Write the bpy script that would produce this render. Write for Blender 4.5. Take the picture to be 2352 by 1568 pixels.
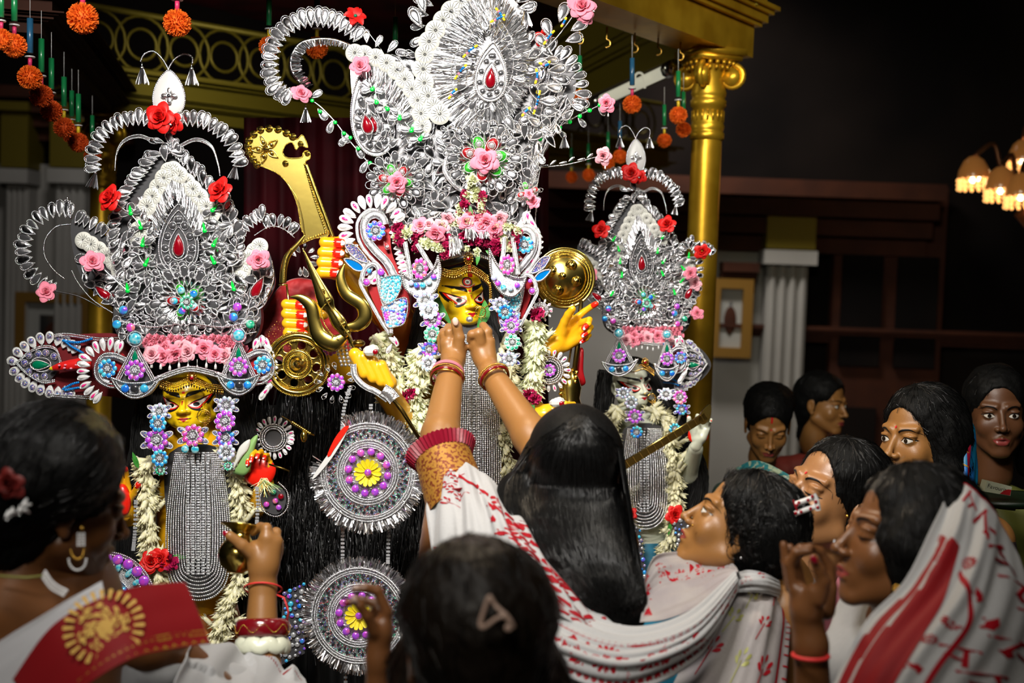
import bpy, math, random
import numpy as np
from mathutils import Vector as V, Matrix, Quaternion, noise as NZ
from mathutils.bvhtree import BVHTree
from math import sin, cos, pi, radians as R
random.seed(7); rng = np.random.default_rng(7)
for o in list(bpy.data.objects): bpy.data.objects.remove(o)
SC = bpy.context.scene; COL = SC.collection
# ---------------------------------------------------------------- camera, world, lights, exposure
F = 2800.0; CX, CY = 1176.0, 784.0
pit, rol = R(3.0), R(2.0)
X0 = V((1,0,0)); FW = V((0,cos(pit),-sin(pit))); U0 = V((0,sin(pit),cos(pit)))
RT = (X0*cos(rol)+U0*sin(rol)).normalized(); UP = (U0*cos(rol)-X0*sin(rol)).normalized()
CAM = V((0,0,1.85))
CR = Matrix((RT, FW, UP)).transposed()            # local x right, y away, z up (tilted like the camera)
cd = bpy.data.cameras.new('camera'); cam = bpy.data.objects.new('camera', cd); COL.objects.link(cam)
cam.matrix_world = Matrix.Translation(CAM) @ Matrix((RT, UP, -FW)).transposed().to_4x4()
cd.sensor_width = 36; cd.lens = F/2352*36; cd.clip_start = .05; cd.clip_end = 60
cd.dof.use_dof = True; cd.dof.focus_distance = 2.85; cd.dof.aperture_fstop = 2.8
SC.camera = cam
w = bpy.data.worlds.new('world'); SC.world = w; w.use_nodes = True
w.node_tree.nodes['Background'].inputs[0].default_value = (.75,.8,1,1); w.node_tree.nodes['Background'].inputs[1].default_value = .004
SC.view_settings.view_transform = 'Standard'; SC.view_settings.look = 'None'
SC.view_settings.exposure = 0.0; SC.view_settings.gamma = 1.0; SC.view_settings.use_curve_mapping = False
def P(px, py, d): return CAM + RT*((px-CX)/F*d) + UP*(-(py-CY)/F*d) + FW*d
def area(name, loc, target, sx, sy, en, col=(1,.95,.88), spread=180):
    l = bpy.data.lights.new(name, 'AREA'); l.shape = 'RECTANGLE'; l.size = sx; l.size_y = sy
    l.energy = en; l.color = col; l.spread = R(spread)
    o = bpy.data.objects.new(name, l); COL.objects.link(o)
    o.matrix_world = Matrix.Translation(V(loc)) @ (V(target)-V(loc)).to_track_quat('-Z','Y').to_matrix().to_4x4()
    return o
area('ceiling_flood_lamp', (-.55,1.0,3.0), (-.15,2.95,1.75), .7, .25, 24, (1,.96,.9), 88)
area('side_flood_lamp', (1.15,1.9,3.5), (.35,3.0,1.6), .3, .3, 4.5, (1,.93,.82), 75)
area('canopy_tube_lamp', (-.1,3.5,3.05), (1.3,3.9,2.1), .9, .08, 24, (1,.96,.8), 130)
area('canopy_strip_lamp', (-1.2,4.4,2.7), (-.6,5.4,2.5), .6, .08, 4, (1,.96,.75), 140)
area('altar_lamp', (-.25,2.45,2.75), (1.0,2.15,1.45), .25, .2, 5.5, (1,.82,.6), 110)
area('added_beam_light', (.75,2.9,3.0), (1.15,3.9,3.0), .3, .2, 7, (1,.9,.6), 120)  # unseen light added out of frame to brighten the front beam
area('added_rear_fill', (-.6,-.9,3.6), (0,2.6,1.6), .8, .4, 14, (1,.92,.8), 110)  # unseen fill added behind the camera to lift backs and idol faces
area('hall_ceiling_lamp', (1.0,7.4,4.2), (1.25,8.9,1.3), 1.0, .4, 36, (1,.93,.85), 120)
area('hall_corner_lamp', (-2.2,6.3,4.0), (-2.6,7.8,1.4), .5, .4, 12, (1,.95,.9), 140)
# ---------------------------------------------------------------- materials
MT = {}
def mat(name, col, rough=.5, metal=0, spec=.5, bump=0, bscale=200, var=0, vscale=30, col2=None, emit=0, trans=0, coat=0, sheen=0, stretch=None, alpha=1, cramp=(.35,.65)):
    m = bpy.data.materials.new(name); m.use_nodes = True; n = m.node_tree; b = n.nodes['Principled BSDF']
    b.inputs['Base Color'].default_value = (*col,1); b.inputs['Roughness'].default_value = rough; b.inputs['Metallic'].default_value = metal
    b.inputs['Specular IOR Level'].default_value = spec; b.inputs['Transmission Weight'].default_value = trans
    b.inputs['Coat Weight'].default_value = coat; b.inputs['Sheen Weight'].default_value = sheen; b.inputs['Alpha'].default_value = alpha
    if emit: b.inputs['Emission Color'].default_value = (*col,1); b.inputs['Emission Strength'].default_value = emit
    if bump or col2:
        tc = n.nodes.new('ShaderNodeTexCoord'); src = tc.outputs['Object']
        if stretch:
            mp = n.nodes.new('ShaderNodeMapping'); mp.inputs['Scale'].default_value = stretch; n.links.new(src, mp.inputs[0]); src = mp.outputs[0]
    if bump:
        t = n.nodes.new('ShaderNodeTexNoise'); t.inputs['Scale'].default_value = bscale; n.links.new(src, t.inputs['Vector'])
        k = n.nodes.new('ShaderNodeBump'); k.inputs['Strength'].default_value = bump; k.inputs['Distance'].default_value = .002
        n.links.new(t.outputs[0], k.inputs['Height']); n.links.new(k.outputs[0], b.inputs['Normal'])
    if col2:
        t = n.nodes.new('ShaderNodeTexNoise'); t.inputs['Scale'].default_value = vscale; n.links.new(src, t.inputs['Vector'])
        r = n.nodes.new('ShaderNodeValToRGB'); r.color_ramp.elements[0].color = (*col,1); r.color_ramp.elements[1].color = (*col2,1)
        r.color_ramp.elements[0].position, r.color_ramp.elements[1].position = cramp
        n.links.new(t.outputs[0], r.inputs[0]); n.links.new(r.outputs[0], b.inputs['Base Color'])
    MT[name] = m; return m
def gemmat(name, cols, scale=220):
    m = mat(name, cols[0], .12, .35, .8, coat=.6); n = m.node_tree; b = n.nodes['Principled BSDF']
    g = n.nodes.new('ShaderNodeNewGeometry'); t = n.nodes.new('ShaderNodeTexNoise'); t.inputs['Scale'].default_value = scale; t.inputs['Detail'].default_value = 0
    n.links.new(g.outputs['Position'], t.inputs['Vector'])
    r = n.nodes.new('ShaderNodeValToRGB'); r.color_ramp.elements[0].position = .3; r.color_ramp.elements[1].position = .7
    r.color_ramp.elements[0].color = (*cols[0],1); r.color_ramp.elements[1].color = (*cols[-1],1)
    for i, c in enumerate(cols[1:-1]):
        e = r.color_ramp.elements.new(.3+.4*(i+1)/(len(cols)-1)); e.color = (*c,1)
    n.links.new(t.outputs[0], r.inputs[0]); n.links.new(r.outputs[0], b.inputs['Base Color']); return m
mat('silver', (.9,.9,.92), .22, 1, .6)
mat('silver_foil', (.8,.8,.83), .16, 1, .6, bump=.9, bscale=1.6)
mat('silver_foil_fine', (.85,.85,.87), .25, .9, .6, bump=1, bscale=160)
mat('dark_foil', (.16,.16,.17), .25, .7, .5, bump=.6, bscale=2)
mat('silver_cloth', (.55,.55,.57), .3, .85, .5, bump=.8, bscale=500)
mat('satin_white', (.62,.62,.61), .38, 0, .5, bump=.35, bscale=3)
mat('satin_ivory', (.6,.6,.55), .45, 0, .5, bump=.3, bscale=6)
mat('pearl_white', (.72,.72,.72), .25, .2, .6)
mat('pink_stone', (.85,.03,.25), .2, .1, .6, coat=.5)
mat('red_stone', (.3,.002,.01), .15, .2, .7, coat=.8)
mat('green_stone', (.0,.18,.08), .15, .1, .7, coat=.6)
mat('blue_stone', (.0,.2,.62), .15, .3, .7, coat=.6)
mat('dark_stone', (.03,.03,.035), .15, .2, .7, coat=.6)
mat('clear_stone', (.75,.77,.8), .08, .6, .8, coat=.6)
mat('green_bead', (.0,.6,.05), .25, 0, .6)
mat('velvet', (.13,.003,.006), .5, 0, .3, sheen=.2); mat('red_foil', (.36,.006,.01), .3, .25, .6, bump=.3, bscale=3)
mat('green_foil', (.03,.4,.02), .3, .25, .6, bump=.3, bscale=3)
mat('orange_stone', (.9,.2,.02), .2, .1)
gemmat('gem_ab', [(.9,.1,.75),(.2,.1,.9),(.05,.35,.95),(.1,.7,.9)], 60)
gemmat('gem_purple', [(.75,.08,.8),(.45,.1,.95),(.85,.15,.6)], 90)
gemmat('gem_blue', [(.02,.2,.9),(.05,.5,.95),(.1,.75,.9)], 60)
gemmat('gem_pink', [(.9,.08,.4),(.8,.1,.85),(.95,.3,.3)], 90)
gemmat('gem_green', [(.0,.35,.15),(.05,.6,.35),(.3,.8,.6)], 120)
gemmat('gem_pale', [(.6,.65,.95),(.85,.7,.95),(.45,.8,.95),(.9,.9,.9)], 120)
gemmat('gem_turq', [(.03,.5,.75),(.15,.75,.9),(.5,.85,.9)], 150)
gemmat('gem_glitter', [(.02,.02,.3),(.15,.05,.9),(.0,.4,.15),(.6,.05,.05),(.8,.8,.8)], 500)
mat('rose_pink', (.85,.25,.35), .55, 0, .3, sheen=.2)
mat('rose_pale', (.75,.36,.42), .6, 0, .3)
mat('rose_red', (.65,.01,.008), .5, 0, .35)
mat('flower_magenta', (.35,.004,.06), .6, 0, .3)
mat('jasmine', (.78,.76,.6), .55, 0, .3, col2=(.7,.66,.36), vscale=5)
mat('jasmine_green', (.68,.74,.4), .55, 0, .3, col2=(.8,.8,.6), vscale=5)
mat('flower_yellow', (.8,.65,.01), .55)
mat('leaf_green', (.02,.16,.02), .4, 0, .5, col2=(.05,.28,.03), vscale=25)
mat('cloth_leaf', (.22,.4,.12), .5)
mat('gold', (.72,.42,.08), .25, 1, .6)
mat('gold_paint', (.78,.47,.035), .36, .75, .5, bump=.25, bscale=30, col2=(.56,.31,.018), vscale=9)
mat('gold_dim', (.17,.13,.01), .5, .5, .5, bump=.2, bscale=30)  # darker copy of the gold paint, shade of the rear beams in its colour
mat('brass', (.74,.56,.13), .2, 1, .6, bump=.06, bscale=40)
mat('brass_dark', (.2,.13,.03), .3, 1, .5)
mat('idol_yellow', (.9,.58,.008), .3, 0, .5, coat=.3)
mat('idol_hand', (.8,.4,.008), .28, 0, .5, coat=.4)
mat('idol_orange', (.55,.13,.008), .28, 0, .5, coat=.4)
mat('idol_white', (.72,.75,.6), .3, 0, .5, coat=.3)
mat('paint_red', (.8,.015,.005), .3, 0, .5, coat=.3)
mat('paint_dark_red', (.45,.005,.01), .35)
mat('paint_black', (.006,.005,.005), .35, 0, .4)
mat('paint_white', (.85,.83,.75), .35)
mat('hair_black', (.003,.003,.003), .6, 0, .12, bump=.6, bscale=120)
mat('hair_strand', (.002,.002,.002), .25, 0, .45)
mat('hair_brown', (.007,.004,.002), .5, 0, .3, bump=.6, bscale=120)
mat('idol_hair', (.008,.008,.008), .35, 0, .5)
def skin(name, c, rough=.42):
    m = mat(name, c, rough, 0, .5, bump=.12, bscale=500); b = m.node_tree.nodes['Principled BSDF']
    b.inputs['Subsurface Weight'].default_value = .08; b.inputs['Subsurface Radius'].default_value = (.01,.004,.002); b.inputs['Subsurface Scale'].default_value = .5
    return m
skin('skin_mid', (.27,.122,.034)); skin('skin_dark', (.16,.062,.02), .38); skin('skin_shaded', (.1,.04,.016)); skin('skin_light', (.3,.14,.055), .34)  # far-right woman's skin is darkened: her shade is put into the colour
mat('lip', (.22,.035,.03), .35); mat('eye_white', (.6,.56,.5), .2, coat=.5); mat('iris', (.01,.006,.004), .1, coat=1)
mat('maroon', (.035,.001,.003), .7, 0, .1, col2=(.012,.001,.002), vscale=6)
mat('skirt_orange', (.35,.1,.015), .6, sheen=.3, col2=(.5,.2,.03), vscale=12); mat('skirt_blue', (.01,.12,.2), .5, col2=(.02,.25,.4), vscale=20)
mat('thread', (.6,.6,.6), .6); mat('thread_red', (.7,.03,.03), .6)
# ---------------------------------------------------------------- object helpers
def link(o, parent=None):
    COL.objects.link(o)
    if parent is not None: o.parent = parent
    return o
def obj(name, me, parent=None, loc=(0,0,0), rot=None, sc=None, kind=None, label=None):
    o = bpy.data.objects.new(name, me); link(o, parent); o.location = loc
    if rot is not None: o.rotation_mode = 'QUATERNION'; o.rotation_quaternion = rot
    if sc is not None: o.scale = (sc,sc,sc) if isinstance(sc,(int,float)) else sc
    if kind: o['kind'] = kind
    if label: o['label'] = label
    return o
def tag(o, label, cat, group=None):
    o['label'] = label; o['category'] = cat
    if group: o['group'] = group
    return o
def cr(pts, n, closed=False):
    p = [np.array(q, float) for q in pts]; m = len(p)
    segs = m if closed else m-1; out = []
    for i in range(n):
        t = i/(n if closed else n-1)*segs; k = min(int(t), segs-1); u = t-k
        g = (lambda j: p[j % m]) if closed else (lambda j: p[min(max(j,0),m-1)])
        a,b,c,d = g(k-1),g(k),g(k+1),g(k+2)
        out.append(.5*((2*b)+(c-a)*u+(2*a-5*b+4*c-d)*u*u+(3*b-a-3*c+d)*u**3))
    return out
def resample(pts, step):
    p = np.array(pts, float); L = np.r_[0, np.cumsum(np.linalg.norm(np.diff(p[:, :min(3,p.shape[1])],axis=0),axis=1))]
    n = max(2, int(L[-1]/step)+1); s = np.linspace(0, L[-1], n)
    return [np.array([np.interp(q, L, p[:,k]) for k in range(p.shape[1])]) for q in s]
def sph(seg, rings):
    v = [(0,0,1)]; f = []
    for i in range(1, rings):
        a = pi*i/rings
        for j in range(seg): b = 2*pi*j/seg; v.append((sin(a)*cos(b), sin(a)*sin(b), cos(a)))
    v.append((0,0,-1)); L = len(v)-1
    for j in range(seg):
        f.append((0,1+j,1+(j+1)%seg)); f.append((L, L-seg+(j+1)%seg, L-seg+j))
    for i in range(rings-2):
        for j in range(seg):
            a = 1+i*seg; f.append((a+j, a+seg+j, a+seg+(j+1)%seg, a+(j+1)%seg))
    return np.array(v), f
BEAD = sph(6,4); BALL = sph(14,9); BIG = sph(32,20)
class MB:
    def __init__(s): s.v = []; s.f = []; s.m = []; s.n = 0; s.mats = []
    def mi(s, m):
        if m not in s.mats: s.mats.append(m)
        return s.mats.index(m)
    def add(s, v, f, m):
        k = s.mi(m); v = np.asarray(v, float); s.v.append(v); n = s.n
        s.f.extend([tuple(i+n for i in q) for q in f]); s.m.extend([k]*len(f)); s.n += len(v); return s
    def ball(s, c, r, m, g=None, rot=None):
        v, f = g or BEAD; v = v*np.array(r if hasattr(r,'__len__') else (r,r,r))
        if rot is not None: v = v @ np.array(rot).T
        return s.add(v+np.array(c), f, m)
    def tube(s, pts, r, m, seg=8, closed=False, cap=True, flat=1, up=None):
        p = [V(q[:3]) for q in pts]; n = len(p); rr = r if hasattr(r,'__len__') else [r]*n
        vs = []; prev = V(up) if up else None
        for i in range(n):
            t = (p[(i+1)%n]-p[i-1]) if closed else (p[min(i+1,n-1)]-p[max(i-1,0)])
            if t.length < 1e-9: t = V((0,0,1))
            t.normalize()
            if prev is None: prev = V((0,-1,0)) if abs(t.y) < .9 else V((1,0,0))
            u = prev-t*prev.dot(t)
            if u.length < 1e-6: u = t.orthogonal()
            u.normalize(); w_ = t.cross(u); prev = u
            for j in range(seg):
                a = 2*pi*j/seg; q = p[i]+(w_*cos(a)+u*sin(a)*flat)*rr[i]; vs.append(q[:])
        f = []
        for i in range(n if closed else n-1):
            for j in range(seg):
                a = i*seg; b = ((i+1)%n)*seg; f.append((a+j, a+(j+1)%seg, b+(j+1)%seg, b+j))
        if cap and not closed: f.append(tuple(range(seg))[::-1]); f.append(tuple(range((n-1)*seg, n*seg)))
        return s.add(vs, f, m)
    def beads(s, pts, r, m, gap=1.8, closed=False, g=None):
        if closed: pts = list(pts)+[pts[0]]
        q = resample([x[:3] for x in pts], r*gap)
        if closed: q = q[:-1]
        for c in q: s.ball(c, r, m, g)
        return s
    def plate(s, out, y0, y1, m, dome=0, bev=0):
        """closed outline in the xz plane given thickness from y0 (front) to y1 (back); dome puffs the front towards -y"""
        o = np.array([(q[0],q[-1]) for q in out], float); n = len(o); c = o.mean(0); vs = []; f = []
        rings = [1,.8,.5,.2] if dome else [1]
        for k, t in enumerate(rings):
            for q in o: a = c+(q-c)*t; vs.append((a[0], y0-dome*(1-t*t)**.5, a[1]))
        for k in range(len(rings)-1):
            for i in range(n): f.append((k*n+i, k*n+(i+1)%n, (k+1)*n+(i+1)%n, (k+1)*n+i))
        L = (len(rings)-1)*n
        if dome: vs.append((c[0], y0-dome, c[1])); f += [(L+i, L+(i+1)%n, len(vs)-1) for i in range(n)]
        else: f.append(tuple(range(n)))
        b = len(vs)
        for q in o: vs.append((q[0], y1, q[1]))
        for i in range(n): f.append((i, b+i, b+(i+1)%n, (i+1)%n))
        f.append(tuple(range(b+n-1, b-1, -1)))
        return s.add(vs, f, m)
    def ribbon(s, a, b, w0, w1, m, nrm=(0,-1,0)):
        a, b = V(a), V(b); t = (b-a).cross(V(nrm))
        if t.length < 1e-9: t = V((1,0,0))
        t.normalize(); s.add([(a-t*w0)[:], (a+t*w0)[:], (b+t*w1)[:], (b-t*w1)[:]], [(0,1,2,3)], m); return s
    def box(s, c, d, m, rot=None):
        v = np.array([(x,y,z) for x in (-.5,.5) for y in (-.5,.5) for z in (-.5,.5)])*np.array(d)
        if rot is not None: v = v @ np.array(rot).T
        return s.add(v+np.array(c), [(0,1,3,2),(4,6,7,5),(0,4,5,1),(2,3,7,6),(0,2,6,4),(1,5,7,3)], m)
    def lathe(s, prof, m, seg=24, axis='z', c=(0,0,0), rot=None):
        vs = []; f = []; n = len(prof)
        for r, h in prof:
            for j in range(seg):
                a = 2*pi*j/seg
                vs.append((r*cos(a), r*sin(a), h) if axis == 'z' else (r*cos(a), h, r*sin(a)))
        for i in range(n-1):
            for j in range(seg): f.append((i*seg+j, i*seg+(j+1)%seg, (i+1)*seg+(j+1)%seg, (i+1)*seg+j))
        vs = np.array(vs)
        if rot is not None: vs = vs @ np.array(rot).T
        return s.add(vs+np.array(c), f, m)
    def grid(s, G, m, closed_u=False):
        G = np.array(G); a, b = G.shape[:2]; f = []
        for i in range(a-1 if not closed_u else a):
            for j in range(b-1): f.append((i*b+j, i*b+j+1, ((i+1)%a)*b+j+1, ((i+1)%a)*b+j))
        return s.add(G.reshape(-1,3), f, m)
    def mesh(s, name, smooth=True, uv=None):
        me = bpy.data.meshes.new(name); vs = np.concatenate(s.v) if s.v else np.zeros((0,3))
        me.from_pydata(vs.tolist(), [], s.f)
        for k in s.mats: me.materials.append(MT[k])
        me.polygons.foreach_set('material_index', s.m)
        if smooth: me.polygons.foreach_set('use_smooth', [True]*len(me.polygons))
        me.update(); return me
# ---------------------------------------------------------------- implicit bodies (surface nets over a smooth union)
def sdf_mesh(prims, h, name, mats, k=.012):
    """prims: ('c',a,b,ra,rb[,k]) tapered limb, ('e',c,radii,rot[,k]) ellipsoid, ('-',c,radii,rot,k) hollow"""
    lo = np.full(3, 9e9); hi = -lo
    for p in prims:
        if p[0] == 'c': pts = [(np.array(p[1]),p[3]),(np.array(p[2]),p[4])]
        elif p[0] == 'e': pts = [(np.array(p[1]), max(p[2]))]
        else: continue
        for c, r in pts: lo = np.minimum(lo, c-r); hi = np.maximum(hi, c+r)
    lo -= 3*h; hi += 3*h; n = np.ceil((hi-lo)/h).astype(int)+1
    ax = [lo[i]+h*np.arange(n[i]) for i in range(3)]
    D = np.full(n, 1.0, np.float32)
    for p in prims:
        kk = p[5] if p[0] == 'c' and len(p) > 5 else (p[4] if p[0] != 'c' and len(p) > 4 else k)
        if p[0] == 'c': A, B = np.array(p[1]), np.array(p[2]); rm = max(p[3],p[4]); l, u = np.minimum(A,B)-rm, np.maximum(A,B)+rm
        else: A = np.array(p[1]); rm = max(p[2]); l, u = A-rm, A+rm
        l = np.maximum(((l-lo-3*kk-2*h)/h).astype(int), 0); u = np.minimum(((u-lo+3*kk+2*h)/h).astype(int)+2, n)
        if np.any(u <= l): continue
        sl = tuple(slice(l[i],u[i]) for i in range(3))
        X,Y,Z = np.meshgrid(*[ax[i][sl[i]] for i in range(3)], indexing='ij'); Q = np.stack([X,Y,Z],-1)
        if p[0] == 'c':
            ab = B-A; L = max(ab@ab, 1e-12); t = np.clip(((Q-A)@ab)/L, 0, 1)
            d = np.linalg.norm(Q-A-t[...,None]*ab, axis=-1)-(p[3]+(p[4]-p[3])*t)
        else:
            q = Q-A
            if p[3] is not None: q = q @ np.array(p[3])
            r = np.array(p[2]); k0 = np.linalg.norm(q/r,axis=-1); k1 = np.linalg.norm(q/(r*r),axis=-1)
            d = np.where(k0 > 1e-6, k0*(k0-1)/np.maximum(k1,1e-6), -r.min())
        C = D[sl]
        if p[0] == '-':
            d = -d; hh = np.clip(.5-.5*(C-d)/kk, 0, 1); D[sl] = C*(1-hh)+d*hh+kk*hh*(1-hh)
        else:
            hh = np.clip(.5+.5*(C-d)/kk, 0, 1); D[sl] = C*(1-hh)+d*hh-kk*hh*(1-hh)
    S = D < 0
    cells = np.zeros(n-1, bool); cnt = np.zeros(n-1); acc = np.zeros((*(n-1),3))
    for a in range(3):
        s0 = [slice(None)]*3; s1 = [slice(None)]*3; s0[a] = slice(0,-1); s1[a] = slice(1,None)
        d0, d1 = D[tuple(s0)], D[tuple(s1)]; cr_ = S[tuple(s0)] != S[tuple(s1)]
        t = np.where(cr_, d0/np.where(cr_, d0-d1, 1), 0)
        o1, o2 = [i for i in range(3) if i != a]
        for i in (0,1):
            for j in (0,1):
                sl = [None]*3; sl[a] = slice(None); sl[o1] = slice(i, n[o1]-1+i); sl[o2] = slice(j, n[o2]-1+j)
                c = cr_[tuple(sl)]; cells |= c; cnt += c
                off = np.zeros((*c.shape,3)); off[...,a] = t[tuple(sl)]; off[...,o1] = i; off[...,o2] = j
                acc += off*c[...,None]
    idx = np.full(n-1, -1); ii = np.argwhere(cells); idx[cells] = np.arange(len(ii))
    vs = lo+h*(ii+acc[cells]/cnt[cells][:,None]); faces = []
    for a in range(3):
        s0 = [slice(1,-1)]*3; s0[a] = slice(0,-1); s1 = [slice(1,-1)]*3; s1[a] = slice(1,None)
        A_, B_ = S[tuple(s0)], S[tuple(s1)]; e = np.argwhere(A_ != B_); fl = A_[A_ != B_]
        o1, o2 = (a+1)%3, (a+2)%3
        base = e.copy(); base[:,o1] += 1; base[:,o2] += 1
        q = []
        for i, j in ((-1,-1),(0,-1),(0,0),(-1,0)):
            b = base.copy(); b[:,o1] += i; b[:,o2] += j; q.append(idx[b[:,0],b[:,1],b[:,2]])
        q = np.stack(q,1); q[~fl] = q[~fl][:,::-1]; faces.append(q)
    fa = np.concatenate(faces)
    me = bpy.data.meshes.new(name); me.from_pydata(vs.tolist(), [], fa.tolist())
    for m in (mats if isinstance(mats,(list,tuple)) else [mats]): me.materials.append(MT[m])
    me.polygons.foreach_set('use_smooth', [True]*len(me.polygons)); me.update(); return me
# ---------------------------------------------------------------- frames: a thing whose local x, z lie across the view
class Fr:
    def __init__(s, name, label, cat, ax, ay, d, group=None, mp=None, ms=1, root=None):
        s.mp = mp; s.ms = ms
        if mp: ax, ay = mp(ax, ay)
        s.ax, s.ay, s.d = ax, ay, d
        if root is None:
            s.root = bpy.data.objects.new(name, None); COL.objects.link(s.root); tag(s.root, label, cat, group)
            s.root.empty_display_size = .05
            s.root.matrix_world = Matrix.Translation(P(ax,ay,d)) @ CR.to_4x4()
        else: s.root = root
        s.k = d/F*ms
    def L(s, px, py, dz=0):
        if s.mp: px, py = s.mp(px, py)
        D = s.d+dz
        return V((((px-CX)*D-(s.ax-CX)*s.d)/F, dz, -((py-CY)*D-(s.ay-CY)*s.d)/F))
    def curve(s, pts, n=40, dz=0, closed=False):
        q = cr([(*p, dz) if len(p) == 2 else p for p in pts], n, closed)
        return [s.L(a[0],a[1],a[2]) for a in q]
    def put(s, name, me, px, py, dz=0, size=1, ang=0, parent=None, tilt=0, sx=1, label=None, kind=None, spin=0):
        """size in photo pixels at this depth; ang = rotation in the view plane, anticlockwise from up, degrees"""
        if name in ('rose','hibiscus') and not tilt: tilt = -18+14*sin(px*.7); ang += px*3; spin = 12*cos(py)
        q = Quaternion((0,1,0), -R(ang)) @ Quaternion((1,0,0), R(tilt)) @ Quaternion((0,0,1), R(spin))
        k = s.k*size
        return obj(name, me, parent or s.root, s.L(px,py,dz), q, (k*sx,k,k), kind, label)
    def chain(s, name, meshes, pts, n, size, out=0, dz=0, jit=0, parent=None, tilt=0, closed=False, sx=1, size1=None):
        """copies along a curve; out = angle of each copy relative to the curve's left-hand normal"""
        q = cr([(*p, dz) if len(p) == 2 else p for p in pts], n, closed); res = []
        for i, a in enumerate(q):
            b = q[(i+1)%n] if closed else q[min(i+1,n-1)]; c = q[i-1] if (i or closed) else q[0]
            t = math.degrees(math.atan2(-(b[1]-c[1]), b[0]-c[0]))       # direction of travel
            me = meshes[i % len(meshes)] if isinstance(meshes,(list,tuple)) else meshes
            sz = size if size1 is None else size+(size1-size)*i/(n-1)
            res.append(s.put(name, me, a[0], a[1], a[2]+random.uniform(-.002,.002), sz*random.uniform(1-jit*.5,1+jit*.5),
                             (t-90)+90+out+random.uniform(-1,1)*jit*30, parent, tilt+random.uniform(-1,1)*jit*40, sx))
        return res
    def mesh(s, name, mb, parent=None, kind=None, label=None, smooth=True):
        return obj(name, mb.mesh(name, smooth), parent or s.root, kind=kind, label=label)
# ---------------------------------------------------------------- small pieces, unit size, front towards -y, built once and shared
def drop(h=1, w=.62, n=28, tip=0.0, pw=1.0):
    """teardrop outline, tip at z=0, round end at z=h"""
    o = []
    for i in range(n):
        a = 2*pi*i/n; x = sin(a)*w/2*(sin(a/2)**pw); z = h*(.5-.5*cos(a)); o.append((x,0,z))
    return o
def k_loop(fill, w=.62, inner=True, br=.043, tint=None):
    m = MB(); o = drop(1, w, 40); m.beads(o, br, 'silver', 1.75, True)
    if inner: m.tube([(x*.78, -.01, .1+z*.8) for x,_,z in drop(1,w,20)], .018, 'silver', 4, True)
    m.plate([(x*.8, 0, .08+z*.85) for x,_,z in drop(1,w,16)], .0, .03, tint or fill, dome=.035)
    return m.mesh('silver_loop')
LOOP = [k_loop('silver_foil'), k_loop('dark_foil', .58), k_loop('dark_foil', .7, False), k_loop('dark_foil', .66)]
LOOPD = [k_loop('dark_foil', .62), k_loop('dark_foil', .7), k_loop('silver_foil', .6)]
def k_twist():
    m = MB()
    for s, x0 in ((1,0),(.62,0)): m.beads([(x*s+x0, 0, z*s+.06) for x,_,z in drop(1,.7,36)], .04*(.8+.2*s), 'silver', 1.7, True)
    m.plate([(x*.5, 0, .1+z*.55) for x,_,z in drop(1,.7,14)], .01, .03, 'dark_foil', .05); return m.mesh('silver_loop')
TWIST = k_twist()
def k_cabochon(g, rim='silver', beaded=True):
    m = MB(); ci = [(cos(2*pi*i/18)*.36, sin(2*pi*i/18)*.36) for i in range(18)]
    m.plate(ci, -.02, .08, g, dome=.16)
    c = [(cos(2*pi*i/24)*.45, 0, sin(2*pi*i/24)*.45) for i in range(24)]
    if beaded: m.beads(c, .055, rim, 1.7, True)
    else: m.tube(c, .06, rim, 6, True)
    return m.mesh('cabochon')
def k_disc(g):
    m = MB(); m.plate([(cos(2*pi*i/18)*.5, sin(2*pi*i/18)*.5) for i in range(18)], -.05, .1, g, dome=.2)
    return m.mesh('round_gem')
GEM = {k: k_disc(k) for k in ('gem_ab','gem_purple','gem_blue','gem_pink','gem_pale','gem_turq','gem_green','dark_stone','red_stone','green_stone','gem_glitter','clear_stone','green_bead')}
def k_flower(g, n=9, core='clear_stone', rim=True):
    m = MB(); m.plate([(cos(2*pi*i/28)*.36, sin(2*pi*i/28)*.36) for i in range(28)], 0, .06, 'silver_foil_fine')
    for i in range(n):
        a = 2*pi*i/n; c = (cos(a)*.375, -.02, sin(a)*.375); r = .375*sin(pi/n)*.98
        m.plate([(c[0]+cos(2*pi*j/12)*r, c[2]+sin(2*pi*j/12)*r) for j in range(12)], -.03, .05, g, dome=.06)
        if rim: m.tube([(c[0]+cos(2*pi*j/12)*r*1.06, -.02, c[2]+sin(2*pi*j/12)*r*1.06) for j in range(12)], .014, 'silver', 4, True)
    m.beads([(cos(2*pi*i/20)*.22, -.03, sin(2*pi*i/20)*.22) for i in range(20)], .022, 'silver', 1.8, True)
    for i in range(6): a = i*pi/3; m.ball((cos(a)*.1,-.06,sin(a)*.1), .06, core, sph(5,3))
    m.ball((0,-.08,0), .07, core, sph(5,3)); return m.mesh('gem_flower')
FLW = {k: k_flower(k) for k in ('gem_ab','gem_purple','gem_blue','gem_pink','gem_pale','gem_green')}
FLW['dark'] = k_flower('gem_glitter')
def k_petal(g):      # puffed cloth petal with a rim and a drop stone
    m = MB(); o = drop(1, .56, 22, pw=.7)
    m.plate([(x*.95, z) for x,_,z in o], 0, .08, 'pearl_white', dome=.1)
    m.tube([(x, -.01, z) for x,_,z in o], .035, 'silver', 5, True)
    m.plate([(x*.42, .34+z*.5) for x,_,z in drop(1,.6,14)], -.09, 0, g, dome=.08); return m.mesh('petal')
PETAL = {k: k_petal(k) for k in ('pink_stone','pearl_white','rose_pink')}
PET2 = [PETAL['pink_stone'], PETAL['pearl_white']]
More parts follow.
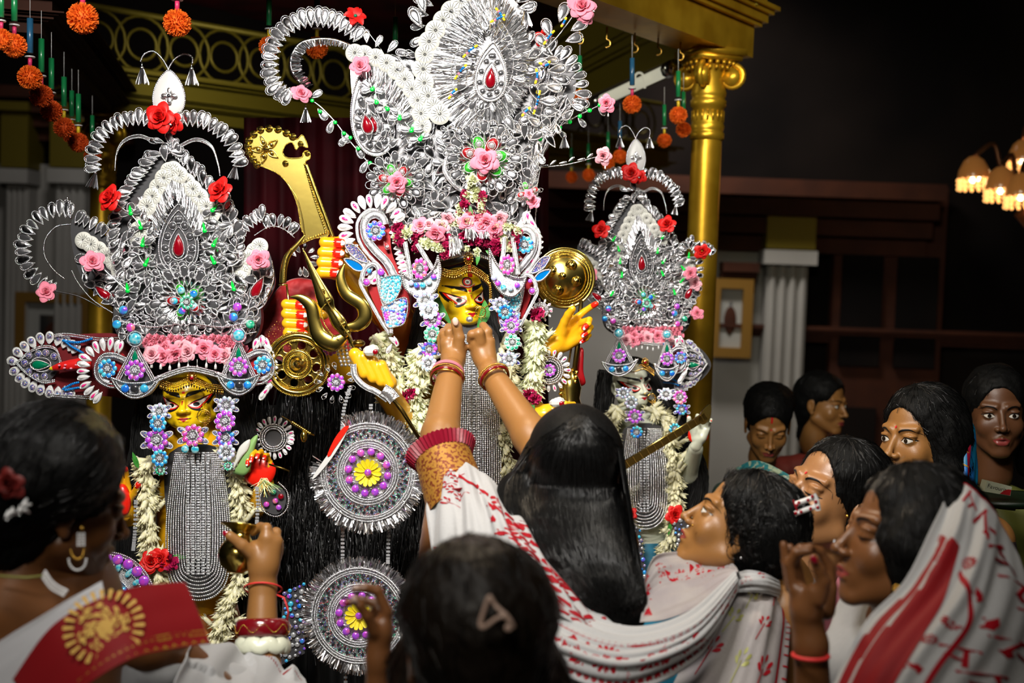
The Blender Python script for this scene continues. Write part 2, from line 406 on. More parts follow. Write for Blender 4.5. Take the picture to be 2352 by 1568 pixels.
def k_gempetal(g='gem_glitter'):
    m = MB(); o = drop(1, .74, 24, pw=.55)
    m.plate([(x*.97, z) for x,_,z in o], 0, .08, 'satin_white', dome=.04); m.beads([(x*1.05,-.01,z) for x,_,z in o], .028, 'silver', 1.9, True)
    c = .62; m.plate([(cos(2*pi*i/12)*.2, c+sin(2*pi*i/12)*.2) for i in range(12)], -.06, 0, g, dome=.12)
    m.beads([(cos(2*pi*i/16)*.24, -.05, c+sin(2*pi*i/16)*.24) for i in range(16)], .03, 'silver', 1.8, True); return m.mesh('gem_petal')
GPET = k_gempetal()
def k_puff(col='satin_ivory'):   # pleated satin puff pinched in its middle
    m = MB(); n = 56; G = []
    for i in range(7):
        r = i/6; G.append([(cos(2*pi*j/n)*r*.55, -.13*(1-(1-2*min(r,1-.0)*.5)**2)*(1-r**4)*(1+.3*(j%2)) - .02*(j%2), sin(2*pi*j/n)*r*.55) for j in range(n)])
    G = [list(x)+[x[0]] for x in G]; m.grid(G, col)
    for j in range(14):
        a = 2*pi*j/14; m.ribbon((0,-.03,0), (cos(a)*.42,-.17,sin(a)*.42), .02, .006, 'paint_black')  # black ribbons paint the shade in the pleat creases
    m.ball((0,-.05,0), .035, 'clear_stone'); return m.mesh('satin_puff')
PUFF = k_puff()
def k_rose(col, stem=True, seed=3):
    """folded ribbon rose: tight spiral heart, cupped petals with rolled pointed edges"""
    m = MB(); rr = random.Random(seed)
    q = [(cos(t*.55)*(.02+.0075*t), -.40+.012*t, sin(t*.55)*(.02+.0075*t)) for t in range(22)]
    G = [[(x*1.0, y, z), (x*1.15+.01, y+.12, z*1.15), (x*1.2, y+.26, z*1.2)] for x,y,z in q]; m.grid(G, col)
    for ring, (n, r0, h, op) in enumerate(((3,.13,.36,.12),(3,.2,.33,.5),(4,.27,.27,1.0),(5,.31,.2,1.6))):
        for i in range(n):
            a0 = 2*pi*i/n+ring*.9+rr.uniform(-.25,.25); lean = rr.uniform(.8,1.2); G = []
            for u in range(7):
                t = u/6; row = []
                for v in range(9):
                    s = v/8*2-1; a = a0+s*pi/n*1.3; tip = 1-.30*abs(s)**1.5*t+.10*(1-abs(s))*t
                    r = r0*(.3+.8*sin(t*1.75))+op*.15*t**2*lean; roll = .06*op*max(0,t-.7)/.3; r *= 1-.12*abs(s)**3
                    row.append((cos(a)*r*tip, -(h*sin(t*1.5))*(.9+.1*tip)-.02+roll*1.1+.02*s*(v%2-.5), sin(a)*r*tip))
                G.append(row)
            m.grid(G, col)
    if stem: m.ball((.0,-.12,-.46), (.035,.035,.09), 'pearl_white', BALL)
    return m.mesh('rose')
ROSE = {'pink': k_rose('rose_pink'), 'pale': k_rose('rose_pale'), 'red': k_rose('rose_red')}
def k_tassel():
    m = MB(); m.tube([(0,0,0),(0,0,-.2)], .03, 'silver', 6); m.ball((0,0,-.24), .1, 'silver', BALL); rr = random.Random(5)
    for i in range(70):
        a = rr.random()*6.28; r = .12+.2*rr.random(); m.ribbon((cos(a)*.06,sin(a)*.06,-.26), (cos(a)*r,sin(a)*r*.6,-1+.12*rr.random()), .008, .014, 'silver', (sin(a),-1,0))
    return m.mesh('tassel')
TASSEL = k_tassel()
def k_bud(col):
    m = MB(); m.tube([(0,0,0),(0,0,.25),(0,-.02,.5),(0,-.05,.75),(0,-.06,.95)], [.08,.13,.15,.14,.05], col, 6)
    for i in range(5):
        a = 2*pi*i/5; m.add([(0,0,.6),(cos(a)*.15+.06*cos(a+1.3),sin(a)*.15+.06*sin(a+1.3),.85),(cos(a)*.2,sin(a)*.2,1.05),(cos(a)*.15-.06*cos(a+1.3),sin(a)*.15-.06*sin(a+1.3),.85)], [(0,1,2,3)], col)
    return m.mesh('bud')
BUD = k_bud('jasmine'); BUDW = k_bud('pearl_white'); BUDG = k_bud('jasmine_green')
def k_frill(col, seed=1):
    m = MB(); rr = random.Random(seed)
    for i in range(46):
        d = V((rr.uniform(-1,1), -abs(rr.gauss(.2,.5)), rr.uniform(-1,1))).normalized(); a = d.orthogonal().normalized(); b = d.cross(a)
        e = d*rr.uniform(.38,.52); w_ = .12
        m.add([(0,0,0),(e*.6+a*w_+b*.03)[:],(e+a*w_*.5+b*.05)[:],(e-a*w_*.5-b*.05)[:],(e*.6-a*w_-b*.03)[:]], [(0,1,2,3,4)], col)
    return m.mesh('frilled_flower', False)
FRILL = {'m': k_frill('flower_magenta'), 'c': k_frill('jasmine_green', 2), 'p': k_frill('rose_pink', 3)}
def k_leaf(col='leaf_green', w=.3):
    m = MB(); G = []
    for i in range(9):
        t = i/8; ww = w*sin(pi*t**.8)*.5+.004; G.append([(-ww,-.03*sin(pi*t),t),(0,.02-.05*sin(pi*t),t),(ww,-.03*sin(pi*t),t)])
    m.grid(G, col); return m.mesh('leaf')
LEAF = k_leaf()
def mk_pom(col, seed):
    m = MB(); rr = random.Random(seed); m.ball((0,0,0), .36, col, BALL)
    for i in range(900):
        z = 1-2*(i+.5)/900; a = i*2.39996; r = (1-z*z)**.5; d = V((r*cos(a), r*sin(a), z)); d += V((rr.uniform(-.12,.12),rr.uniform(-.12,.12),rr.uniform(-.12,.12)))
        d.normalize(); s = d.orthogonal().normalized(); s.rotate(Quaternion(d, rr.random()*6.28)); e = d*rr.uniform(.45,.52); w_ = .012
        m.add([(d*.3-s*w_)[:], (d*.3+s*w_)[:], (e+s*w_*1.6)[:], (e-s*w_*1.6)[:]], [(0,1,2,3)], col)
    return m.mesh('pompom', False)
mat('pom_orange', (.85,.17,.012), .7, 0, .2, col2=(.7,.1,.008), vscale=8)
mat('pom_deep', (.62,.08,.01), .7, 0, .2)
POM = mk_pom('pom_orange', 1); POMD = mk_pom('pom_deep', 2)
def k_bdrop():
    m = MB(); o = drop(1, .66, 22); o = [(x,0,1-z) for x,_,z in o]; m.tube([(x,-.02,z) for x,_,z in o], .05, 'brass', 5, True); m.ball((0,-.03,.35), (.17,.1,.17), 'brass', BALL); return m.mesh('flower_drop')
BDROP = k_bdrop(); GEMB = MB().lathe([(.5,.02),(.48,-.05),(.36,-.06),(.33,-.12),(.22,-.24),(0,-.3)], 'brass', 18, axis='y').mesh('boss')
LINK = MB().box((0,0,0), (.95,.12,.55), 'clear_stone').mesh('mirror_link', False)
TQD = MB().plate([(x,1-z) for x,_,z in drop(1,.6,18)], -.03, .05, 'gem_turq', dome=.1).mesh('drop_gem')
# ---------------------------------------------------------------- structure: hall
def struct(name, mb, parent=None, smooth=False):
    o = obj(name, mb.mesh(name, smooth), parent)
    if parent is None: o['kind'] = 'structure'
    return o
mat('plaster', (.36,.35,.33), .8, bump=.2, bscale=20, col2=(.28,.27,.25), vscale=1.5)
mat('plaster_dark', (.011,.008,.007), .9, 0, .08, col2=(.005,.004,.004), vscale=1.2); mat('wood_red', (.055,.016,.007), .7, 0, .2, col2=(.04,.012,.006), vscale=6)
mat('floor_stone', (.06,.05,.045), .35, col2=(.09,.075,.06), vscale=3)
mat('gilt_frame', (.3,.16,.03), .4, .5); mat('picture_dark', (.03,.03,.03), .4, col2=(.12,.06,.02), vscale=4, cramp=(.45,.7)); mat('mount_grey', (.3,.3,.28), .7)
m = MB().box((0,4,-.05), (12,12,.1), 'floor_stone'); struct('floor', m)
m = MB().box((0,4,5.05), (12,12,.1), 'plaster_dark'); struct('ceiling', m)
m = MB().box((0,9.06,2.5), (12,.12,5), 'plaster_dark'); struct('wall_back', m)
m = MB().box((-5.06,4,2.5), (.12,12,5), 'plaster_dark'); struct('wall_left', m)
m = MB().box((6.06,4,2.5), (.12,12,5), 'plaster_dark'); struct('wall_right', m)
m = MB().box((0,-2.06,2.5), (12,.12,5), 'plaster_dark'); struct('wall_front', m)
def wpx(px, y):    # world x of a pixel column at plane y, and z of a pixel row
    return CAM.x+(px-CX)/F*y
YB = 8.9
def wz(py, y, px=1176): return P(px, py, y).z
# grey plaster bays with fluted pilasters on the back wall
n_ = 0
def bay(px0, px1, py_top, name_mat, dy=0):
    global n_; n_ += 1
    x0, x1, z1 = wpx(px0,YB), wpx(px1,YB), wz(py_top,YB,(px0+px1)/2)
    m = MB().box(((x0+x1)/2, YB-.03+dy, z1/2), (x1-x0, .1, z1), name_mat); struct('trim_%d'%n_, m)
def pilaster(px0, px1, py_top):
    global n_; n_ += 1
    x0, x1, z1 = wpx(px0,YB), wpx(px1,YB), wz(py_top,YB,(px0+px1)/2); w_ = x1-x0; c = (x0+x1)/2
    m = MB().box((c, YB-.14, z1/2), (w_, .2, z1), 'plaster')
    for i in range(4): m.tube([(x0+w_*(i+.5)/4, YB-.25, .3), (x0+w_*(i+.5)/4, YB-.25, z1-.1)], w_*.09, 'plaster', 8)
    m.box((c, YB-.16, z1-.04), (w_*1.3, .34, .1), 'plaster'); m.box((c, YB-.16, z1+.22), (w_*1.2, .3, .4), 'gold_dim'); m.box((c, YB-.16, z1+.44), (w_*1.5, .42, .06), 'gold_dim')
    m.box((c, YB-.16, .12), (w_*1.3, .34, .24), 'plaster'); struct('trim_%d'%n_, m, smooth=False)
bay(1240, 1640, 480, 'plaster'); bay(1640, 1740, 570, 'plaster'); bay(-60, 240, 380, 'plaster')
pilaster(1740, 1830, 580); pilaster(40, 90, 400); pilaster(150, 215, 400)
def cornice(px0, px1, pyc, h, dep, mt):
    global n_; n_ += 1
    x0, x1, z1 = wpx(px0,YB), wpx(px1,YB), wz(pyc,YB,1700); m = MB()
    for k in range(4): m.box(((x0+x1)/2, YB-.02-dep*(k+1)/8, z1+h*(k-1.5)/4), (x1-x0, dep*(k+1)/4, h/4*.9), mt)
    struct('trim_%d'%n_, m)
cornice(1240, 2100, 500, .5, .5, 'wood_red'); cornice(1640, 2352, 760, .12, .2, 'wood_red'); cornice(-100, 300, 330, .35, .4, 'wood_red')
cornice(1640,1720,650,.3,.25,'wood_red')
def picture(px0, py0, px1, py1, label, d=YB-.2):
    f = Fr('framed_picture', label, 'picture', (px0+px1)/2, (py0+py1)/2, d); k = f.k; w2, h2 = (px1-px0)/2*k, (py1-py0)/2*k
    m = MB(); t = .07
    for a in ((0,h2-t/2,2*w2,t),(0,-h2+t/2,2*w2,t),(-w2+t/2,0,t,2*h2-2*t),(w2-t/2,0,t,2*h2-2*t)): m.box((a[0],-.02,a[1]), (a[2],.06,a[3]), 'gilt_frame')
    f.mesh('frame', m, smooth=False); m = MB().box((0,.01,0), (2*w2-2*t,.02,2*h2-2*t), 'mount_grey'); f.mesh('mount', m, smooth=False)
    m = MB().box((0,-.004,0), (2*w2-4.6*t,.01,2*h2-4.6*t), 'picture_dark'); m.ball((.0,-.008,-.05*h2), (w2*.3,.006,h2*.35), 'wood_red', BALL); f.mesh('painting', m)
    r = f.root; r.matrix_world = Matrix.Translation(r.matrix_world.translation)
picture(40, 672, 215, 860, 'gilt-framed picture with pale mount on the wall behind the left idol')
picture(1628, 640, 1725, 820, 'dark framed picture on the grey wall just right of the gold column')
# dark door and arch panel on right wall
x0, x1 = wpx(1900,YB), wpx(2150,YB); m = MB().box(((x0+x1)/2,YB-.05,1.3), (x1-x0,.1,2.6), 'wood_red')
for sx in (-1,1):
    for z in (.6,1.7): m.box(((x0+x1)/2+sx*(x1-x0)/4, YB-.12, z), ((x1-x0)*.36,.05,.8), 'plaster_dark')
struct('door_1', m)
# chandelier
mat('lamp_glass', (1,.55,.22), .3, emit=1.6); mat('shade_glass', (.5,.2,.05), .2, emit=.12); mat('crystal', (1,.5,.15), .1, emit=1.3); mat('bronze', (.12,.05,.02), .4, .7); mat('bulb_glow', (1,.72,.4), .3, emit=14)
def chandelier():
    f = Fr('chandelier', 'glowing amber chandelier with beaded glass shades at the far right', 'chandelier', 2370, 380, 6.3)
    k = f.k; m = MB(); m.tube([f.L(2372,-700), f.L(2372,420)], .025, 'bronze', 8); m.lathe([(.0,.2),(.05,.15),(.07,.05),(.04,-.05),(.09,-.12),(.03,-.2),(.0,-.24)], 'bronze', 16, c=f.L(2372,440)); f.mesh('stem', m)
    sh = [(2237,400,0),(2300,425,-.15),(2346,440,-.25),(2400,420,.1),(2480,400,0),(2350,360,.35)]
    for (x,y,dz) in sh:
        m = MB(); m.tube(f.curve([(2372,430,0),((x+2372)/2,y-10,dz/2),((x*2+2372)/3,y-70,dz*.7),(x,y-40,dz)], 16), .012, 'bronze', 6); f.mesh('arm', m)
        m = MB(); m.lathe([(.025,.09),(.05,.07),(.075,.02),(.082,-.02),(.08,-.025),(.07,.02),(.045,.06)], 'shade_glass', 18, c=f.L(x,y,dz))
        for i in range(14):
            a = 2*pi*i/14; c = f.L(x,y,dz)+V((cos(a)*.078, sin(a)*.078, -.03))
            for j in range(3): m.ball(c+V((0,0,-.022*j)), .011, 'crystal', BEAD)
        s_ = f.mesh('lamp_shade', m); m = MB(); m.ball(f.L(x,y+6,dz), .032, 'bulb_glow', BALL); f.mesh('bulb', m, s_)
chandelier()
# ---------------------------------------------------------------- gilded canopy
def canopy():
    root = bpy.data.objects.new('canopy', None); COL.objects.link(root); tag(root, 'gilded pillared canopy with carved beams standing over the idols', 'canopy')
    A = P(1632, 120, 4.15); top = A.z                       # front right corner, top of capital
    # horizontal directions of the two beams
    Bp = P(1210, -60, 3.3); u = V((A.x-Bp.x, A.y-Bp.y, 0)).normalized()
    Cc = P(235, 255, 5.0); w2 = None
    def col(c, r, zt, name, fancy):
        m = MB(); x, y = c.x, c.y
        m.lathe([(r*1.9,.0),(r*1.9,.12),(r*1.5,.14),(r*1.5,.2),(r*1.15,.26),(r*1.04,.3),(r,zt*.5),(r*.93,zt-.30)], 'gold_paint', 40, c=(x,y,0))
        m.lathe([(r*.93,-.30),(r*1.06,-.295),(r*1.06,-.275),(r*.98,-.27),(r*1.0,-.265),(r*1.06,-.25),(r*1.0,-.245),(r*.98,-.19),(r*1.1,-.185),(r*1.12,-.165),(r*1.0,-.16),(r*1.05,-.15),(r*1.1,-.14),(r*.95,-.1),(r*1.3,-.05)], 'gold_paint', 40, c=(x,y,zt))
        for i in range(18):
            a = 2*pi*i/18; m.box((x+cos(a)*r*.95,y+sin(a)*r*.95,zt-.218), (.008,.008,.035), 'gold_paint')
        m.box((x,y,zt-.025), (r*2.9,r*2.9,.018), 'gold_paint', Matrix.Rotation(.35,3,'Z')); m.box((x,y,zt-.006), (r*3.3,r*3.3,.022), 'gold_paint', Matrix.Rotation(.35,3,'Z'))
        o = obj(name, m.mesh(name), root)
        if fancy:
            for q in range(4):
                a = .35+pi/4+q*pi/2; c0 = V((x+cos(a)*r*1.45, y+sin(a)*r*1.45, zt-.088)); m = MB()
                pts = []
                for i in range(40):
                    t = i/39; rr_ = .036*(1-t)**.8+.005; ph = pi/2-t*pi*4.2
                    pts.append(c0+V((cos(a)*cos(ph)*rr_, sin(a)*cos(ph)*rr_, sin(ph)*rr_)))
                m.tube(pts, [.0105*(1-.5*i/39) for i in range(40)], 'gold_paint', 8); m.tube([c0+V((-sin(a)*.02,cos(a)*.02,0)), c0-V((-sin(a)*.02,cos(a)*.02,0))], .03, 'gold_paint', 14)
                obj('scroll', m.mesh('scroll'), o)
            m = MB()
            for i in range(22):
                a = 2*pi*i/22; m.ball((x+cos(a)*r*1.55,y+sin(a)*r*1.55,zt-.045), .008, 'gold_paint', BALL); m.box((x+cos(a)*r*1.4,y+sin(a)*r*1.4,zt-.06), (.01,.01,.014), 'gold_paint')
            obj('bead_moulding', m.mesh('bead_moulding'), o)
        return o
    def beam(a, b, h, dpt, name, mt='gold_paint', carved=False):
        a, b = V(a), V(b); L = (b-a).length; t = (b-a).normalized(); s = t.cross(V((0,0,1))).normalized(); up = V((0,0,1)); m = MB()
        rot = Matrix((t, s, up)).transposed(); c = (a+b)/2
        for (z0, z1, e) in ((0,.3,0),(.3,.34,.02),(.34,.42,.035),(.42,.46,.05),(.46,.5,.065),(.5,.86,.03),(.86,.93,.06),(.93,1,.09)):
            m.box(c+up*(h*(z0+z1)/2), (L+e*2, dpt+e*2, h*(z1-z0)*.98), mt, rot)
        o = obj(name, m.mesh(name, False), root)
        if carved:
            m = MB(); n = int(L/.11)
            for i in range(n):
                p = a+t*((i+.5)*L/n)+up*h*.68
                for sd in (-1,1):
                    cc = p+s*sd*(dpt/2+.034)
                    for j in range(6):
                        an = j*pi/3; m.ball(cc+t*cos(an)*.022+up*sin(an)*.022, .011, mt, BALL)
                    m.ball(cc, .01, mt, BALL); m.tube([cc+t*(.035+.012*cos(q))+up*(.03*sin(q)) for q in [k*.6 for k in range(8)]], .005, mt, 5)
            obj('carving', m.mesh('carving'), o)
        return o
    col(A, .055, top, 'pillar', True)
    e0 = A-u*2.4; e1 = A+u*.16
    beam((e0.x,e0.y,top),(e1.x,e1.y,top), .36, .16, 'front_beam', carved=True)
    # side beam goes back and left
    S = P(1225, 385, 6.4); v = V((S.x-A.x, S.y-A.y, 0)); v.normalize(); L = 3.2
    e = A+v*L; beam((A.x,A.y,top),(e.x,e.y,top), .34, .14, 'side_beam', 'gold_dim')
    # back left pillar and its beam with a pierced frieze
    Cp = P(238, 262, 4.9); col(V((Cp.x,Cp.y,0)), .05, Cp.z, 'pillar', True)
    D = P(900, 318, 5.8); q = V((D.x-Cp.x, D.y-Cp.y, 0)).normalized(); e = Cp+q*3.2; s0 = Cp-q*.12
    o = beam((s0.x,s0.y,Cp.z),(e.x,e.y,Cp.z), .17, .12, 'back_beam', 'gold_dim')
    m = MB(); zt = Cp.z+.19; n = 18
    for i in range(n):
        c = s0+q*(3.3*(i+.5)/n); r = 3.3/n*.62
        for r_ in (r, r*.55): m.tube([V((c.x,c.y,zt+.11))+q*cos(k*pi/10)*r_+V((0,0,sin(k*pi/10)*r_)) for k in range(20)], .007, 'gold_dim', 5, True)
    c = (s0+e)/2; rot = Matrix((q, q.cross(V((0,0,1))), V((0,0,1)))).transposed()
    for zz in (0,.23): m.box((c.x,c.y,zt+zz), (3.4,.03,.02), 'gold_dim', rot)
    obj('pierced_frieze', m.mesh('pierced_frieze'), root)
    # left beam from the back pillar towards the camera
    Lf = P(60, -40, 3.2); e = V((Lf.x,Lf.y,Cp.z)); beam((Cp.x,Cp.y,Cp.z), (e.x,e.y,Cp.z), .1, .08, 'left_beam', 'wood_red')
    # soffit of the canopy
    m = MB(); zz = top+.34; a1 = A+v*3.0; b0 = A-u*2.4; b1 = b0+v*3.0
    pts = [(A.x,A.y),(b0.x,b0.y),(b1.x,b1.y),(a1.x,a1.y)]
    m.add([(x,y,zz) for x,y in pts]+[(x,y,zz+.03) for x,y in pts], [(0,1,2,3),(7,6,5,4),(0,4,5,1),(1,5,6,2),(2,6,7,3),(3,7,4,0)], 'maroon'); obj('soffit', m.mesh('soffit', False), root)
    # hooks
    for x, y, d in ((1331,92,3.6),(1393,100,3.7),(1457,112,3.85),(1511,118,3.95),(1562,130,4.0)):
        h = P(x,y,d); m = MB().tube([h+V((0,0,.05)), h+V((0,0,.02))]+[h+V((.012*cos(t),0,-.0+.012*sin(t))) for t in [pi/2-k*.45 for k in range(9)]], .003, 'gold', 5); obj('hook', m.mesh('hook'), root)
    return A, u, v, top
cA, cu, cv, ctop = canopy()
mat('tube_body', (.75,.72,.55), .5, emit=.55)
f = Fr('tube_light', 'fluorescent tube batten fixed under the side beam beside the column capital', 'lamp', 1480, 190, 4.25)
a, b = f.L(1540,158,-.0), f.L(1380,232,.5); t = (b-a).normalized(); m = MB().tube([a,b], .022, 'tube_body', 8, up=(0,0,1)); f.mesh('batten', m)
[f.mesh('end_cap', MB().tube(q_, .03, 'silver', 8)) for q_ in ([a-t*.03,a+t*.02],[b-t*.02,b+t*.03])]
m = MB(); c = f.L(1467,186,.1); m.tube([c+V((.015*cos(q),-.02,.015*sin(q)+.01)) for q in [pi*1.2-k*.4 for k in range(9)]]+[c+V((.02,-.02,-.03))], .004, 'tube_body', 6); f.mesh('hook', m)
# ---------------------------------------------------------------- ornament builders (photo-pixel coordinates on a frame)
def rope(f, name, pts, r, m='silver', n=50, dz=0, closed=False, bead=True, gap=1.7, parent=None, tw=None):
    q = f.curve(pts, n, dz, closed); mb = MB(); rr = r*f.k
    if bead: mb.beads(q, rr, m, gap, closed)
    else: mb.tube(q, rr, m, 6, closed)
    if tw: mb.tube(q, rr*tw, m, 5, closed)
    return f.mesh(name, mb, parent)
def sash(f, name, pts, wpx, m='silver_cloth', n=40, dz=0, rim=True, parent=None):
    """flat padded ribbon along a curve with beaded edges"""
    q = f.curve(pts, n, dz); mb = MB(); w_ = wpx*f.k/2; L, Rr = [], []
    for i in range(n):
        t = (q[min(i+1,n-1)]-q[max(i-1,0)]).normalized(); s = V((t.z,0,-t.x)).normalized(); L.append(q[i]-s*w_); Rr.append(q[i]+s*w_)
    G = []
    for i in range(n): G.append([L[i]+V((0,.004,0)), L[i], (q[i]*.5+L[i]*.5)+V((0,-w_*.5,0)), q[i]+V((0,-w_*.6,0)), (q[i]*.5+Rr[i]*.5)+V((0,-w_*.5,0)), Rr[i], Rr[i]+V((0,.004,0))])
    mb.grid([[c[:] for c in g] for g in G], m)
    if rim:
        for e in (L, Rr): mb.beads([c+V((0,-.001,0)) for c in e], max(1.3,wpx*.09)*f.k, 'silver', 1.6)
    return f.mesh(name, mb, parent)
def plate(f, name, pts, m, y0=.0, y1=.006, n=None, smooth=True, dome=0, dz=0, parent=None, kind=None):
    q = f.curve(pts, n or len(pts)*5, dz, True) if smooth else [f.L(*p, dz) for p in pts]
    mb = MB(); mb.plate([(a.x, a.z) for a in q], dz+y0, dz+y1, m, dome); return f.mesh(name, mb, parent, kind, smooth=bool(dome))
def inpoly(x, y, P_):
    c = False; n = len(P_)
    for i in range(n):
        x1,y1 = P_[i]; x2,y2 = P_[i-1]
        if (y1 > y) != (y2 > y) and x < (x2-x1)*(y-y1)/(y2-y1)+x1: c = not c
    return c
def scatter(poly, dist, tries=2500, seed=1):
    rr = random.Random(seed); xs = [p[0] for p in poly]; ys = [p[1] for p in poly]; out = []
    for _ in range(tries):
        x, y = rr.uniform(min(xs),max(xs)), rr.uniform(min(ys),max(ys))
        if inpoly(x,y,poly) and all((x-a)**2+(y-b)**2 > dist*dist for a,b in out): out.append((x,y))
    return out
def fill(f, name, meshes, poly, dist, size, dz=0, seed=1, toward=None, relief=.01, tilt=25):
    rr = random.Random(seed)
    for (x,y) in scatter(poly, dist, seed=seed):
        a = rr.uniform(0,360) if toward is None else math.degrees(math.atan2(-(y-toward[1]), x-toward[0]))-90+rr.uniform(-35,35)
        s = size*rr.uniform(.8,1.2); ca = R(a); me = meshes[rr.randrange(len(meshes))]
        f.put(name, me, x+sin(ca)*s*.5, y+cos(ca)*s*.5, dz-rr.uniform(0,relief), s, a, tilt=rr.uniform(-tilt,tilt))
def tinsel(f, name, pts_a, pts_b, n, dz=0, m='silver', wpx=.8, jit=4, n2=1, parent=None):
    """thin foil needles running from one curve to another"""
    A = cr(pts_a, n); B = cr(pts_b, n); mb = MB()
    for k in range(n2):
        for a, b in zip(A, B):
            a = a+rng.normal(0, jit*.5, 2); b = b+rng.normal(0, jit, 2); za, zb = dz-.002, dz-rng.uniform(.0,.012)
            p, q = f.L(a[0],a[1],za), f.L(b[0],b[1],zb); mb.ribbon(p, q, wpx*f.k, wpx*f.k*.7, m, (rng.normal(0,.6),-1,rng.normal(0,.6)))
    return f.mesh(name, mb, parent, kind='stuff')
def tear(f, px, py, h, w, ang=0, g='red_stone', dz=-.01, parent=None, ropes=1):
    root = f.put('tear_stone', TEAR[g], px, py, dz, h, ang, parent, sx=w/h/.62); return root
def k_tear(g):
    m = MB(); o = drop(1, .62, 26); o = [(x,0,1-z-.5) for x,_,z in o]
    m.plate([(x*.86,z*.86) for x,_,z in o], -.02, .05, g, dome=.1); m.beads([(x,-.02,z) for x,_,z in o], .038, 'silver', 1.7, True); return m.mesh('tear_stone')
TEAR = {g: k_tear(g) for g in ('red_stone','green_stone','blue_stone','dark_stone')}
def xf(cx, cy, ang=0, s=1):
    ca, sa = cos(R(ang)), sin(R(ang))
    return lambda u, v: (cx+(u*ca-v*sa)*s, cy+(u*sa+v*ca)*s)
def pear(f, cx, cy, h, w, ang=0, tearh=50, back='dark_foil', dz=-.012, n=12):
    """jewelled pear panel: beaded outlines, ring of small loops, red tear in the middle"""
    T = xf(cx, cy, ang); o = [(sin(a)*w/2*(sin(a/2)**.7), -h*.5+h*(.5-.5*cos(a))) for a in [2*pi*i/28 for i in range(28)]]
    pts = [T(*q) for q in o]; plate(f, 'panel', pts, back, 0, .004, smooth=False, dz=dz)
    rope(f, 'bead_edge', pts[1:], 2.6, n=90, dz=dz-.002, closed=True); rope(f, 'bead_edge', [T(u*.86, v*.86+h*.02) for u,v in o[1:]], 1.8, n=90, dz=dz-.003, closed=True)
    rope(f, 'bead_edge', [T(u*.48, v*.48+h*.07) for u,v in o[1:]], 2, n=60, dz=dz-.003, closed=True)
    for i in range(n):
        a = 2*pi*(i+.5)/n; u, v = sin(a)*w/2*(sin(a/2)**.7)*.67, (-h*.5+h*(.5-.5*cos(a)))*.67+h*.05
        x, y = T(u, v); f.put('cabochon', CAB, x, y, dz-.004, w*.17, 0)
    x, y = T(0, h*.1); tear(f, x, y, tearh, tearh*.62, -ang, dz=dz-.008)
CAB = k_cabochon('dark_foil'); CABG = k_cabochon('gem_ab'); CABP = k_cabochon('gem_purple'); CABB = k_cabochon('gem_turq')
def sunflower(f, cx, cy, r, cols, gems, rose=None, n=22, dz=-.02, mid=.5):
    f.put('rosette_back', k_round('silver_foil'), cx, cy, dz+.012, 2*r*.72)
    for i in range(n):
        a = 360*i/n; x, y = cx-sin(R(a))*r*.52, cy-cos(R(a))*r*.52
        f.put('silver_loop', TWIST if i % 2 else LOOP[2], x, y, dz-(i%2)*.003, r*.5, a, tilt=12)
    for i in range(n):
        a = 360*(i+.5)/n; x, y = cx-sin(R(a))*r*.4, cy-cos(R(a))*r*.4; f.put('silver_loop', LOOP[0], x, y, dz-.006, r*.34, a, tilt=20)
    for i, c in enumerate(cols):
        a = 360*i/len(cols)+20; f.put('foil_petal', FPET[c], cx, cy, dz-.012-(i%2)*.003, r*mid, a, tilt=15)
        if gems: f.put('round_gem', GEM[gems[i % len(gems)]], cx-sin(R(a))*r*mid*.62, cy-cos(R(a))*r*mid*.62, dz-.024, r*.2)
    if rose: f.put('rose', ROSE[rose], cx+3, cy+4, dz-.035, r*.62)
    else: f.put('gem_flower', FLW['gem_green'], cx+4, cy+4, dz-.028, r*.42)
ROUND = {}
def k_round(m_):
    if m_ not in ROUND: ROUND[m_] = MB().plate([(cos(2*pi*i/28)*.5, sin(2*pi*i/28)*.5) for i in range(28)], -.01, .02, m_).mesh('disc', False)
    return ROUND[m_]
def k_fpet(c):
    m = MB(); o = drop(1, .62, 22); m.plate([(x*.92,z) for x,_,z in o], 0, .04, c, dome=.12); m.beads([(x,-.01,z) for x,_,z in o], .034, 'silver', 1.7, True)
    m.plate([(cos(2*pi*i/10)*.13, .66+sin(2*pi*i/10)*.13) for i in range(10)], -.12, 0, 'clear_stone', dome=.06); m.beads([(cos(2*pi*i/12)*.17,-.11,.66+sin(2*pi*i/12)*.17) for i in range(12)], .025, 'silver', 1.8, True)
    return m.mesh('foil_petal')
FPET = {'r': k_fpet('red_foil'), 'g': k_fpet('green_foil')}
def greenwire(f, pts, root_dz=-.03):
    rope(f, 'beaded_wire', pts, 1.1, 'silver', 20, dz=root_dz, bead=False)
    x, y = pts[-1][:2]; f.put('green_bead', GEM['green_bead'], x, y, root_dz-.004, 10)
    f.put('foil_leaf', LEAFG, x, y, root_dz, 20, random.uniform(-40,40)); f.put('silver_loop', LOOPD[1], x, y, root_dz+.004, 27, random.uniform(60,120)); f.put('silver_loop', LOOPD[0], x, y, root_dz+.004, 27, random.uniform(-120,-60))
LEAFG = k_leaf('green_bead', .35)
def puffs(f, pts, n, size, dz=-.012): f.chain('satin_puff', PUFF, pts, n, size, 0, dz, jit=.1)
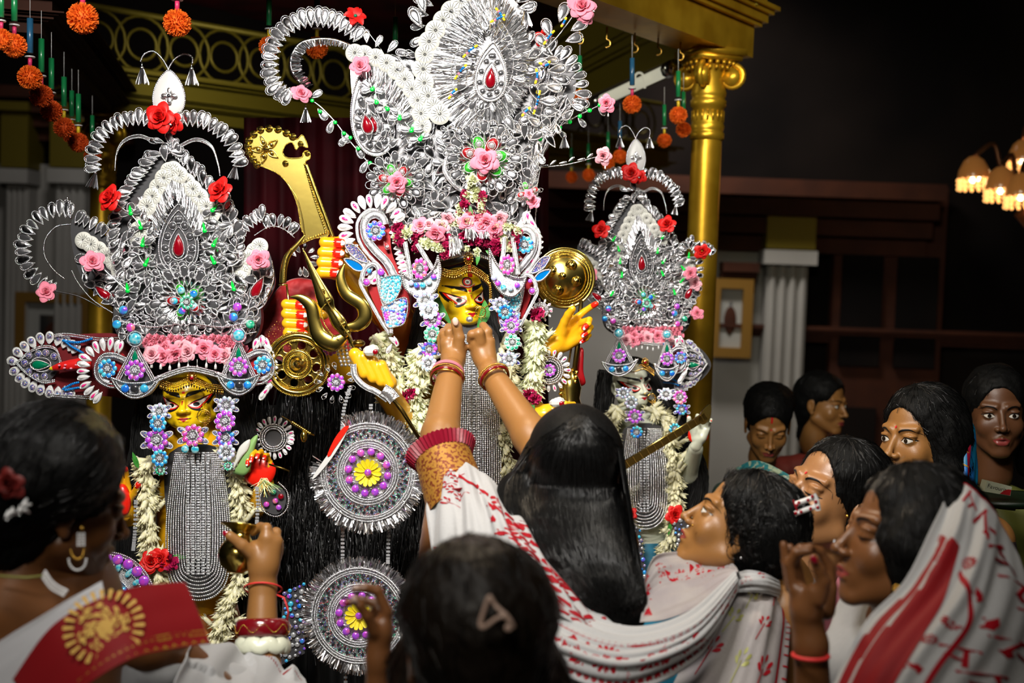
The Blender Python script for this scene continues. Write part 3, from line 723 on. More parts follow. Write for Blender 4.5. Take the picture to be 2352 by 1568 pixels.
def satin_top(f, x, y, s=1):
    """satin drop with brooch, wire curls and tassels"""
    T = xf(x, y, 0, s); o = [T(sin(a)*43*(sin(a/2)**.5), -62+112*(.5-.5*cos(a))) for a in [2*pi*i/26 for i in range(26)]]
    plate(f, 'satin_drop', o, 'satin_white', 0, .008, smooth=False, dome=.007); rope(f, 'cord_edge', o[1:], 2.6*s, n=90, closed=True, dz=-.001)
    p = T(0,-2); f.put('brooch', BROOCH, *p, -.012, 38*s)
    for sg, pts, tp in ((-1, [T(0,-60),T(-14,-85),T(-35,-104),T(-56,-98),T(-65,-82)], T(-62,-78)), (1, [T(-2,-62),T(12,-85),T(34,-98),T(52,-92),T(54,-78)], T(52,-76))):
        rope(f, 'wire_curl', pts, 2.6*s, n=40, gap=1.3); f.put('tassel', TASSEL, *tp, 0, 50*s)
def k_brooch():
    m = MB()
    for i in range(4):
        o = drop(.5, .34, 16); a = i*pi/2; ca, sa = cos(a), sin(a); q = [(x*ca-z*sa, x*sa+z*ca) for x,_,z in o]
        m.plate(q, -.02, .04, 'silver', dome=.04); m.tube([(x,-.03,z) for x,z in q], .02, 'silver', 5, True)
        a += pi/4; m.ball((cos(a)*.25,-.03,sin(a)*.25), .05, 'silver', BALL)
    m.ball((0,-.06,0), (.11,.06,.11), 'dark_stone', BALL); m.tube([(cos(t*.5)*.13,-.06,sin(t*.5)*.13) for t in range(12)], .025, 'silver', 5, True); return m.mesh('brooch')
BROOCH = k_brooch()
# ---------------------------------------------------------------- the two side crowns (coordinates of the left one; mp carries the right one there)
def side_crown(name_label, d, mp=None, ms=1, right=False):
    f = Fr('crown', name_label, 'crown', 410, 780, d, mp=mp, ms=ms)
    core = [(372,350),(330,405),(290,460),(268,520),(275,590),(290,650),(262,700),(270,770),(330,800),(430,795),(530,800),(590,770),(596,700),(548,650),(550,580),(540,520),(500,460),(440,400),(395,350)]
    plate(f, 'crown_core', core, 'dark_foil', 0, .03, dz=.012)  # dark sheet: shade in the gaps between loops put into its colour
    satin_top(f, 388, 222)
    f.put('rose', ROSE['red'], 372, 272, -.03, 62, 20); f.put('rose', ROSE['red'], 402, 280, -.025, 50, -30)
    LA = [(362,300),(318,288),(270,300),(238,338),(232,388)]; RA = [(385,305),(430,290),(478,302),(515,335),(535,380)]
    f.chain('silver_loop', [LOOP[1],LOOP[0]], LA, 17, 38, 180, -.004, .2); f.chain('silver_loop', [LOOP[0],LOOP[1]], RA, 17, 38, 0, -.004, .2)
    for pts in ([(355,322),(320,309),(285,320),(268,348),(264,384)], [(410,334),(450,317),(485,332),(500,370),(505,396)]):
        rope(f, 'ladder_cord', pts, 1.8, n=60); rope(f, 'ladder_cord', [(x,y+7) for x,y in pts], 1.8, n=60); rope(f, 'ladder_cord', [(x,y+3.5) for x,y in pts], 1.2, n=60, bead=False)
    f.put('tassel', TASSEL, 222, 386, 0, 48, -15); f.put('tassel', TASSEL, 543, 370, 0, 42, -12)
    f.chain('silver_loop', LOOP, [(362,330),(388,328),(395,345),(370,352),(380,370)], 8, 30, 60, -.012, .5)
    f.chain('silver_loop', [LOOP[0],LOOP[1],LOOP[3]], [(372,352),(340,395),(304,442),(280,500),(276,560),(290,618)][::-1], 26, 34, 35, -.006, .3)
    f.chain('silver_loop', [LOOP[0],LOOP[3],LOOP[1]], [(392,352),(430,390),(474,435),(512,490),(535,550),(528,610)], 26, 34, 35, -.006, .3)
    tinsel(f, 'tinsel_fringe', [(392,385),(355,450),(330,520)], [(400,432),(378,490),(350,548)], 420, -.01, n2=2, jit=5)
    tinsel(f, 'tinsel_fringe', [(394,385),(440,430),(480,490)], [(404,432),(430,490),(462,540)], 420, -.01, n2=2, jit=5)
    tinsel(f, 'tinsel_fringe', [(330,450),(305,520),(300,600)], [(365,500),(340,560),(345,620)], 200, -.008, n2=2, jit=8)
    tinsel(f, 'tinsel_fringe', [(470,470),(510,540),(505,610)], [(445,500),(470,560),(465,620)], 200, -.008, n2=2, jit=8)
    puffs(f, [(388,392),(366,425),(344,462),(326,505),(318,548)], 8, 38, -.014); puffs(f, [(398,390),(428,418),(458,452),(486,492)], 7, 38, -.014)
    for e in ([(404,425),(372,490),(343,560)], [(404,425),(440,490),(470,555)]):
        rope(f, 'bead_edge', e, 2.2, n=60, dz=-.016); rope(f, 'bead_edge', [(x+(-7 if e[2][0] < 400 else 7),y+2) for x,y in e], 1.8, n=60, dz=-.016)
    pear(f, 410, 548, 160, 112, 0, 56)
    fill(f, 'silver_loop', [TWIST,LOOP[0],LOOP[1]], [(300,480),(348,500),(345,560),(360,620),(350,660),(290,640),(282,560)], 15, 32, -.012, 2)
    fill(f, 'silver_loop', [TWIST,LOOP[0],LOOP[1]], [(480,490),(520,500),(545,560),(530,650),(470,660),(465,620),(478,560)], 15, 32, -.012, 3)
    fill(f, 'silver_loop', [TWIST,LOOP[0],LOOP[3],LOOP[1]], [(280,640),(360,610),(470,612),(550,640),(590,700),(585,765),(420,775),(280,770),(262,700)], 15.5, 34, -.01, 4)
    for y in (742,768): rope(f, 'bead_edge', [(275,y-4),(350,y+8),(430,y),(510,y+8),(588,y-6)], 2.4, n=90, dz=-.03)
    sunflower(f, 425, 690, 80, 'grgrg', ['gem_turq','gem_blue','gem_ab'])
    for w_ in ([(262,462),(280,478),(300,490)],[(300,490),(312,505),(323,523)],[(333,540),(330,552),(327,563)],[(320,590),(326,600),(333,608)],[(512,450),(500,465),(488,483)],[(488,483),(478,505),(470,530)],
               [(505,540),(498,552),(490,563)],[(505,590),(498,598),(492,603)],[(230,610),(262,640),(293,668)],[(560,640),(548,652),(537,664)]): greenwire(f, w_)
    for (k,x,y,s,a) in (('red',258,458,58,20),('red',510,440,58,-20),('pink',212,602,46,30),('pink',594,597,44,-30)): f.put('rose', ROSE[k], x, y, -.045, s, a)
    for (x,y,g) in ((283,712,'gem_ab'),(300,752,'gem_pink'),(545,705,'gem_purple'),(536,728,'gem_ab'),(546,762,'gem_pink'),(268,745,'gem_blue'),(575,745,'gem_green')): f.put('round_gem', GEM[g], x, y, -.036, 20); f.put('silver_loop', TWIST, x, y+16, -.03, 34, 0)
    # side wings, standing back from the spire
    for sg in (0, 1):
        if not sg:
            wingp = [(170,500),(230,530),(285,600),(310,660),(300,720),(250,700),(190,640),(165,560)]; dzw = .03 if not right else .03
            plate(f, 'wing_core', wingp, 'dark_foil', 0, .006, dz=dzw+.004)
            f.chain('silver_loop', [LOOP[1],LOOPD[0]], [(172,512),(205,528),(245,552),(275,585)], 10, 34, 0, dzw-.004, .3)
            puffs(f, [(192,552),(220,568),(248,590),(272,618),(290,648),(300,670)], 9, 36, dzw-.01)
            fill(f, 'silver_loop', LOOPD, [(185,590),(240,600),(285,660),(290,715),(240,690),(190,640)], 17, 34, dzw-.004, 6)
            rope(f, 'bead_edge', [(165,622),(180,650),(215,690),(270,725)], 2, n=50, dz=dzw-.008); tear(f, 236, 672, 52, 28, 50, dz=dzw-.012)
            if right: continue
            da = .16
            f.chain('silver_loop', [LOOP[0],LOOP[1]], [(160,500),(118,502),(82,535),(72,580),(92,622),(130,648)][::-1], 18, 40, 0, da, .2)
            rope(f, 'beaded_wire', [(165,515),(130,520),(105,548),(102,585),(122,618),(148,640)], 2.2, n=60, dz=da-.003, gap=1.5)
            rope(f, 'wire_curl', [(162,500),(160,480),(155,455)], 3.5, n=14, dz=da); rope(f, 'beaded_wire', [(230,705),(180,680),(125,668)], 1.6, n=30, dz=da*.6, bead=False); f.put('rose', ROSE['pink'], 108, 672, da*.9, 44, 60)
        else:
            plate(f, 'wing_core', [(600,555),(625,600),(630,660),(590,715),(550,730),(535,660),(560,600)], 'dark_foil', 0, .006, dz=.02)
            puffs(f, [(596,566),(572,592),(556,622),(546,655)], 7, 38, .008)
            fill(f, 'silver_loop', LOOPD, [(600,600),(622,620),(622,670),(585,710),(555,715),(545,680)], 17, 32, .01, 8)
            rope(f, 'bead_edge', [(624,600),(628,640),(612,680),(585,705)], 2.2, n=50, dz=.0); tear(f, 592, 660, 56, 30, -28, dz=-.006)
            f.chain('silver_loop', [LOOP[1],LOOP[0]], [(545,572),(562,545),(585,520),(603,508)], 9, 32, 0, .03, .25); f.chain('silver_loop', [LOOP[0],LOOP[1]], [(612,525),(640,522),(668,540)], 7, 34, 0, .04, .2)
            rope(f, 'ladder_cord', [(585,540),(620,520),(650,525),(676,545)], 1.8, n=50, dz=.04); f.put('silver_loop', LOOP[1], 602, 505, .03, 36, 0)
    if right:
        for (k,x,y,s,a) in (('red',640,525,50,10),('pale',618,632,44,0),('pink',622,727,42,20)): f.put('rose', ROSE[k], x, y, -.01, s, a)
        f.chain('silver_loop', [LOOP[1],LOOP[0]], [(560,560),(585,520),(605,530),(612,590),(600,650),(575,690)], 18, 34, 10, -.004, .3)
        for x, y in ((590,545),(572,585),(560,625)): greenwire(f, [(x-10,y+20),(x,y)])
    # brow of small roses with pearl drops
    for i, (x,y) in enumerate(((350,815),(378,818),(402,812),(434,808),(470,800),(495,815),(520,818),(385,800),(455,795),(420,798))): f.put('rose', ROSE['pink' if i % 3 else 'pale'], x, y, -.045+.002*i, 40, i*50)
    for i in range(9): f.put('pearl_drop', PDROP, 348+i*21, 832+(i%3)*3, -.05, 26)
    for (x,y) in scatter([(330,775),(560,775),(560,800),(330,800)], 14, seed=5): f.put('ribbon_tuft', FRILL['p'], x, y, -.03, 26)
    return f
def k_pdrop():
    m = MB(); m.tube([(0,0,.5),(0,0,0)], .03, 'pearl_white', 5); m.tube([(0,0,0),(0,0,-.2),(0,0,-.45),(0,0,-.5)], [.04,.12,.13,.03], 'pearl_white', 8); return m.mesh('pearl_drop')
PDROP = k_pdrop()
def ear_fan(lab, f0, mir, T, blue='gem_blue', d=2.8, petals=True, name='temple_ornament', ms=1):
    """temple ornament of petals, a pyramid and a jewelled boat; T maps the left idol's left one"""
    f = Fr(name, lab, 'ornament', 300, 850, d, mp=T, ms=ms); s = -1 if mir else 1
    if petals:
        plate(f, 'back_plate', [(285,815),(250,808),(225,822),(220,860),(235,885),(270,895),(300,890)], 'red_foil', 0, .004, dz=.006)
        f.chain('petal', PET2, [(272,812),(245,806),(216,820),(206,850),(212,880),(235,900)], 14, 31, 180 if not mir else 180, -.002, .1)
        for r_ in (0,8): rope(f, 'bead_edge', [(288,822+r_),(262,812+r_),(235,815+r_*.8),(218+r_,840),(222+r_,870-r_*.5),(248,888-r_),(275,890-r_)], 3.2, n=70, dz=-.008, gap=1.2)
        sash(f, 'silver_band', [(285,829),(262,820),(238,824),(228,845),(232,868),(250,880)], 14, dz=-.004, rim=False)
        f.put('gem_flower', FLW[blue], 247, 846, -.012, 44)
    f.put('cabochon', CABB, 310, 778, -.03, 38); apex, l, r_ = (310,795), (268,876), (354,876)
    plate(f, 'pyramid', [(303,795),(317,795),(350,876),(272,876)], 'dark_foil', 0, .006, smooth=False, dz=-.008)
    for a, b in ((apex,l),(apex,r_)):
        for o in (-5,0,5): rope(f, 'bead_edge', [(a[0]+o,a[1]),(b[0]+o,b[1])], 2.2, n=30, dz=-.016)
    rope(f, 'bead_edge', [l,((l[0]+r_[0])/2,l[1]+3),r_], 2.4, n=30, dz=-.018)
    tear(f, 310, 818, 32, 18, 0, 'green_stone', dz=-.018); f.put('gem_flower', FLW['gem_purple'], 310, 850, -.024, 48)
    plate(f, 'boat', [(256,870),(283,880),(310,882),(340,880),(368,868),(350,900),(328,912),(300,913),(275,902)], 'silver_cloth', 0, .008, dz=-.014)
    rope(f, 'bead_edge', [(256,868),(285,878),(312,880),(342,877),(370,864)], 3.2, n=60, dz=-.022, gap=1.25)
    for o in (0,7): rope(f, 'bead_edge', [(256+o,870),(272+o*.6,895-o*.6),(300,913-o),(328,910-o),(352-o*.6,892-o*.6),(370-o,864)], 3, n=70, dz=-.02, gap=1.25)
    for x, g in ((287,'gem_blue'),(309,'dark_stone'),(331,'gem_blue')): f.put('round_gem', GEM[g], x, 892, -.024, 19)
    return f
def flower_string(lab, d, items, mp=None, ms=1, root=None, cat='earring', name='flower_earring'):
    f = Fr(name, lab, cat, items[0][0], items[0][1], d, mp=mp, ms=ms)
    pts = [(a[0],a[1]) for a in items]; rope(f, 'cord', pts, 3, 'silver', 30, dz=.004, bead=False)
    for i, (x,y,g,s) in enumerate(items):
        for a in (65,-65,115,-115):
            if (i+int(a)) % 2 or i % 2 == 0: f.put('side_leaf', GLEAF, x, y, .002, s*.75, a)
        f.put('gem_flower', FLW[g], x, y, -.004*(i%2)-.004, s, random.uniform(0,30), tilt=random.uniform(-15,15))
    return f
def k_gleaf():
    m = MB(); o = drop(1, .42, 18); m.plate([(x*.9,z) for x,_,z in o], 0, .04, 'gem_glitter', dome=.05); m.tube([(x,-.01,z) for x,_,z in o], .035, 'satin_white', 5, True); return m.mesh('side_leaf')
GLEAF = k_gleaf()
def garland(lab, d, strands, width, buds=300, col=None, name='flower_garland', extra=None, ms=1, mp=None, size=26):
    col = col or [BUD]; a0 = strands[0][0]; f = Fr(name, lab, 'garland', a0[0], a0[1], d, mp=mp, ms=ms)
    tot = sum(len(s) for s in strands); L = [sum(math.dist(s[i][:2],s[i+1][:2]) for i in range(len(s)-1)) for s in strands]
    for s, l in zip(strands, L):
        q = cr([p[:2] for p in s], 40); mb = MB(); mb.tube([f.L(a[0],a[1],.02) for a in q], width*.17*f.k, 'jasmine_green', 8); f.mesh('cord', mb)
        n = int(buds*l/sum(L)); rr = random.Random(int(l))
        for i in range(n):
            t = i/n*39; k = min(int(t),38); p = q[k]+(q[k+1]-q[k])*(t-k); tg = q[k+1]-q[k]; ta = math.degrees(math.atan2(-tg[1],tg[0]))
            sd = rr.uniform(-1,1); off = sd*width*.22; ang = ta-90+sd*-75+rr.uniform(-14,14)+ (180 if rr.random() < .08 else 0)
            nx, ny = sin(R(ta)), cos(R(ta))
            f.put('bud', col[rr.randrange(len(col))], p[0]-nx*off*-1*-1, p[1]-ny*off*-1*-1, .02-width*.3*f.k*(1-sd*sd)**.5, size*rr.uniform(.85,1.15), ang, tilt=rr.uniform(10,55)*(1-abs(sd))+10)
    for e in (extra or []): f.put(e[0], e[1], e[2], e[3], -.03, e[4], e[5] if len(e) > 5 else 0)
    return f
def chainmail(lab, d, outer, n, m='silver', mp=None, ms=1, name='silver_bead_necklace', rows=0, rbase=2.6):
    """nested U-shaped strands of beads; outer = (x left, x right, y top, y bottom)"""
    x0,x1,y0,y1 = outer; f = Fr(name, lab, 'necklace', (x0+x1)/2, y0, d, mp=mp, ms=ms); w2 = (x1-x0)/2; cx = (x0+x1)/2
    for i in range(n):
        t = i/n; w_ = w2*(1-t); b = y1-(y1-y0)*.30*t*1.1; mb = MB()
        top = w_*.62+w2*.1; pts = [(cx-top,y0),(cx-w_*.86,y0+(b-y0)*.2),(cx-w_,y0+(b-y0)*.5),(cx-w_*.95,b-w_*.85),(cx-w_*.6,b-w_*.2),(cx,b),(cx+w_*.6,b-w_*.2),(cx+w_*.95,b-w_*.85),(cx+w_,y0+(b-y0)*.5),(cx+w_*.86,y0+(b-y0)*.2),(cx+top,y0)]
        q = f.curve([(x,y,-.03*cos((x-cx)/w2*1.3)) for x,y in pts], 120)
        mb.beads(q, rbase*f.k, m, 1.75, g=BEAD); mb.tube(q[::3], .8*f.k, m, 4); f.mesh('bead_strand', mb)
    mb = MB(); q = [(cx-w2*.9,y0),(cx-w2*.98,(y0+y1)/2),(cx-w2*.7,y1-w2*.3),(cx,y1-4),(cx+w2*.7,y1-w2*.3),(cx+w2*.98,(y0+y1)/2),(cx+w2*.9,y0)]
    plate(f, 'backing', q, 'dark_foil', 0, .004, dz=-.002)
    for k in range(rows):     # flat mirror links running down the middle
        x = cx+(k-(rows-1)/2)*w2*.16; mb = MB(); y = y0
        while y < y1-w2*.75:
            c = f.L(x+rng.normal(0,.5), y, -.04); mb.box(c[:], (w2*.1*f.k,.003,4.2*f.k), 'clear_stone', Matrix.Rotation(rng.normal(0,.25),3,'X')); y += 6.3
        f.mesh('mirror_strand', mb, kind='stuff')
    return f
# ---------------------------------------------------------------- faces
def project(bvh, x, z, off=.0008):
    h = bvh.ray_cast(V((x,-1,z)), V((0,1,0)))
    return (h[0]+V((0,-off,0))) if h[0] is not None else V((x,-.05,z))
def decal(bvh, up, lo, mt, name, parent, off=.0008, n=18, rows=4):
    A = cr(up, n); B = cr(lo, n); mb = MB(); G = []
    for r in range(rows+1): G.append([project(bvh, *(A[i]*(1-r/rows)+B[i]*(r/rows)), off)[:] for i in range(n)])
    mb.grid(G[::-1], mt); return obj(name, mb.mesh(name), parent)
def dot(bvh, x, z, r, mt, name, parent, off=.001, rz=None):
    mb = MB(); rz = rz or r; G = [[project(bvh, x+cos(a)*r*k, z+sin(a)*rz*k, off)[:] for a in [2*pi*i/16 for i in range(17)]] for k in (.02,.5,1)]
    mb.grid(G, mt); return obj(name, mb.mesh(name), parent)
def head_prims(T, s=1, idol=False, fem=1, chinz=-.1, ears=True, neck=True, mouth=0):
    """T: function local -> target point; s overall scale; rot matrix columns for ellipsoids come from T.rot"""
    r = T.rot; p = []
    E = lambda c, rad, k=.012: p.append(('e', T(c)[:], tuple(a*s for a in rad), r, k*s))
    C = lambda a, b, ra, rb, k=.012: p.append(('c', T(a)[:], T(b)[:], ra*s, rb*s, k*s))
    E((0,.018,.042), (.075,.094,.083)); E((0,-.02,-.025), (.061,.066,.082), .02)
    for x in (-1,1): C((x*.05,.0,-.055), (x*.014,-.062,chinz), .02, .013, .02); E((x*.037,-.055,-.03), (.022,.02,.024), .015); C((x*.014,-.08,.022), (x*.044,-.066,.026), .008, .007, .012)
    E((0,-.066,chinz+.002), (.017,.015,.015), .012); E((0,-.068,-.068), (.026,.018,.024), .014)
    if idol:
        C((0,-.08,.02), (0,-.103,-.034), .0055, .009, .008); E((0,-.1,-.038), (.013,.012,.009), .005)
        for x in (-1,1): E((x*.012,-.09,-.039), (.008,.009,.007), .004)
        C((-.013,-.086,-.063), (.013,-.086,-.063), .004, .004, .003); C((-.008,-.085,-.073), (.008,-.085,-.073), .0055, .0055, .003)
    else:
        for x in (-1,1): p.append(('-', T((x*.031,-.096,.0))[:], (.019*s,.014*s,.012*s), r, .012*s))
        for x in (-1,1): E((x*.031,-.069,-.001), (.014,.0135,.0125), .002)
        C((0,-.08,.012), (0,-.1,-.03), .0055, .0075, .009); E((0,-.103,-.034), (.0095,.009,.0085), .006)
        for x in (-1,1): E((x*.0125,-.091,-.037), (.007,.0095,.0065), .004); E((x*.031,-.07,.0095), (.017,.014,.006), .004)
        C((-.02,-.078,-.063), (0,-.089,-.060), .0035, .0055, .004); C((.02,-.078,-.063), (0,-.089,-.060), .0035, .0055, .004)
        C((-.012,-.083,-.0735), (.012,-.083,-.0735), .0058, .0058, .004); p.append(('-', T((0,-.098,-.0665))[:], (.022*s,.012*s,.0012*s), r, .002*s))
    if ears:
        for x in (-1,1):
            E((x*.076,.012,-.004), (.006,.017,.029), .004); p.append(('-', T((x*.083,.008,-.002))[:], (.005*s,.009*s,.017*s), r, .003*s)); E((x*.075,.006,-.033), (.005,.008,.009), .004)
    if neck: C((0,.02,-.06), (0,.035,-.17), .046, .05, .02)
    return p
class TF:
    def __init__(s, M, sc=1): s.M = M; s.rot = [list(r) for r in M.to_3x3()]; s.sc = sc
    def __call__(s, c): return s.M @ (V(c)*s.sc)
IDT = TF(Matrix.Identity(4))
IDOLHEAD = sdf_mesh(head_prims(IDT, 1, True, chinz=-.086), .0032, 'face', ['idol_yellow'], .012)
IBV = BVHTree.FromPolygons([v.co for v in IDOLHEAD.vertices], [p.vertices[:] for p in IDOLHEAD.polygons])
IDOLW = IDOLHEAD.copy(); IDOLW.materials[0] = MT['idol_white']
def idol_face(parent, loc, yaw, pitch, roll, s, skinmesh, third=False, fk=1):
    q = Quaternion((0,1,0), R(roll)) @ Quaternion((0,0,1), R(yaw)) @ Quaternion((1,0,0), R(pitch))
    h = obj('face', skinmesh, parent, loc, q, s)
    for x in (-1,1):
        f_ = lambda L: [(x*(a*1.13-.001), (b+.012)*1.2-.014) for a, b in L]; flip = 1
        eb = decal(IBV, f_([(.010,-.013),(.022,-.001),(.042,.012),(.066,.031)]), f_([(.010,-.013),(.022,-.027),(.044,-.026),(.066,.031)]), 'paint_black', 'eye', h, .0007)
        decal(IBV, f_([(.0115,-.013),(.023,-.0035),(.040,.007),(.060,.024)]), f_([(.0115,-.013),(.022,-.0215),(.040,-.019),(.060,.024)]), 'paint_red', 'eye_rim', eb, .0013)
        decal(IBV, f_([(.014,-.0125),(.024,-.0055),(.038,.0035),(.053,.016)]), f_([(.014,-.0125),(.023,-.0185),(.038,-.0145),(.053,.016)]), 'paint_white', 'eye_white', eb, .0018)
        dot(IBV, x*.033, -.011, .0082, 'paint_black', 'iris', eb, .0024)
        decal(IBV, f_([(.007,.012),(.012,.028),(.035,.036),(.068,.05)]), f_([(.007,.012),(.016,.016),(.036,.026),(.068,.05)]), 'paint_black', 'eyebrow', h)
    decal(IBV, [(-.016,-.0635),(-.006,-.0605),(0,-.062),(.006,-.0605),(.016,-.0635)], [(-.016,-.0635),(-.007,-.07),(0,-.0765),(.007,-.07),(.016,-.0635)], 'paint_dark_red', 'lips', h)
    decal(IBV, [(-.021,-.061),(-.01,-.0645),(0,-.0655),(.01,-.0645),(.021,-.061)], [(-.021,-.0615),(-.01,-.066),(0,-.067),(.01,-.066),(.021,-.0615)], 'paint_black', 'lip_line', h, .0014)
    decal(IBV, [(-.002,.002),(0,.004),(.002,.002)], [(-.001,-.012),(0,-.015),(.001,-.012)], 'paint_dark_red', 'nose_mark', h, n=6)
    if third:
        e = dot(IBV, 0, .055, .0165, 'paint_black', 'third_eye', h, .0006, .019); dot(IBV, 0, .055, .013, 'paint_red', 'eye_rim', e, .001, .0155); dot(IBV, 0, .054, .0085, 'paint_white', 'eye_white', e, .0015, .0095); dot(IBV, 0, .054, .0045, 'paint_black', 'iris', e, .002)
        for z0, c in ((.033,'paint_red'),(.0355,'paint_white'),(.031,'paint_dark_red')): decal(IBV, [(-.024,z0+.012),(0,z0+.0015),(.024,z0+.012)], [(-.022,z0+.009),(0,z0-.0005),(.022,z0+.009)], c, 'brow_crescent', h, .001)
    dot(IBV, 0, .02 if third else .035, .0045, 'paint_red', 'bindi', h, .001)
    for z in (.008,.0115): decal(IBV, [(-.004,z+.001),(0,z+.0002),(.004,z+.001)], [(-.004,z),(0,z-.001),(.004,z)], 'paint_black', 'brow_mark', h, .001, 6)
    return h
# ---------------------------------------------------------------- hands
FING = [(.030,.088,(.040,.025,.020),.0088), (.010,.094,(.045,.029,.021),.009), (-.010,.090,(.041,.027,.020),.0086), (-.029,.080,(.032,.020,.018),.0076)]
def hand(M, side=1, curls=None, thumb=(.5,.3,.3), spread=.1, s=1, fat=1):
    """M places the wrist: +z along the hand, palm faces -y, thumb on +x*side. Returns primitives and the tips (a, b, radius, normal)."""
    curls = curls or [(.3,.4,.3)]*4; T = lambda c: (M @ V((c[0]*side*s, c[1]*s, c[2]*s)))
    p = []; tips = []
    A = lambda a, b, ra, rb, k: p.append(('c', T(a)[:], T(b)[:], ra*s*fat, rb*s*fat, k*s))
    A((0,0,-.03), (0,0,.01), .023, .022, .012)
    for i, (x,z,L,r) in enumerate(FING): A((x*.55,0,.008), (x,.002,z-.006), .0155, .0108, .008)
    A((.014,-.006,.015), (.03,-.012,.045), .017, .014, .01); A((-.02,-.006,.02), (-.026,-.004,.06), .014, .011, .01)
    for i, (x,z,L,r) in enumerate(FING):
        a = 0; sp = spread*(1.5-i)*.5; c = V((x,0,z)); rr = r
        for j in range(3):
            a += curls[i][j]; d = V((sin(sp)*cos(a), -sin(a), cos(sp)*cos(a))); e = c+d*L[j]
            A(c, e, rr*1.03, rr*.93, .0022); c0 = c; c = e; rr *= .92
        nrm = V((0, cos(a), sin(a))); tips.append((T(c0), T(c), rr*s*fat, (M.to_3x3() @ V((nrm.x*side,nrm.y,nrm.z))).normalized()))
    t0, t1, t2 = thumb; c = V((.028,-.012,.035)); d = V((cos(t0*1.1)*.75, -.25-t0*.6, .75)).normalized(); a = c+d*.034
    A(c, a, .0135, .0115, .006); d2 = (d+V((-.5,-.3,.35))*t1).normalized(); b = a+d2*.028; A(a, b, .0112, .0105, .003); d3 = (d2+V((-.5,-.3,.3))*t2).normalized(); e = b+d3*.024; A(b, e, .0104, .0088, .003)
    n = d3.cross(V((0,0,1)).cross(d3)); tips.append((T(b), T(e), .009*s*fat, (M.to_3x3() @ V((.6*side,.7,0))).normalized()))
    return p, tips
def nails(tips, mt, parent, name='fingernail', s=1):
    for a, b, r, n in tips:
        t = (b-a).normalized(); u = t.cross(n).normalized(); n2 = u.cross(t).normalized(); mb = MB()
        mb.ball((b+n2*r*.72+t*r*.15)[:], (r*.62, r*.28, r*.85), mt, BALL, Matrix((u,n2,t)).transposed()); obj(name, mb.mesh(name), parent)
def painted_tips(tips, mt, parent, name='painted_fingertip'):
    for a, b, r, n in tips: mb = MB(); mb.tube([a.lerp(b,.25), a.lerp(b,.6), b, b+(b-a).normalized()*r*.6, b+(b-a).normalized()*r*.95], [r*1.1,r*1.1,r*1.06,r*.85,r*.35], mt, 12); obj(name, mb.mesh(name), parent)
def camrot(zdir, ydir):
    """3x3 whose z follows zdir and y is close to ydir, both given as (right, away, up) in view terms"""
    z = (CR @ V(zdir)).normalized(); y = CR @ V(ydir); y = (y-z*y.dot(z)).normalized(); return Matrix((y.cross(z), y, z)).transposed()
def HM(px, py, d, zdir, ydir): return Matrix.Translation(P(px,py,d)) @ camrot(zdir, ydir).to_4x4()
def wmesh(name, mb, parent, mw=None, **k):      # geometry given in world space, stored under a parent placed elsewhere
    me = mb.mesh(name) if isinstance(mb, MB) else mb
    me.transform(parent.matrix_world.inverted()); return obj(name, me, parent, **k)
def empty(name, label, cat, loc, group=None):
    o = bpy.data.objects.new(name, None); COL.objects.link(o); o.location = loc; o.empty_display_size = .05
    o.matrix_world = Matrix.Translation(V(loc)); tag(o, label, cat, group); return o
def reparent(objs, parent):
    inv = parent.matrix_world.inverted()
    for o in objs: o.parent = parent
GRIP = [(1.2,1.3,.9)]*4
# ---------------------------------------------------------------- left idol
def black_hair(f, segs, name='hair', curls=True, r=3.0, parent=None):
    mb = MB(); rr = random.Random(4)
    for (pts, w_) in segs:
        q = cr([(*p,.05) if len(p)==2 else p for p in pts], 24); mb.tube([f.L(*a) for a in q], w_*.5*f.k, 'idol_hair', 10, flat=.5)
        if curls:
            for i in range(int(w_*1.3)):
                o = rr.uniform(-.55,.55)*w_; ph = rr.random()*6; am = rr.uniform(1.5,4)
                mb.tube([f.L(a[0]+o+sin(j*.9+ph)*am, a[1], a[2]-w_*.25*f.k*(1-(o/w_)**2)+.003*sin(j*.7+ph)) for j, a in enumerate(q)], .9*f.k, 'idol_hair', 4)
    return f.mesh(name, mb, parent, kind=None)
def idol_root(px, py, d, lab):
    f = Fr('goddess_idol', lab, 'idol', px, py, d); return f
def brow_jewel(f, pts, cx, cy, s=1, red=True):
    fr = Fr('brow_jewel', None, None, cx, cy, f.d-.06, mp=None)
    return fr
def forehead(lab, d, pts, pend, k=1):
    f = Fr('forehead_jewel', lab, 'jewellery', pend[0], pend[1], d)
    for o in range(3): rope(f, 'gold_chain', [(x,y+o*4*k) for x,y in pts], 1.7*k, 'gold', 70, closed=False, gap=2.0)
    q = cr(pts, 26)
    mb = MB()
    for a in q: c = f.L(a[0], a[1]+15*k); mb.tube([c+V((0,0,.006*k)), c, c-V((0,0,.004*k))], [.0006,.0022*k,.0004], 'gold', 6)
    f.mesh('gold_drops', mb, kind='stuff'); mb = MB()
    for i in range(14):
        a = 2*pi*i/14; mb.ball(f.L(pend[0]+cos(a)*9*k, pend[1]+sin(a)*12*k, -.004), 2*k*f.k, 'gold', BALL)
    mb.ball(f.L(*pend, -.002), (7*k*f.k, .004, 9*k*f.k), 'gold', BALL); f.mesh('pendant', mb)
    f.put('pendant_stone', GEM['red_stone'], *pend, -.008, 8*k)
    return f
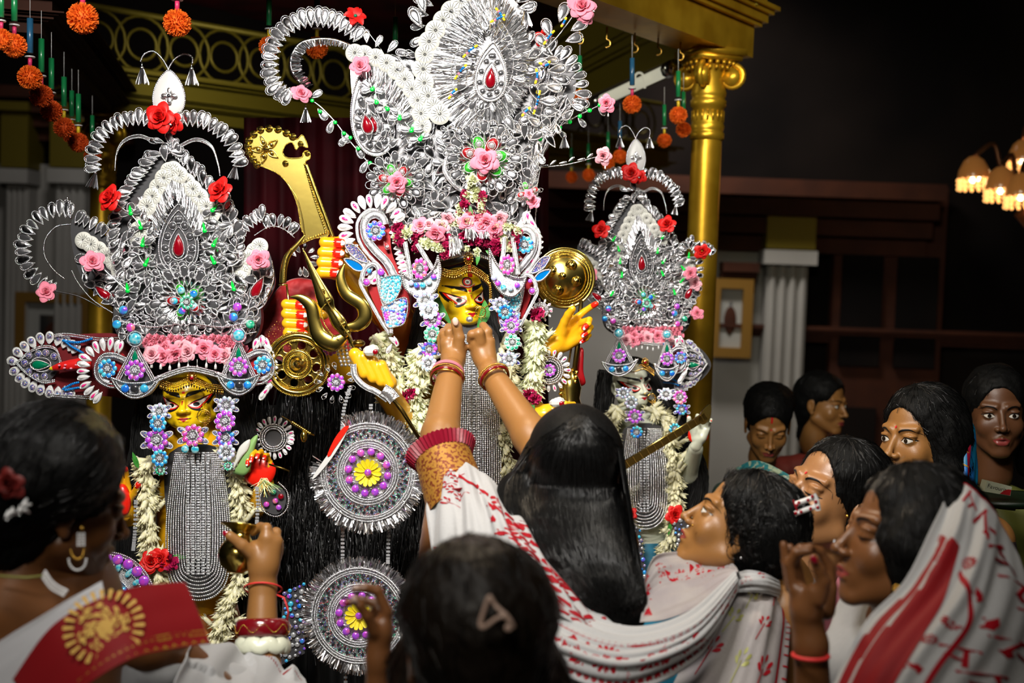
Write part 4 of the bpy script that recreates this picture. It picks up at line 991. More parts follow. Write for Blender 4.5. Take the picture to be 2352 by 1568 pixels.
def nose_ring(lab, d, x, y, r, att):
    f = Fr('nose_ring', lab, 'jewellery', x, y, d); mb = MB(); mb.tube([f.L(x+cos(a)*r, y+sin(a)*r) for a in [2*pi*i/26 for i in range(26)]], 1*f.k, 'gold', 6, True); f.mesh('ring', mb)
    mb = MB()
    for (u,v) in scatter([(x-r*.2,y-r*.8),(x+r*.9,y-r*.5),(x+r*1.1,y+r*.9),(x+r*.2,y+r*1.7),(x-r*.3,y+r*.9),(x+.3*r,y)], 3.6, 700): mb.ball(f.L(u,v,-.002), 1.7*f.k, 'gold', BEAD)
    f.mesh('gold_filigree', mb, kind='stuff'); mb = MB(); mb.tube(f.curve([att,((att[0]+x)/2,att[1]-5),(x-r*.3,y-r*.9)],8), .8*f.k, 'gold', 5); f.mesh('link', mb); return f
def make_left_idol():
    d = 2.86; f = idol_root(445, 1000, d, 'yellow-faced idol with painted eyes at the left wearing a silver crown')
    idol_face(f.root, f.L(436,924,.055), 3, -4, -3, (.88,.85,.62), IDOLHEAD)
    black_hair(f, [([(352,880),(345,960),(330,1060),(310,1200),(300,1400)],70), ([(530,880),(545,960),(560,1060),(580,1200),(600,1420)],70), ([(368,890),(395,862),(437,850),(480,858),(512,890)],30)])
    mb = MB(); mb.tube(f.curve([(352,880,-.0),(395,858,-.02),(437,846,-.025),(480,856,-.02),(520,872,0)],24), 9*f.k, 'paint_black', 10, flat=.7); f.mesh('hair_band', mb)
    # torso and arms, one surface
    pr = [('c', P(445,1040,d+.12)[:], P(445,1300,d+.13)[:], .09, .085), ('c', P(395,1060,d+.12)[:], P(505,1060,d+.12)[:], .05, .05), ('c', P(447,985,d+.09)[:], P(447,1040,d+.1)[:], .035, .045),
          ('c', P(510,1070,d+.1)[:], P(590,1170,d+.06)[:], .035, .028), ('c', P(590,1170,d+.06)[:], P(608,1110,d-.02)[:], .028, .022), ('c', P(385,1070,d+.1)[:], P(305,1190,d+.06)[:], .035, .028), ('c', P(305,1190,d+.06)[:], P(285,1170,d-.0)[:], .028, .022),
          ('c', P(445,1300,d+.13)[:], P(445,1600,d+.15)[:], .09, .13), ('c', P(445,1600,d+.15)[:], P(445,1860,d+.15)[:], .13, .13)]
    h1, t1 = hand(HM(606,1105,d-.02, (-.05,-.2,1), (.2,1,.1)), -1, [(.9,1.1,.6),(.8,1.0,.7),(.6,.9,.8),(.5,.8,.8)], (.4,.4,.2), s=.62, fat=1.15)
    h2, t2 = hand(HM(284,1165,d-.0, (-.1,-.2,1), (-.2,1,0)), 1, [(.2,.3,.2)]*4, (.3,.2,.2), s=.6, fat=1.15)
    wmesh('body', sdf_mesh(pr, .006, 'body', 'idol_hand'), f.root)
    a = wmesh('hand', sdf_mesh(h1, .0022, 'hand', 'idol_hand', .004), f.root); b = wmesh('hand', sdf_mesh(h2, .0022, 'hand', 'idol_hand', .004), f.root)
    for hnd, tp in ((a,t1),(b,t2)):
        inv = f.root.matrix_world.inverted(); R3 = inv.to_3x3(); tt = [(inv@x, inv@y, r, R3@n) for x,y,r,n in tp]; painted_tips(tt, 'paint_red', hnd); nails(tt, 'paint_white', hnd)
    mb = MB(); mb.plate([(f.L(x,y).x, f.L(x,y).z) for x,y in [(p[0],p[1]) for p in cr([(588,1045),(622,1050),(640,1075),(625,1108),(598,1115),(572,1100),(570,1070)],28,True)]], -.035, -.028, 'paint_red', .008); obj('palm_paint', mb.mesh('palm_paint'), a)
    mb = MB(); mb.plate([(f.L(x,y).x, f.L(x,y).z) for x,y in [(p[0],p[1]) for p in cr([(268,1120),(290,1110),(305,1140),(300,1175),(280,1180),(268,1160)],28,True)]], -.02, -.012, 'paint_red', .008); obj('palm_paint', mb.mesh('palm_paint'), b)
    mb = MB(); mb.lathe([(.105,-.0),(.13,-.1),(.15,-.2),(.17,-.62)], 'skirt_orange', 32, c=f.L(445,1390,.14)); f.mesh('skirt', mb)
    return f
IL = make_left_idol()
side_crown('tall silver crown with a satin drop and red roses on the left idol', 2.86)
ID = lambda x, y: (x, y)
ear_fan('left temple ornament of the left idol, blue flower in pink and white petals', 0, 0, ID)
MR = lambda x, y: (548+(310-x)*.88, y-8-(x-310)*0)
ear_fan('right temple ornament of the left idol, petals beside the brass wheel', 0, 1, MR, ms=.95)
f = Fr('brow_band', 'silver rope band over the brow of the left idol', 'ornament', 437, 850, 2.78)
for o in (0,5,10): rope(f, 'bead_edge', [(355,868+o),(395,852+o),(437,842+o),(480,850+o),(520,862+o)], 2.6, n=70, gap=1.3)
forehead('gold beaded forehead chain with red pendant on the left idol', 2.79, [(368,872),(400,880),(437,868),(475,880),(512,886)], (440,868), 1.1)
nose_ring('ornate gold nose ring on the left idol', 2.76, 468, 955, 15, (450,958))
flower_string('jewelled flower earring hanging left of the left idol\'s face', 2.79, [(366,945,'gem_pale',40),(363,972,'gem_blue',40),(360,1010,'gem_purple',54),(367,1052,'gem_blue',40),(368,1080,'gem_green',24)])
flower_string('jewelled flower earring hanging right of the left idol\'s face', 2.79, [(520,930,'gem_pale',42),(517,967,'gem_purple',50),(518,1005,'gem_ab',44),(520,1038,'gem_pale',42),(524,1070,'gem_green',22)])
flower_string('pink gem flower choker under the left idol\'s chin', 2.79, [(443,1000,'gem_pink',52)], cat='necklace', name='choker')
f = Fr('choker_drops', 'pair of round opal gems below the left idol\'s choker', 'jewellery', 436, 1031, 2.785); f.put('round_gem', GEM['gem_turq'], 425, 1031, 0, 18); f.put('round_gem', GEM['gem_turq'], 448, 1032, 0, 18)
chainmail('broad silver bead necklace on the left idol\'s chest', 2.85, (382,528,1040,1378), 13, rows=5)
HIB = k_rose('rose_red', False)
garland('ivory tuberose garland on the left idol beside the silver necklace', 2.86, [[(352,1050),(335,1090),(345,1180),(352,1270),(372,1345)],[(528,1040),(548,1100),(556,1200),(548,1330),(515,1420),(492,1478)]], 66, 300, extra=[('hibiscus',FRILL['m'],390,1290,50),('hibiscus',HIB,350,1290,50),('hibiscus',HIB,372,1284,44),('leaf',LEAF,398,1275,34,-100),('leaf',LEAF,335,1310,30,150),('leaf',LEAF,318,1075,40,20)], size=46)
# far left sleeve paddle
def paddle(lab, d, mp=None, ms=1, cut=300):
    f = Fr('jewelled_arm_fan', lab, 'ornament', 110, 840, d, mp=mp, ms=ms)
    plate(f, 'back_plate', [(22,840),(50,800),(100,776),(160,768),(cut,778),(cut,905),(cut-50,910),(120,900),(60,880)], 'velvet' if cut == 300 else 'dark_foil', 0, .006, dz=.008)
    f.chain('gem_petal', GPET, [(165,812),(140,798),(105,790),(70,806),(45,832),(60,858),(90,876),(130,886),(160,884)][::-1], 19, 30, 0, -.001, .05)
    for o in (0,4): rope(f, 'bead_edge', [(38+o,832),(65,808+o),(98,794+o),(128,800+o),(141-o,832)], 2, n=60, dz=-.01); rope(f, 'bead_edge', [(36+o,834),(60,858-o),(95,878-o),(125,876-o)], 2.4, n=60, dz=-.01)
    plate(f, 'leaf_panel', [(38,833),(65,810),(98,797),(126,803),(140,832),(120,868),(92,874),(62,856)], 'dark_foil', 0, .004, dz=-.004)
    for x,y in ((66,816),(88,812),(105,810),(124,818),(56,833),(66,852),(82,864),(102,864)): f.put('cabochon', CABGL, x, y, -.01, 17)
    f.put('tear_stone', TEAR['green_stone'], 93, 838, -.014, 46, -90); rope(f, 'bead_edge', [(66,836),(82,822),(108,824),(117,838),(108,850),(86,852),(66,836)], 1.8, n=50, dz=-.014)
    for pts in ([(145,782),(180,786),(210,778)],[(150,784),(165,796),(190,810)],[(150,896),(180,890),(210,888)],[(145,893),(165,882),(180,878)]): rope(f, 'blue_cord', pts, 3.2, 'blue_stone', 30, dz=-.012, gap=1.3)
    for o in (0,5): rope(f, 'bead_edge', [(125,768+o),(160,766+o),(230,776+o),(300,772+o)], 2.2, n=60, dz=-.01); rope(f, 'bead_edge', [(115,905+o),(160,908+o),(225,912+o)], 2.2, n=50, dz=-.01)
    if cut < 300: return f
    mb = MB(); mb.tube(f.curve([(114,847,-.02),(140,842,-.03),(180,836,-.035),(210,835,-.03)],14), [q*f.k for q in [1,4,6,8,10,11,12,13,13,14,14,14,14,14]], 'rose_red', 12); bk = f.mesh('parrot_beak', mb)
    mb = MB(); mb.tube(f.curve([(113,847,-.022),(119,846,-.024),(126,845,-.026)],6), [q*f.k for q in [.5,3,4.2,5,5.4,5.6]], 'flower_yellow', 10); f.mesh('beak_tip', mb)
    for x,y in ((136,839),(148,845),(163,846),(150,838),(175,838)): mb = MB(); mb.ball(f.L(x,y,-.047), (3*f.k,.004,2.4*f.k), 'rose_pink', BALL); f.mesh('spot', mb)
    return f
CABGL = k_cabochon('gem_glitter')
paddle('fan of glitter gem petals with red parrot beak at the far left', 2.9)
# ---------------------------------------------------------------- right idol
RM = lambda x, y: (1474+(x-410)*.6, 400+(y-275)*.706)
def make_right_idol():
    d = 3.4; f = idol_root(1465, 900, d, 'white-faced idol with painted eyes at the right beside the gold column')
    idol_face(f.root, f.L(1449,886,.05), 27, -2, -4, (.70,.72,.55), IDOLW)
    black_hair(f, [([(1395,850),(1385,930),(1375,1030),(1370,1180)],40), ([(1505,850),(1540,930),(1575,1010),(1600,1100),(1590,1180)],50), ([(1400,865),(1425,838),(1460,830),(1500,850)],24)])
    pr = [('c', P(1470,980,d+.12)[:], P(1475,1300,d+.13)[:], .085, .1), ('c', P(1425,975,d+.12)[:], P(1525,975,d+.12)[:], .045, .045), ('c', P(1460,930,d+.09)[:], P(1465,975,d+.1)[:], .03, .04), ('c', P(1530,985,d+.1)[:], P(1580,1090,d+.05)[:], .032, .026), ('c', P(1580,1090,d+.05)[:], P(1598,1030,d-.04)[:], .026, .021), ('c', P(1475,1300,d+.13)[:], P(1475,1680,d+.13)[:], .1, .12)]
    wmesh('body', sdf_mesh(pr, .007, 'body', 'idol_white'), f.root)
    h1, t1 = hand(HM(1602,1012,d-.05, (.25,-.1,1), (.1,1,.1)), -1, [(.8,1.0,.6),(.7,.9,.7),(.6,.9,.6),(.5,.8,.6)], (.3,.4,.2), s=.6, fat=1.15); a = wmesh('hand', sdf_mesh(h1, .0022, 'hand', 'idol_white', .004), f.root)
    mb = MB(); mb.lathe([(.1,-.0),(.125,-.1),(.14,-.2),(.17,-.65)], 'skirt_blue', 32, c=f.L(1475,1235,.12)); f.mesh('skirt', mb)
    inv = f.root.matrix_world.inverted(); R3 = inv.to_3x3(); tt = [(inv@x, inv@y, r, R3@n) for x,y,r,n in t1]; nails(tt, 'paint_red', a)
    mb = MB(); mb.plate([(f.L(x,y,-.06).x, f.L(x,y,-.06).z) for x,y in [(p[0],p[1]) for p in cr([(1585,985),(1605,970),(1625,985),(1625,1010),(1600,1018),(1582,1008)],24,True)]], -.056, -.05, 'paint_red', .003); obj('palm_paint', mb.mesh('palm_paint'), a)
    return f
IR = make_right_idol()
side_crown('smaller silver crown with a satin drop on the right idol before the column', 3.4, RM, .65, True)
EL = lambda x, y: (1422+(x-310)*.72, 765+(y-778)*.72+(x-310)*-.03); ER = lambda x, y: (1532+(310-x)*.5, 768+(y-778)*.78)
ear_fan('left temple ornament of the right idol, boat with blue gems', 0, 0, EL, d=3.33, petals=False, ms=.7)
ear_fan('right temple ornament of the right idol, petals in front of the column', 0, 1, ER, d=3.33, ms=.66, blue='gem_ab')
paddle('fan of glitter gem petals at the right idol in front of the column', 3.36, lambda x, y: (1594+(90-x)*.58, 838+(y-838)*.8), .68, 200)
forehead('gold beaded forehead chain on the white-faced idol', 3.33, [(1430,838),(1455,842),(1480,836),(1502,850)], (1482,832), .8)
nose_ring('plain gold nose ring with bead tassel on the white-faced idol', 3.3, 1497, 914, 10, (1478,905))
flower_string('chain of gem flowers across the white-faced idol\'s shoulder', 3.3, [(1432,902,'gem_pale',28),(1450,924,'gem_pale',32),(1458,956,'gem_purple',34),(1462,992,'gem_blue',30)])
flower_string('pink gem flower earring right of the white-faced idol', 3.32, [(1530,905,'gem_pale',30),(1562,912,'gem_pink',34),(1566,940,'gem_ab',28),(1550,985,'gem_blue',28)])
chainmail('silver bead necklace on the right idol\'s chest', 3.4, (1428,1532,985,1215), 10, rbase=2.2, rows=3)
garland('cream tuberose garland round the white-faced idol\'s neck', 3.4, [[(1412,930),(1405,990),(1418,1060),(1430,1120),(1440,1180),(1455,1260)],[(1495,935),(1530,975),(1545,1060),(1550,1130),(1545,1200),(1520,1290)]], 50, 300, extra=[('hibiscus',HIB,1548,1182,40),('leaf',LEAF,1540,1200,30,170),('hibiscus',HIB,1450,1180,26)], size=36)
f = Fr('veena', 'brass veena neck slanting across the right idol\'s chest', 'instrument', 1510, 1010, 3.22)
a, b = f.L(1418,1078,0), f.L(1620,955,-.0); t = (b-a).normalized(); up = V((0,0,1)); s_ = t.cross(V((0,1,0))).normalized()
mb = MB(); mb.box(((a+b)/2)[:], ((b-a).length,.02,16*f.k), 'brass_dark', Matrix((t,V((0,1,0)),t.cross(V((0,1,0))))).transposed()); f.mesh('neck', mb, smooth=False)
for sd in (-1,1): mb = MB(); mb.tube([a+s_*sd*8*f.k, b+s_*sd*8*f.k], 1.6*f.k, 'brass', 6); f.mesh('edge_rail', mb)
for i in range(13): c = a.lerp(b, (i+.5)/13); mb = MB(); mb.box((c+V((0,-.012,0)))[:], (1.8*f.k,.006,15*f.k), 'brass', Matrix((t,V((0,1,0)),t.cross(V((0,1,0))))).transposed()); f.mesh('fret', mb, smooth=False)
plate(f, 'headstock', [(1605,965),(1612,945),(1630,928),(1634,940),(1630,962),(1615,975)], 'brass', 0, .012, dz=-.01)
# ---------------------------------------------------------------- central idol
DD = 2.95
f = Fr('goddess_idol', 'yellow-faced three-eyed idol at the centre whose chin two hands hold', 'idol', 1060, 900, DD)
ID_ = f
idol_face(f.root, f.L(1059,688,.055), 20, -3, -5, (.80,.85,.66), IDOLHEAD, third=True)
black_hair(f, [([(1000,640),(985,720),(960,820),(925,930),(880,1050)],58), ([(1110,620),(1135,700),(1160,800),(1200,900),(1225,1000)],48), ([(1002,655),(1030,632),(1070,625),(1105,632),(1120,660)],34)])
mb = MB(); mb.tube(f.curve([(1010,606,-.0),(1045,598,-.025),(1075,590,-.03),(1100,598,-.025),(1125,612,0)],24), 9*f.k, 'paint_black', 10, flat=.7); f.mesh('hair_band', mb)
pr = [('c', P(1085,900,DD+.16)[:], P(1085,1200,DD+.17)[:], .1, .09), ('c', P(1000,890,DD+.16)[:], P(1170,890,DD+.16)[:], .06, .06), ('c', P(1068,745,DD+.08)[:], P(1080,860,DD+.14)[:], .035, .05), ('c', P(1085,1200,DD+.17)[:], P(1085,1780,DD+.17)[:], .1, .13)]
wmesh('body', sdf_mesh(pr, .008, 'body', 'idol_yellow'), f.root)
mb = MB(); mb.lathe([(.12,.05),(.14,-.1),(.17,-.3),(.22,-.79)], 'skirt_orange', 32, c=f.L(1085,1180,.17)); f.mesh('skirt', mb)
mb = MB(); mb.tube(f.curve([(1078,606,-.035),(1079,622,-.035),(1080,636,-.03)],8), [k*f.k for k in (2,2.6,3.2,3.8,4.4,5,5.4,5)], 'paint_red', 8, flat=.4); f.mesh('vermilion', mb)
def idol_hand(px, py, d, z, y, side, curls, thumb, s=.68, m='idol_hand', fore=None, nail='paint_white', tips=True, fr=None, fa=None):
    fr = fr or ID_; h, t = hand(HM(px,py,d,z,y), side, curls, thumb, s=s, fat=1.2)
    if fore: h.append(('c', P(px,py,d)[:], P(*fore)[:], .021, .032, .01))
    a = wmesh('hand', sdf_mesh(h, .0024, 'hand', m, .004), fr.root); inv = fr.root.matrix_world.inverted(); R3 = inv.to_3x3(); tt = [(inv@x, inv@y_, r, R3@n) for x,y_,r,n in t]
    if tips: painted_tips(tt[:4], 'paint_red', a)
    nails(tt, nail, a); return a
def fist(px, py, d, stack, tip, w_, L, fore, m='idol_hand', red=True, thumb=None, fr=None, rad=None):
    """closed hand seen from its fingers: w_ finger pitch and L finger length in pixels"""
    fr = fr or ID_; k = d/F; pr = []; tips = []; r = (rad or w_*.56)*k; dz = r*2.6
    for i in range(4):
        o = i-1.5; s_ = 1-.06*abs(i-1.2); cx, cy = px+stack[0]*o*w_, py+stack[1]*o*w_
        A = P(cx+tip[0]*L*.3, cy+tip[1]*L*.3, d+dz); B = P(cx-tip[0]*L*.35*s_, cy-tip[1]*L*.35*s_, d+dz*.7); C = P(cx-tip[0]*L*.42*s_, cy-tip[1]*L*.42*s_, d+r*.2); D = P(cx+tip[0]*L*.45*s_, cy+tip[1]*L*.45*s_, d-r*.1)
        for a, b, r0, r1 in ((A,B,r*1.1,r),(B,C,r,r*.98),(C,D,r*.98,r*.82)): pr.append(('c', a[:], b[:], r0, r1, .0015))
        tips.append((C, D, r*.82, (-FW).normalized()))
    a, b = P(px-stack[0]*w_*1.3+tip[0]*L*.35, py-stack[1]*w_*1.3+tip[1]*L*.35, d+dz*1.1), P(px+stack[0]*w_*1.4+tip[0]*L*.35, py+stack[1]*w_*1.4+tip[1]*L*.35, d+dz*1.1)
    pr.append(('c', a[:], b[:], r*1.5, r*1.4, .006))
    if thumb: q = [P(*t) for t in thumb]; pr += [('c', q[i][:], q[i+1][:], r*1.1, r*.95, .003) for i in range(len(q)-1)]
    pr.append(('c', ((a+b)/2)[:], P(*fore)[:], .024, .034, .012))
    h = wmesh('hand', sdf_mesh(pr, .0024, 'hand', m, .004), fr.root); inv = fr.root.matrix_world.inverted(); R3 = inv.to_3x3()
    tt = [(inv@x, inv@y_, q, R3@n) for x,y_,q,n in tips]
    if red: painted_tips([(x.lerp(y_,.45),y_,q,n) for x,y_,q,n in tt], 'paint_red', h); nails(tt, 'paint_white', h)
    return h
fist(760,592,2.84, (-.12,1), (1,.05), 23, 48, (880,720,3.05))
fist(678,733,2.84, (.05,1), (1,.08), 22, 48, (800,850,3.02), thumb=[(715,700,2.88),(730,712,2.83),(744,722,2.82)])
fist(855,848,2.72, (.93,.42), (.42,.9), 21, 62, (960,1010,2.98), red=False, m='idol_hand', rad=15)
idol_hand(1278,790,2.92, (.75,.05,.55), (-.2,1,.2), -1, [(.15,.2,.2),(.9,1.1,.8),(1,1.2,.8),(1.1,1.2,.9)], (.3,.2,.2), .78, fore=(1240,840,2.98))
idol_hand(1252,952,2.86, (.95,-.1,.12), (.1,-1,.3), -1, [(.3,.5,.5),(.5,.6,.5),(.7,.8,.5),(.7,.9,.6)], (.3,.2,.2), .66, fore=(1200,935,2.98))
# orange arm behind the upper left fist
pr = [('c', P(790,565,2.9)[:], P(845,640,2.98)[:], .028, .045), ('c', P(845,640,2.98)[:], P(960,800,3.08)[:], .045, .05)]
wmesh('upper_arm', sdf_mesh(pr, .006, 'upper_arm', 'idol_orange'), f.root)
def durga_crown():
    f = Fr('crown', 'towering silver crown of foil loops and tinsel on the central idol', 'crown', 1070, 560, 2.93)
    core = [(1095,-60),(1050,20),(1000,80),(980,160),(960,130),(880,130),(810,110),(812,250),(840,340),(870,380),(850,430),(880,500),(920,540),(1180,550),(1215,480),(1225,400),(1320,220),(1300,130),(1225,90),(1200,20)]
    plate(f, 'crown_core', core, 'dark_foil', 0, .03, dz=.014)  # core coloured dark to paint shade into the holes between loops
    # central spire
    tinsel(f, 'tinsel_fringe', [(1085,-40),(1015,70),(985,150),(1000,235),(1055,290)], [(1118,50),(1090,100),(1075,155),(1080,200),(1105,225)], 900, -.012, n2=2, jit=8)
    tinsel(f, 'tinsel_fringe', [(1110,-40),(1190,40),(1216,130),(1205,210),(1155,275),(1060,292)], [(1115,50),(1145,90),(1165,140),(1155,190),(1135,220),(1105,228)], 900, -.012, n2=2, jit=8)
    puffs(f, [(1078,-20),(1040,22),(1006,62),(980,110),(972,170),(985,225),(1010,262)], 12, 44, -.012)
    tinsel(f, 'tinsel_strands', [(1212,90),(1222,140),(1212,200)], [(1190,95),(1200,140),(1190,195)], 200, -.02, n2=1, jit=4)
    for q in ([(1120,15),(1165,70),(1190,140),(1170,210),(1110,250),(1050,225),(1038,150),(1075,70),(1120,15)],): rope(f, 'bead_edge', q, 2.2, n=120, dz=-.02); rope(f, 'bead_edge', [(x*.86+1118*.14,y*.86+150*.14) for x,y in q], 2, n=120, dz=-.02)
    f.chain('silver_loop', [TWIST,LOOP[1]], [(1122,60),(1088,110),(1070,165),(1085,215),(1125,232),(1165,205),(1175,150),(1150,95)], 20, 30, 180, -.024, .4)
    pear(f, 1128, 165, 136, 92, 4, 52, dz=-.026, n=11)
    f.chain('silver_loop', [LOOP[0],LOOP[1]], [(1000,130),(975,75),(990,20),(1020,-20)], 8, 44, 10, .01, .5); f.chain('silver_loop', [LOOP[0],LOOP[1]], [(1160,-30),(1185,5),(1195,30)], 5, 44, 0, -.01, .4)
    for x,y,s,a in ((968,62,52,30),(975,30,46,15),(1207,72,34,0),(1215,100,30,-20)): f.put('silver_loop', LOOP[0], x, y, -.01, s, a)
    # left lobe
    tinsel(f, 'tinsel_fringe', [(815,125),(880,140),(935,195),(968,260),(968,310)], [(830,170),(868,190),(905,240),(925,290),(930,320)], 500, -.006, n2=2, jit=6)
    puffs(f, [(815,122),(850,128),(888,145),(920,172),(946,205),(964,245),(970,290)], 10, 38, -.012)
    pear(f, 850, 265, 190, 116, -14, 48, dz=-.01, n=13)
    fill(f, 'silver_loop', [TWIST,LOOP[1],LOOP[3]], [(815,190),(860,200),(915,260),(935,330),(870,340),(830,320)], 19, 28, -.018, 12)
    tear(f, 843, 285, 48, 32, 12, dz=-.03); f.put('rose', ROSE['pink'], 827, 152, -.04, 40, 0)
    for w_ in ([(850,190),(855,205)],[(862,205),(865,235)],[(880,230),(890,250)],[(900,260),(918,272)],[(930,280),(945,300)],[(955,310),(965,320)]): greenwire(f, w_, -.035)
    # ring of loops and fringe at upper left
    A = [(812,96),(775,72),(735,62),(690,68),(655,95),(640,140),(648,185),(672,205)]
    f.chain('silver_loop', [LOOP[0],LOOP[1],LOOP[3]], A[::-1], 24, 44, 0, 0, .2)
    f.put('silver_loop', LOOP[0], 842, 98, -.004, 30, 0); f.put('silver_loop', LOOP[1], 862, 108, -.004, 30, -30); f.put('silver_loop', LOOP[1], 890, 120, -.004, 34, -40)
    B = [(805,105),(770,92),(730,90),(690,100),(670,130),(672,165),(700,200)]
    sash(f, 'fringe_band', B, 9, 'silver_foil', dz=-.002, rim=False); tinsel(f, 'tinsel_fringe', B, [(800,112),(768,104),(732,104),(704,112),(690,135),(692,160),(712,192)], 260, -.006, jit=2, wpx=1.2)
    f.put('rose', ROSE['pink'], 690, 217, -.02, 40, 10); f.put('tassel', TASSEL, 702, 240, 0, 42); rope(f, 'beaded_wire', [(700,225),(730,240),(770,280),(800,320),(845,372)], 1.6, n=60, bead=False)
    for i,(x,y,a) in enumerate(((712,225,-60),(730,250,-140),(765,275,160),(785,300,-150),(800,310,140),(818,335,-150),(845,368,150))): f.put('silver_loop', LOOPD[i%2], x, y, -.004, 32, a); f.put('green_bead', GEM['green_bead'], x+5, y+6, -.01, 9)
    # mass of loops under the spire
    fill(f, 'silver_loop', [TWIST,LOOP[0],LOOP[1],LOOP[3]], [(935,330),(985,260),(1050,292),(1150,280),(1215,250),(1225,330),(1215,450),(1180,500),(1000,505),(960,440),(960,360)], 18, 34, -.006, 21)
    fill(f, 'foil_loop', [TWIST,LOOP[0],LOOP[1]], [(880,470),(960,480),(1030,500),(1180,500),(1185,545),(920,550),(880,510)], 15.5, 34, -.012, 22)
    fill(f, 'foil_loop', [TWIST,LOOP[2],LOOP[1]], [(930,110),(975,130),(985,240),(945,200),(900,140)], 18, 34, .0, 23)
    sunflower(f, 908, 415, 66, 'grgrgr', None, 'pink', 18, -.03, .6); sunflower(f, 1112, 365, 86, 'grgrggr', None, 'pink', 24, -.04, .62); sunflower(f, 1212, 442, 34, 'grgr', None, 'pink', 9, -.03, .75)
    f.put('rose', ROSE['pink'], 1228, 465, -.05, 30)
    sash(f, 'silver_band', [(1030,355),(1022,390),(1045,425),(1070,440)], 10, dz=-.03)
    # right spray of wired loops
    for i in range(34):
        x1, y1 = 1235+i*2.6+rng.normal(0,4), 120+i*4+rng.normal(0,14); x0, y0 = 1222+rng.normal(0,8), 400+rng.normal(0,50)
        rope(f, 'wire_strand', [(x0,y0),((x0+x1)/2-10,(y0+y1)/2),(x1,y1)], 1.5, n=50, dz=-.002-.0008*i, gap=2.2)
    f.chain('silver_loop', [LOOP[1],LOOP[0]], [(1245,120),(1280,135),(1305,165),(1318,205),(1310,240)], 11, 36, 0, -.02, .3)
    fill(f, 'foil_loop', LOOPD, [(1222,100),(1260,110),(1290,170),(1280,260),(1240,330),(1222,300)], 23, 38, -.02, 24)
    fill(f, 'foil_loop', LOOPD, [(1225,330),(1265,290),(1300,230),(1320,240),(1270,330),(1225,390)], 22, 30, -.025, 25)
    for x,y,s,a in ((1285,50,46,-20),(1312,70,42,-60),(1265,85,44,20),(1300,95,40,-70),(1258,110,40,40)): f.put('silver_loop', LOOPD[1], x, y, -.03, s, a)
    rope(f, 'wire_curl', [(1235,130),(1280,85),(1325,25)], 2.2, n=30, dz=-.028, bead=False)
    for pts in ([(1128,50),(1145,42),(1158,35)],[(1140,20),(1150,32),(1158,45)],[(1046,180),(1060,160),(1070,150)],[(1065,130),(1080,115),(1095,105)],[(1032,225),(1040,212),(1048,205)],[(1250,100),(1260,85),(1272,72)],[(1226,260),(1234,235),(1240,210)],[(1230,190),(1234,175),(1232,160)],[(1240,145),(1255,150),(1262,142)],[(1200,265),(1208,255),(1216,248)],[(1290,60),(1295,52),(1300,42)]):
        q = f.curve(pts, 8, -.045)
        for i, c in enumerate(q): f.root; mb = MB(); mb.ball(c[:], 3.0*f.k, 'flower_yellow' if i in (0,1,6,7) else ('blue_stone' if i not in (2,) else 'rose_pink'), BALL); f.mesh('seed_bead', mb)
    # sprigs with roses reaching to the right
    for i,(a,b,r_) in enumerate((((1225,330),(1385,238),'pink'),((1230,385),(1378,358),'pale'))):
        rope(f, 'beaded_wire', [a,((a[0]+b[0])/2,(a[1]+b[1])/2-6+12*i),b], 2, n=60, dz=-.01); f.put('rose', ROSE[r_], b[0]+8, b[1], -.02, 36, 0); f.put('pearl_drop', PDROP, b[0]+12, b[1]+22, -.02, 16)
        n = 7
        for j in range(n):
            t = (j+.5)/n; x, y = a[0]+(b[0]-a[0])*t, a[1]+(b[1]-a[1])*t
            if i == 0: f.put('silver_loop', LOOPD[j%2], x, y, -.008, 26, 60 if j%2 else -140); f.put('green_bead', GEM['green_bead'], x+4, y-4, -.02, 10)
            else: f.put('silver_leaf', SLEAF, x, y, -.012, 20, -80+25*(j%2)) 
    for x,y in ((1296,305),(1207,12)): f.put('tassel', TASSEL, x, y, -.01, 36 if y > 100 else 50)
    f.put('rose', ROSE['pink'], 1338, 18, -.03, 58, 10); f.put('rose', ROSE['pink'], 1345, 40, -.03, 34, 80); f.put('rose', ROSE['red'], 1248, 85, .01, 36, 0)
    rope(f, 'beaded_wire', [(880,120),(850,80),(822,50)], 1.2, n=20, dz=.02, bead=False); f.put('hibiscus', HIBS, 815, 40, .0, 52, 20)
    return f
SLEAF = MB().plate([(x,z) for x,_,z in drop(1,.45,14)], 0, .03, 'silver', dome=.05).mesh('silver_leaf')
def k_hib():
    m = MB()
    for i in range(6):
        a = 2*pi*i/6; G = []
        for u in range(6):
            t = u/5; w_ = .2*sin(pi*min(1,t*.8+.12)); G.append([(cos(a)*t*.52-sin(a)*w_*s, -.05-.12*sin(t*3)-.06*abs(s)*t+(.05 if i%2 else 0), sin(a)*t*.52+cos(a)*w_*s) for s in (-1,-.4,0,.4,1)])
        m.grid(G, 'rose_red')
    m.ball((0,-.12,0), .08, 'green_stone', BALL); return m.mesh('hibiscus')
HIBS = k_hib()
DC = durga_crown()
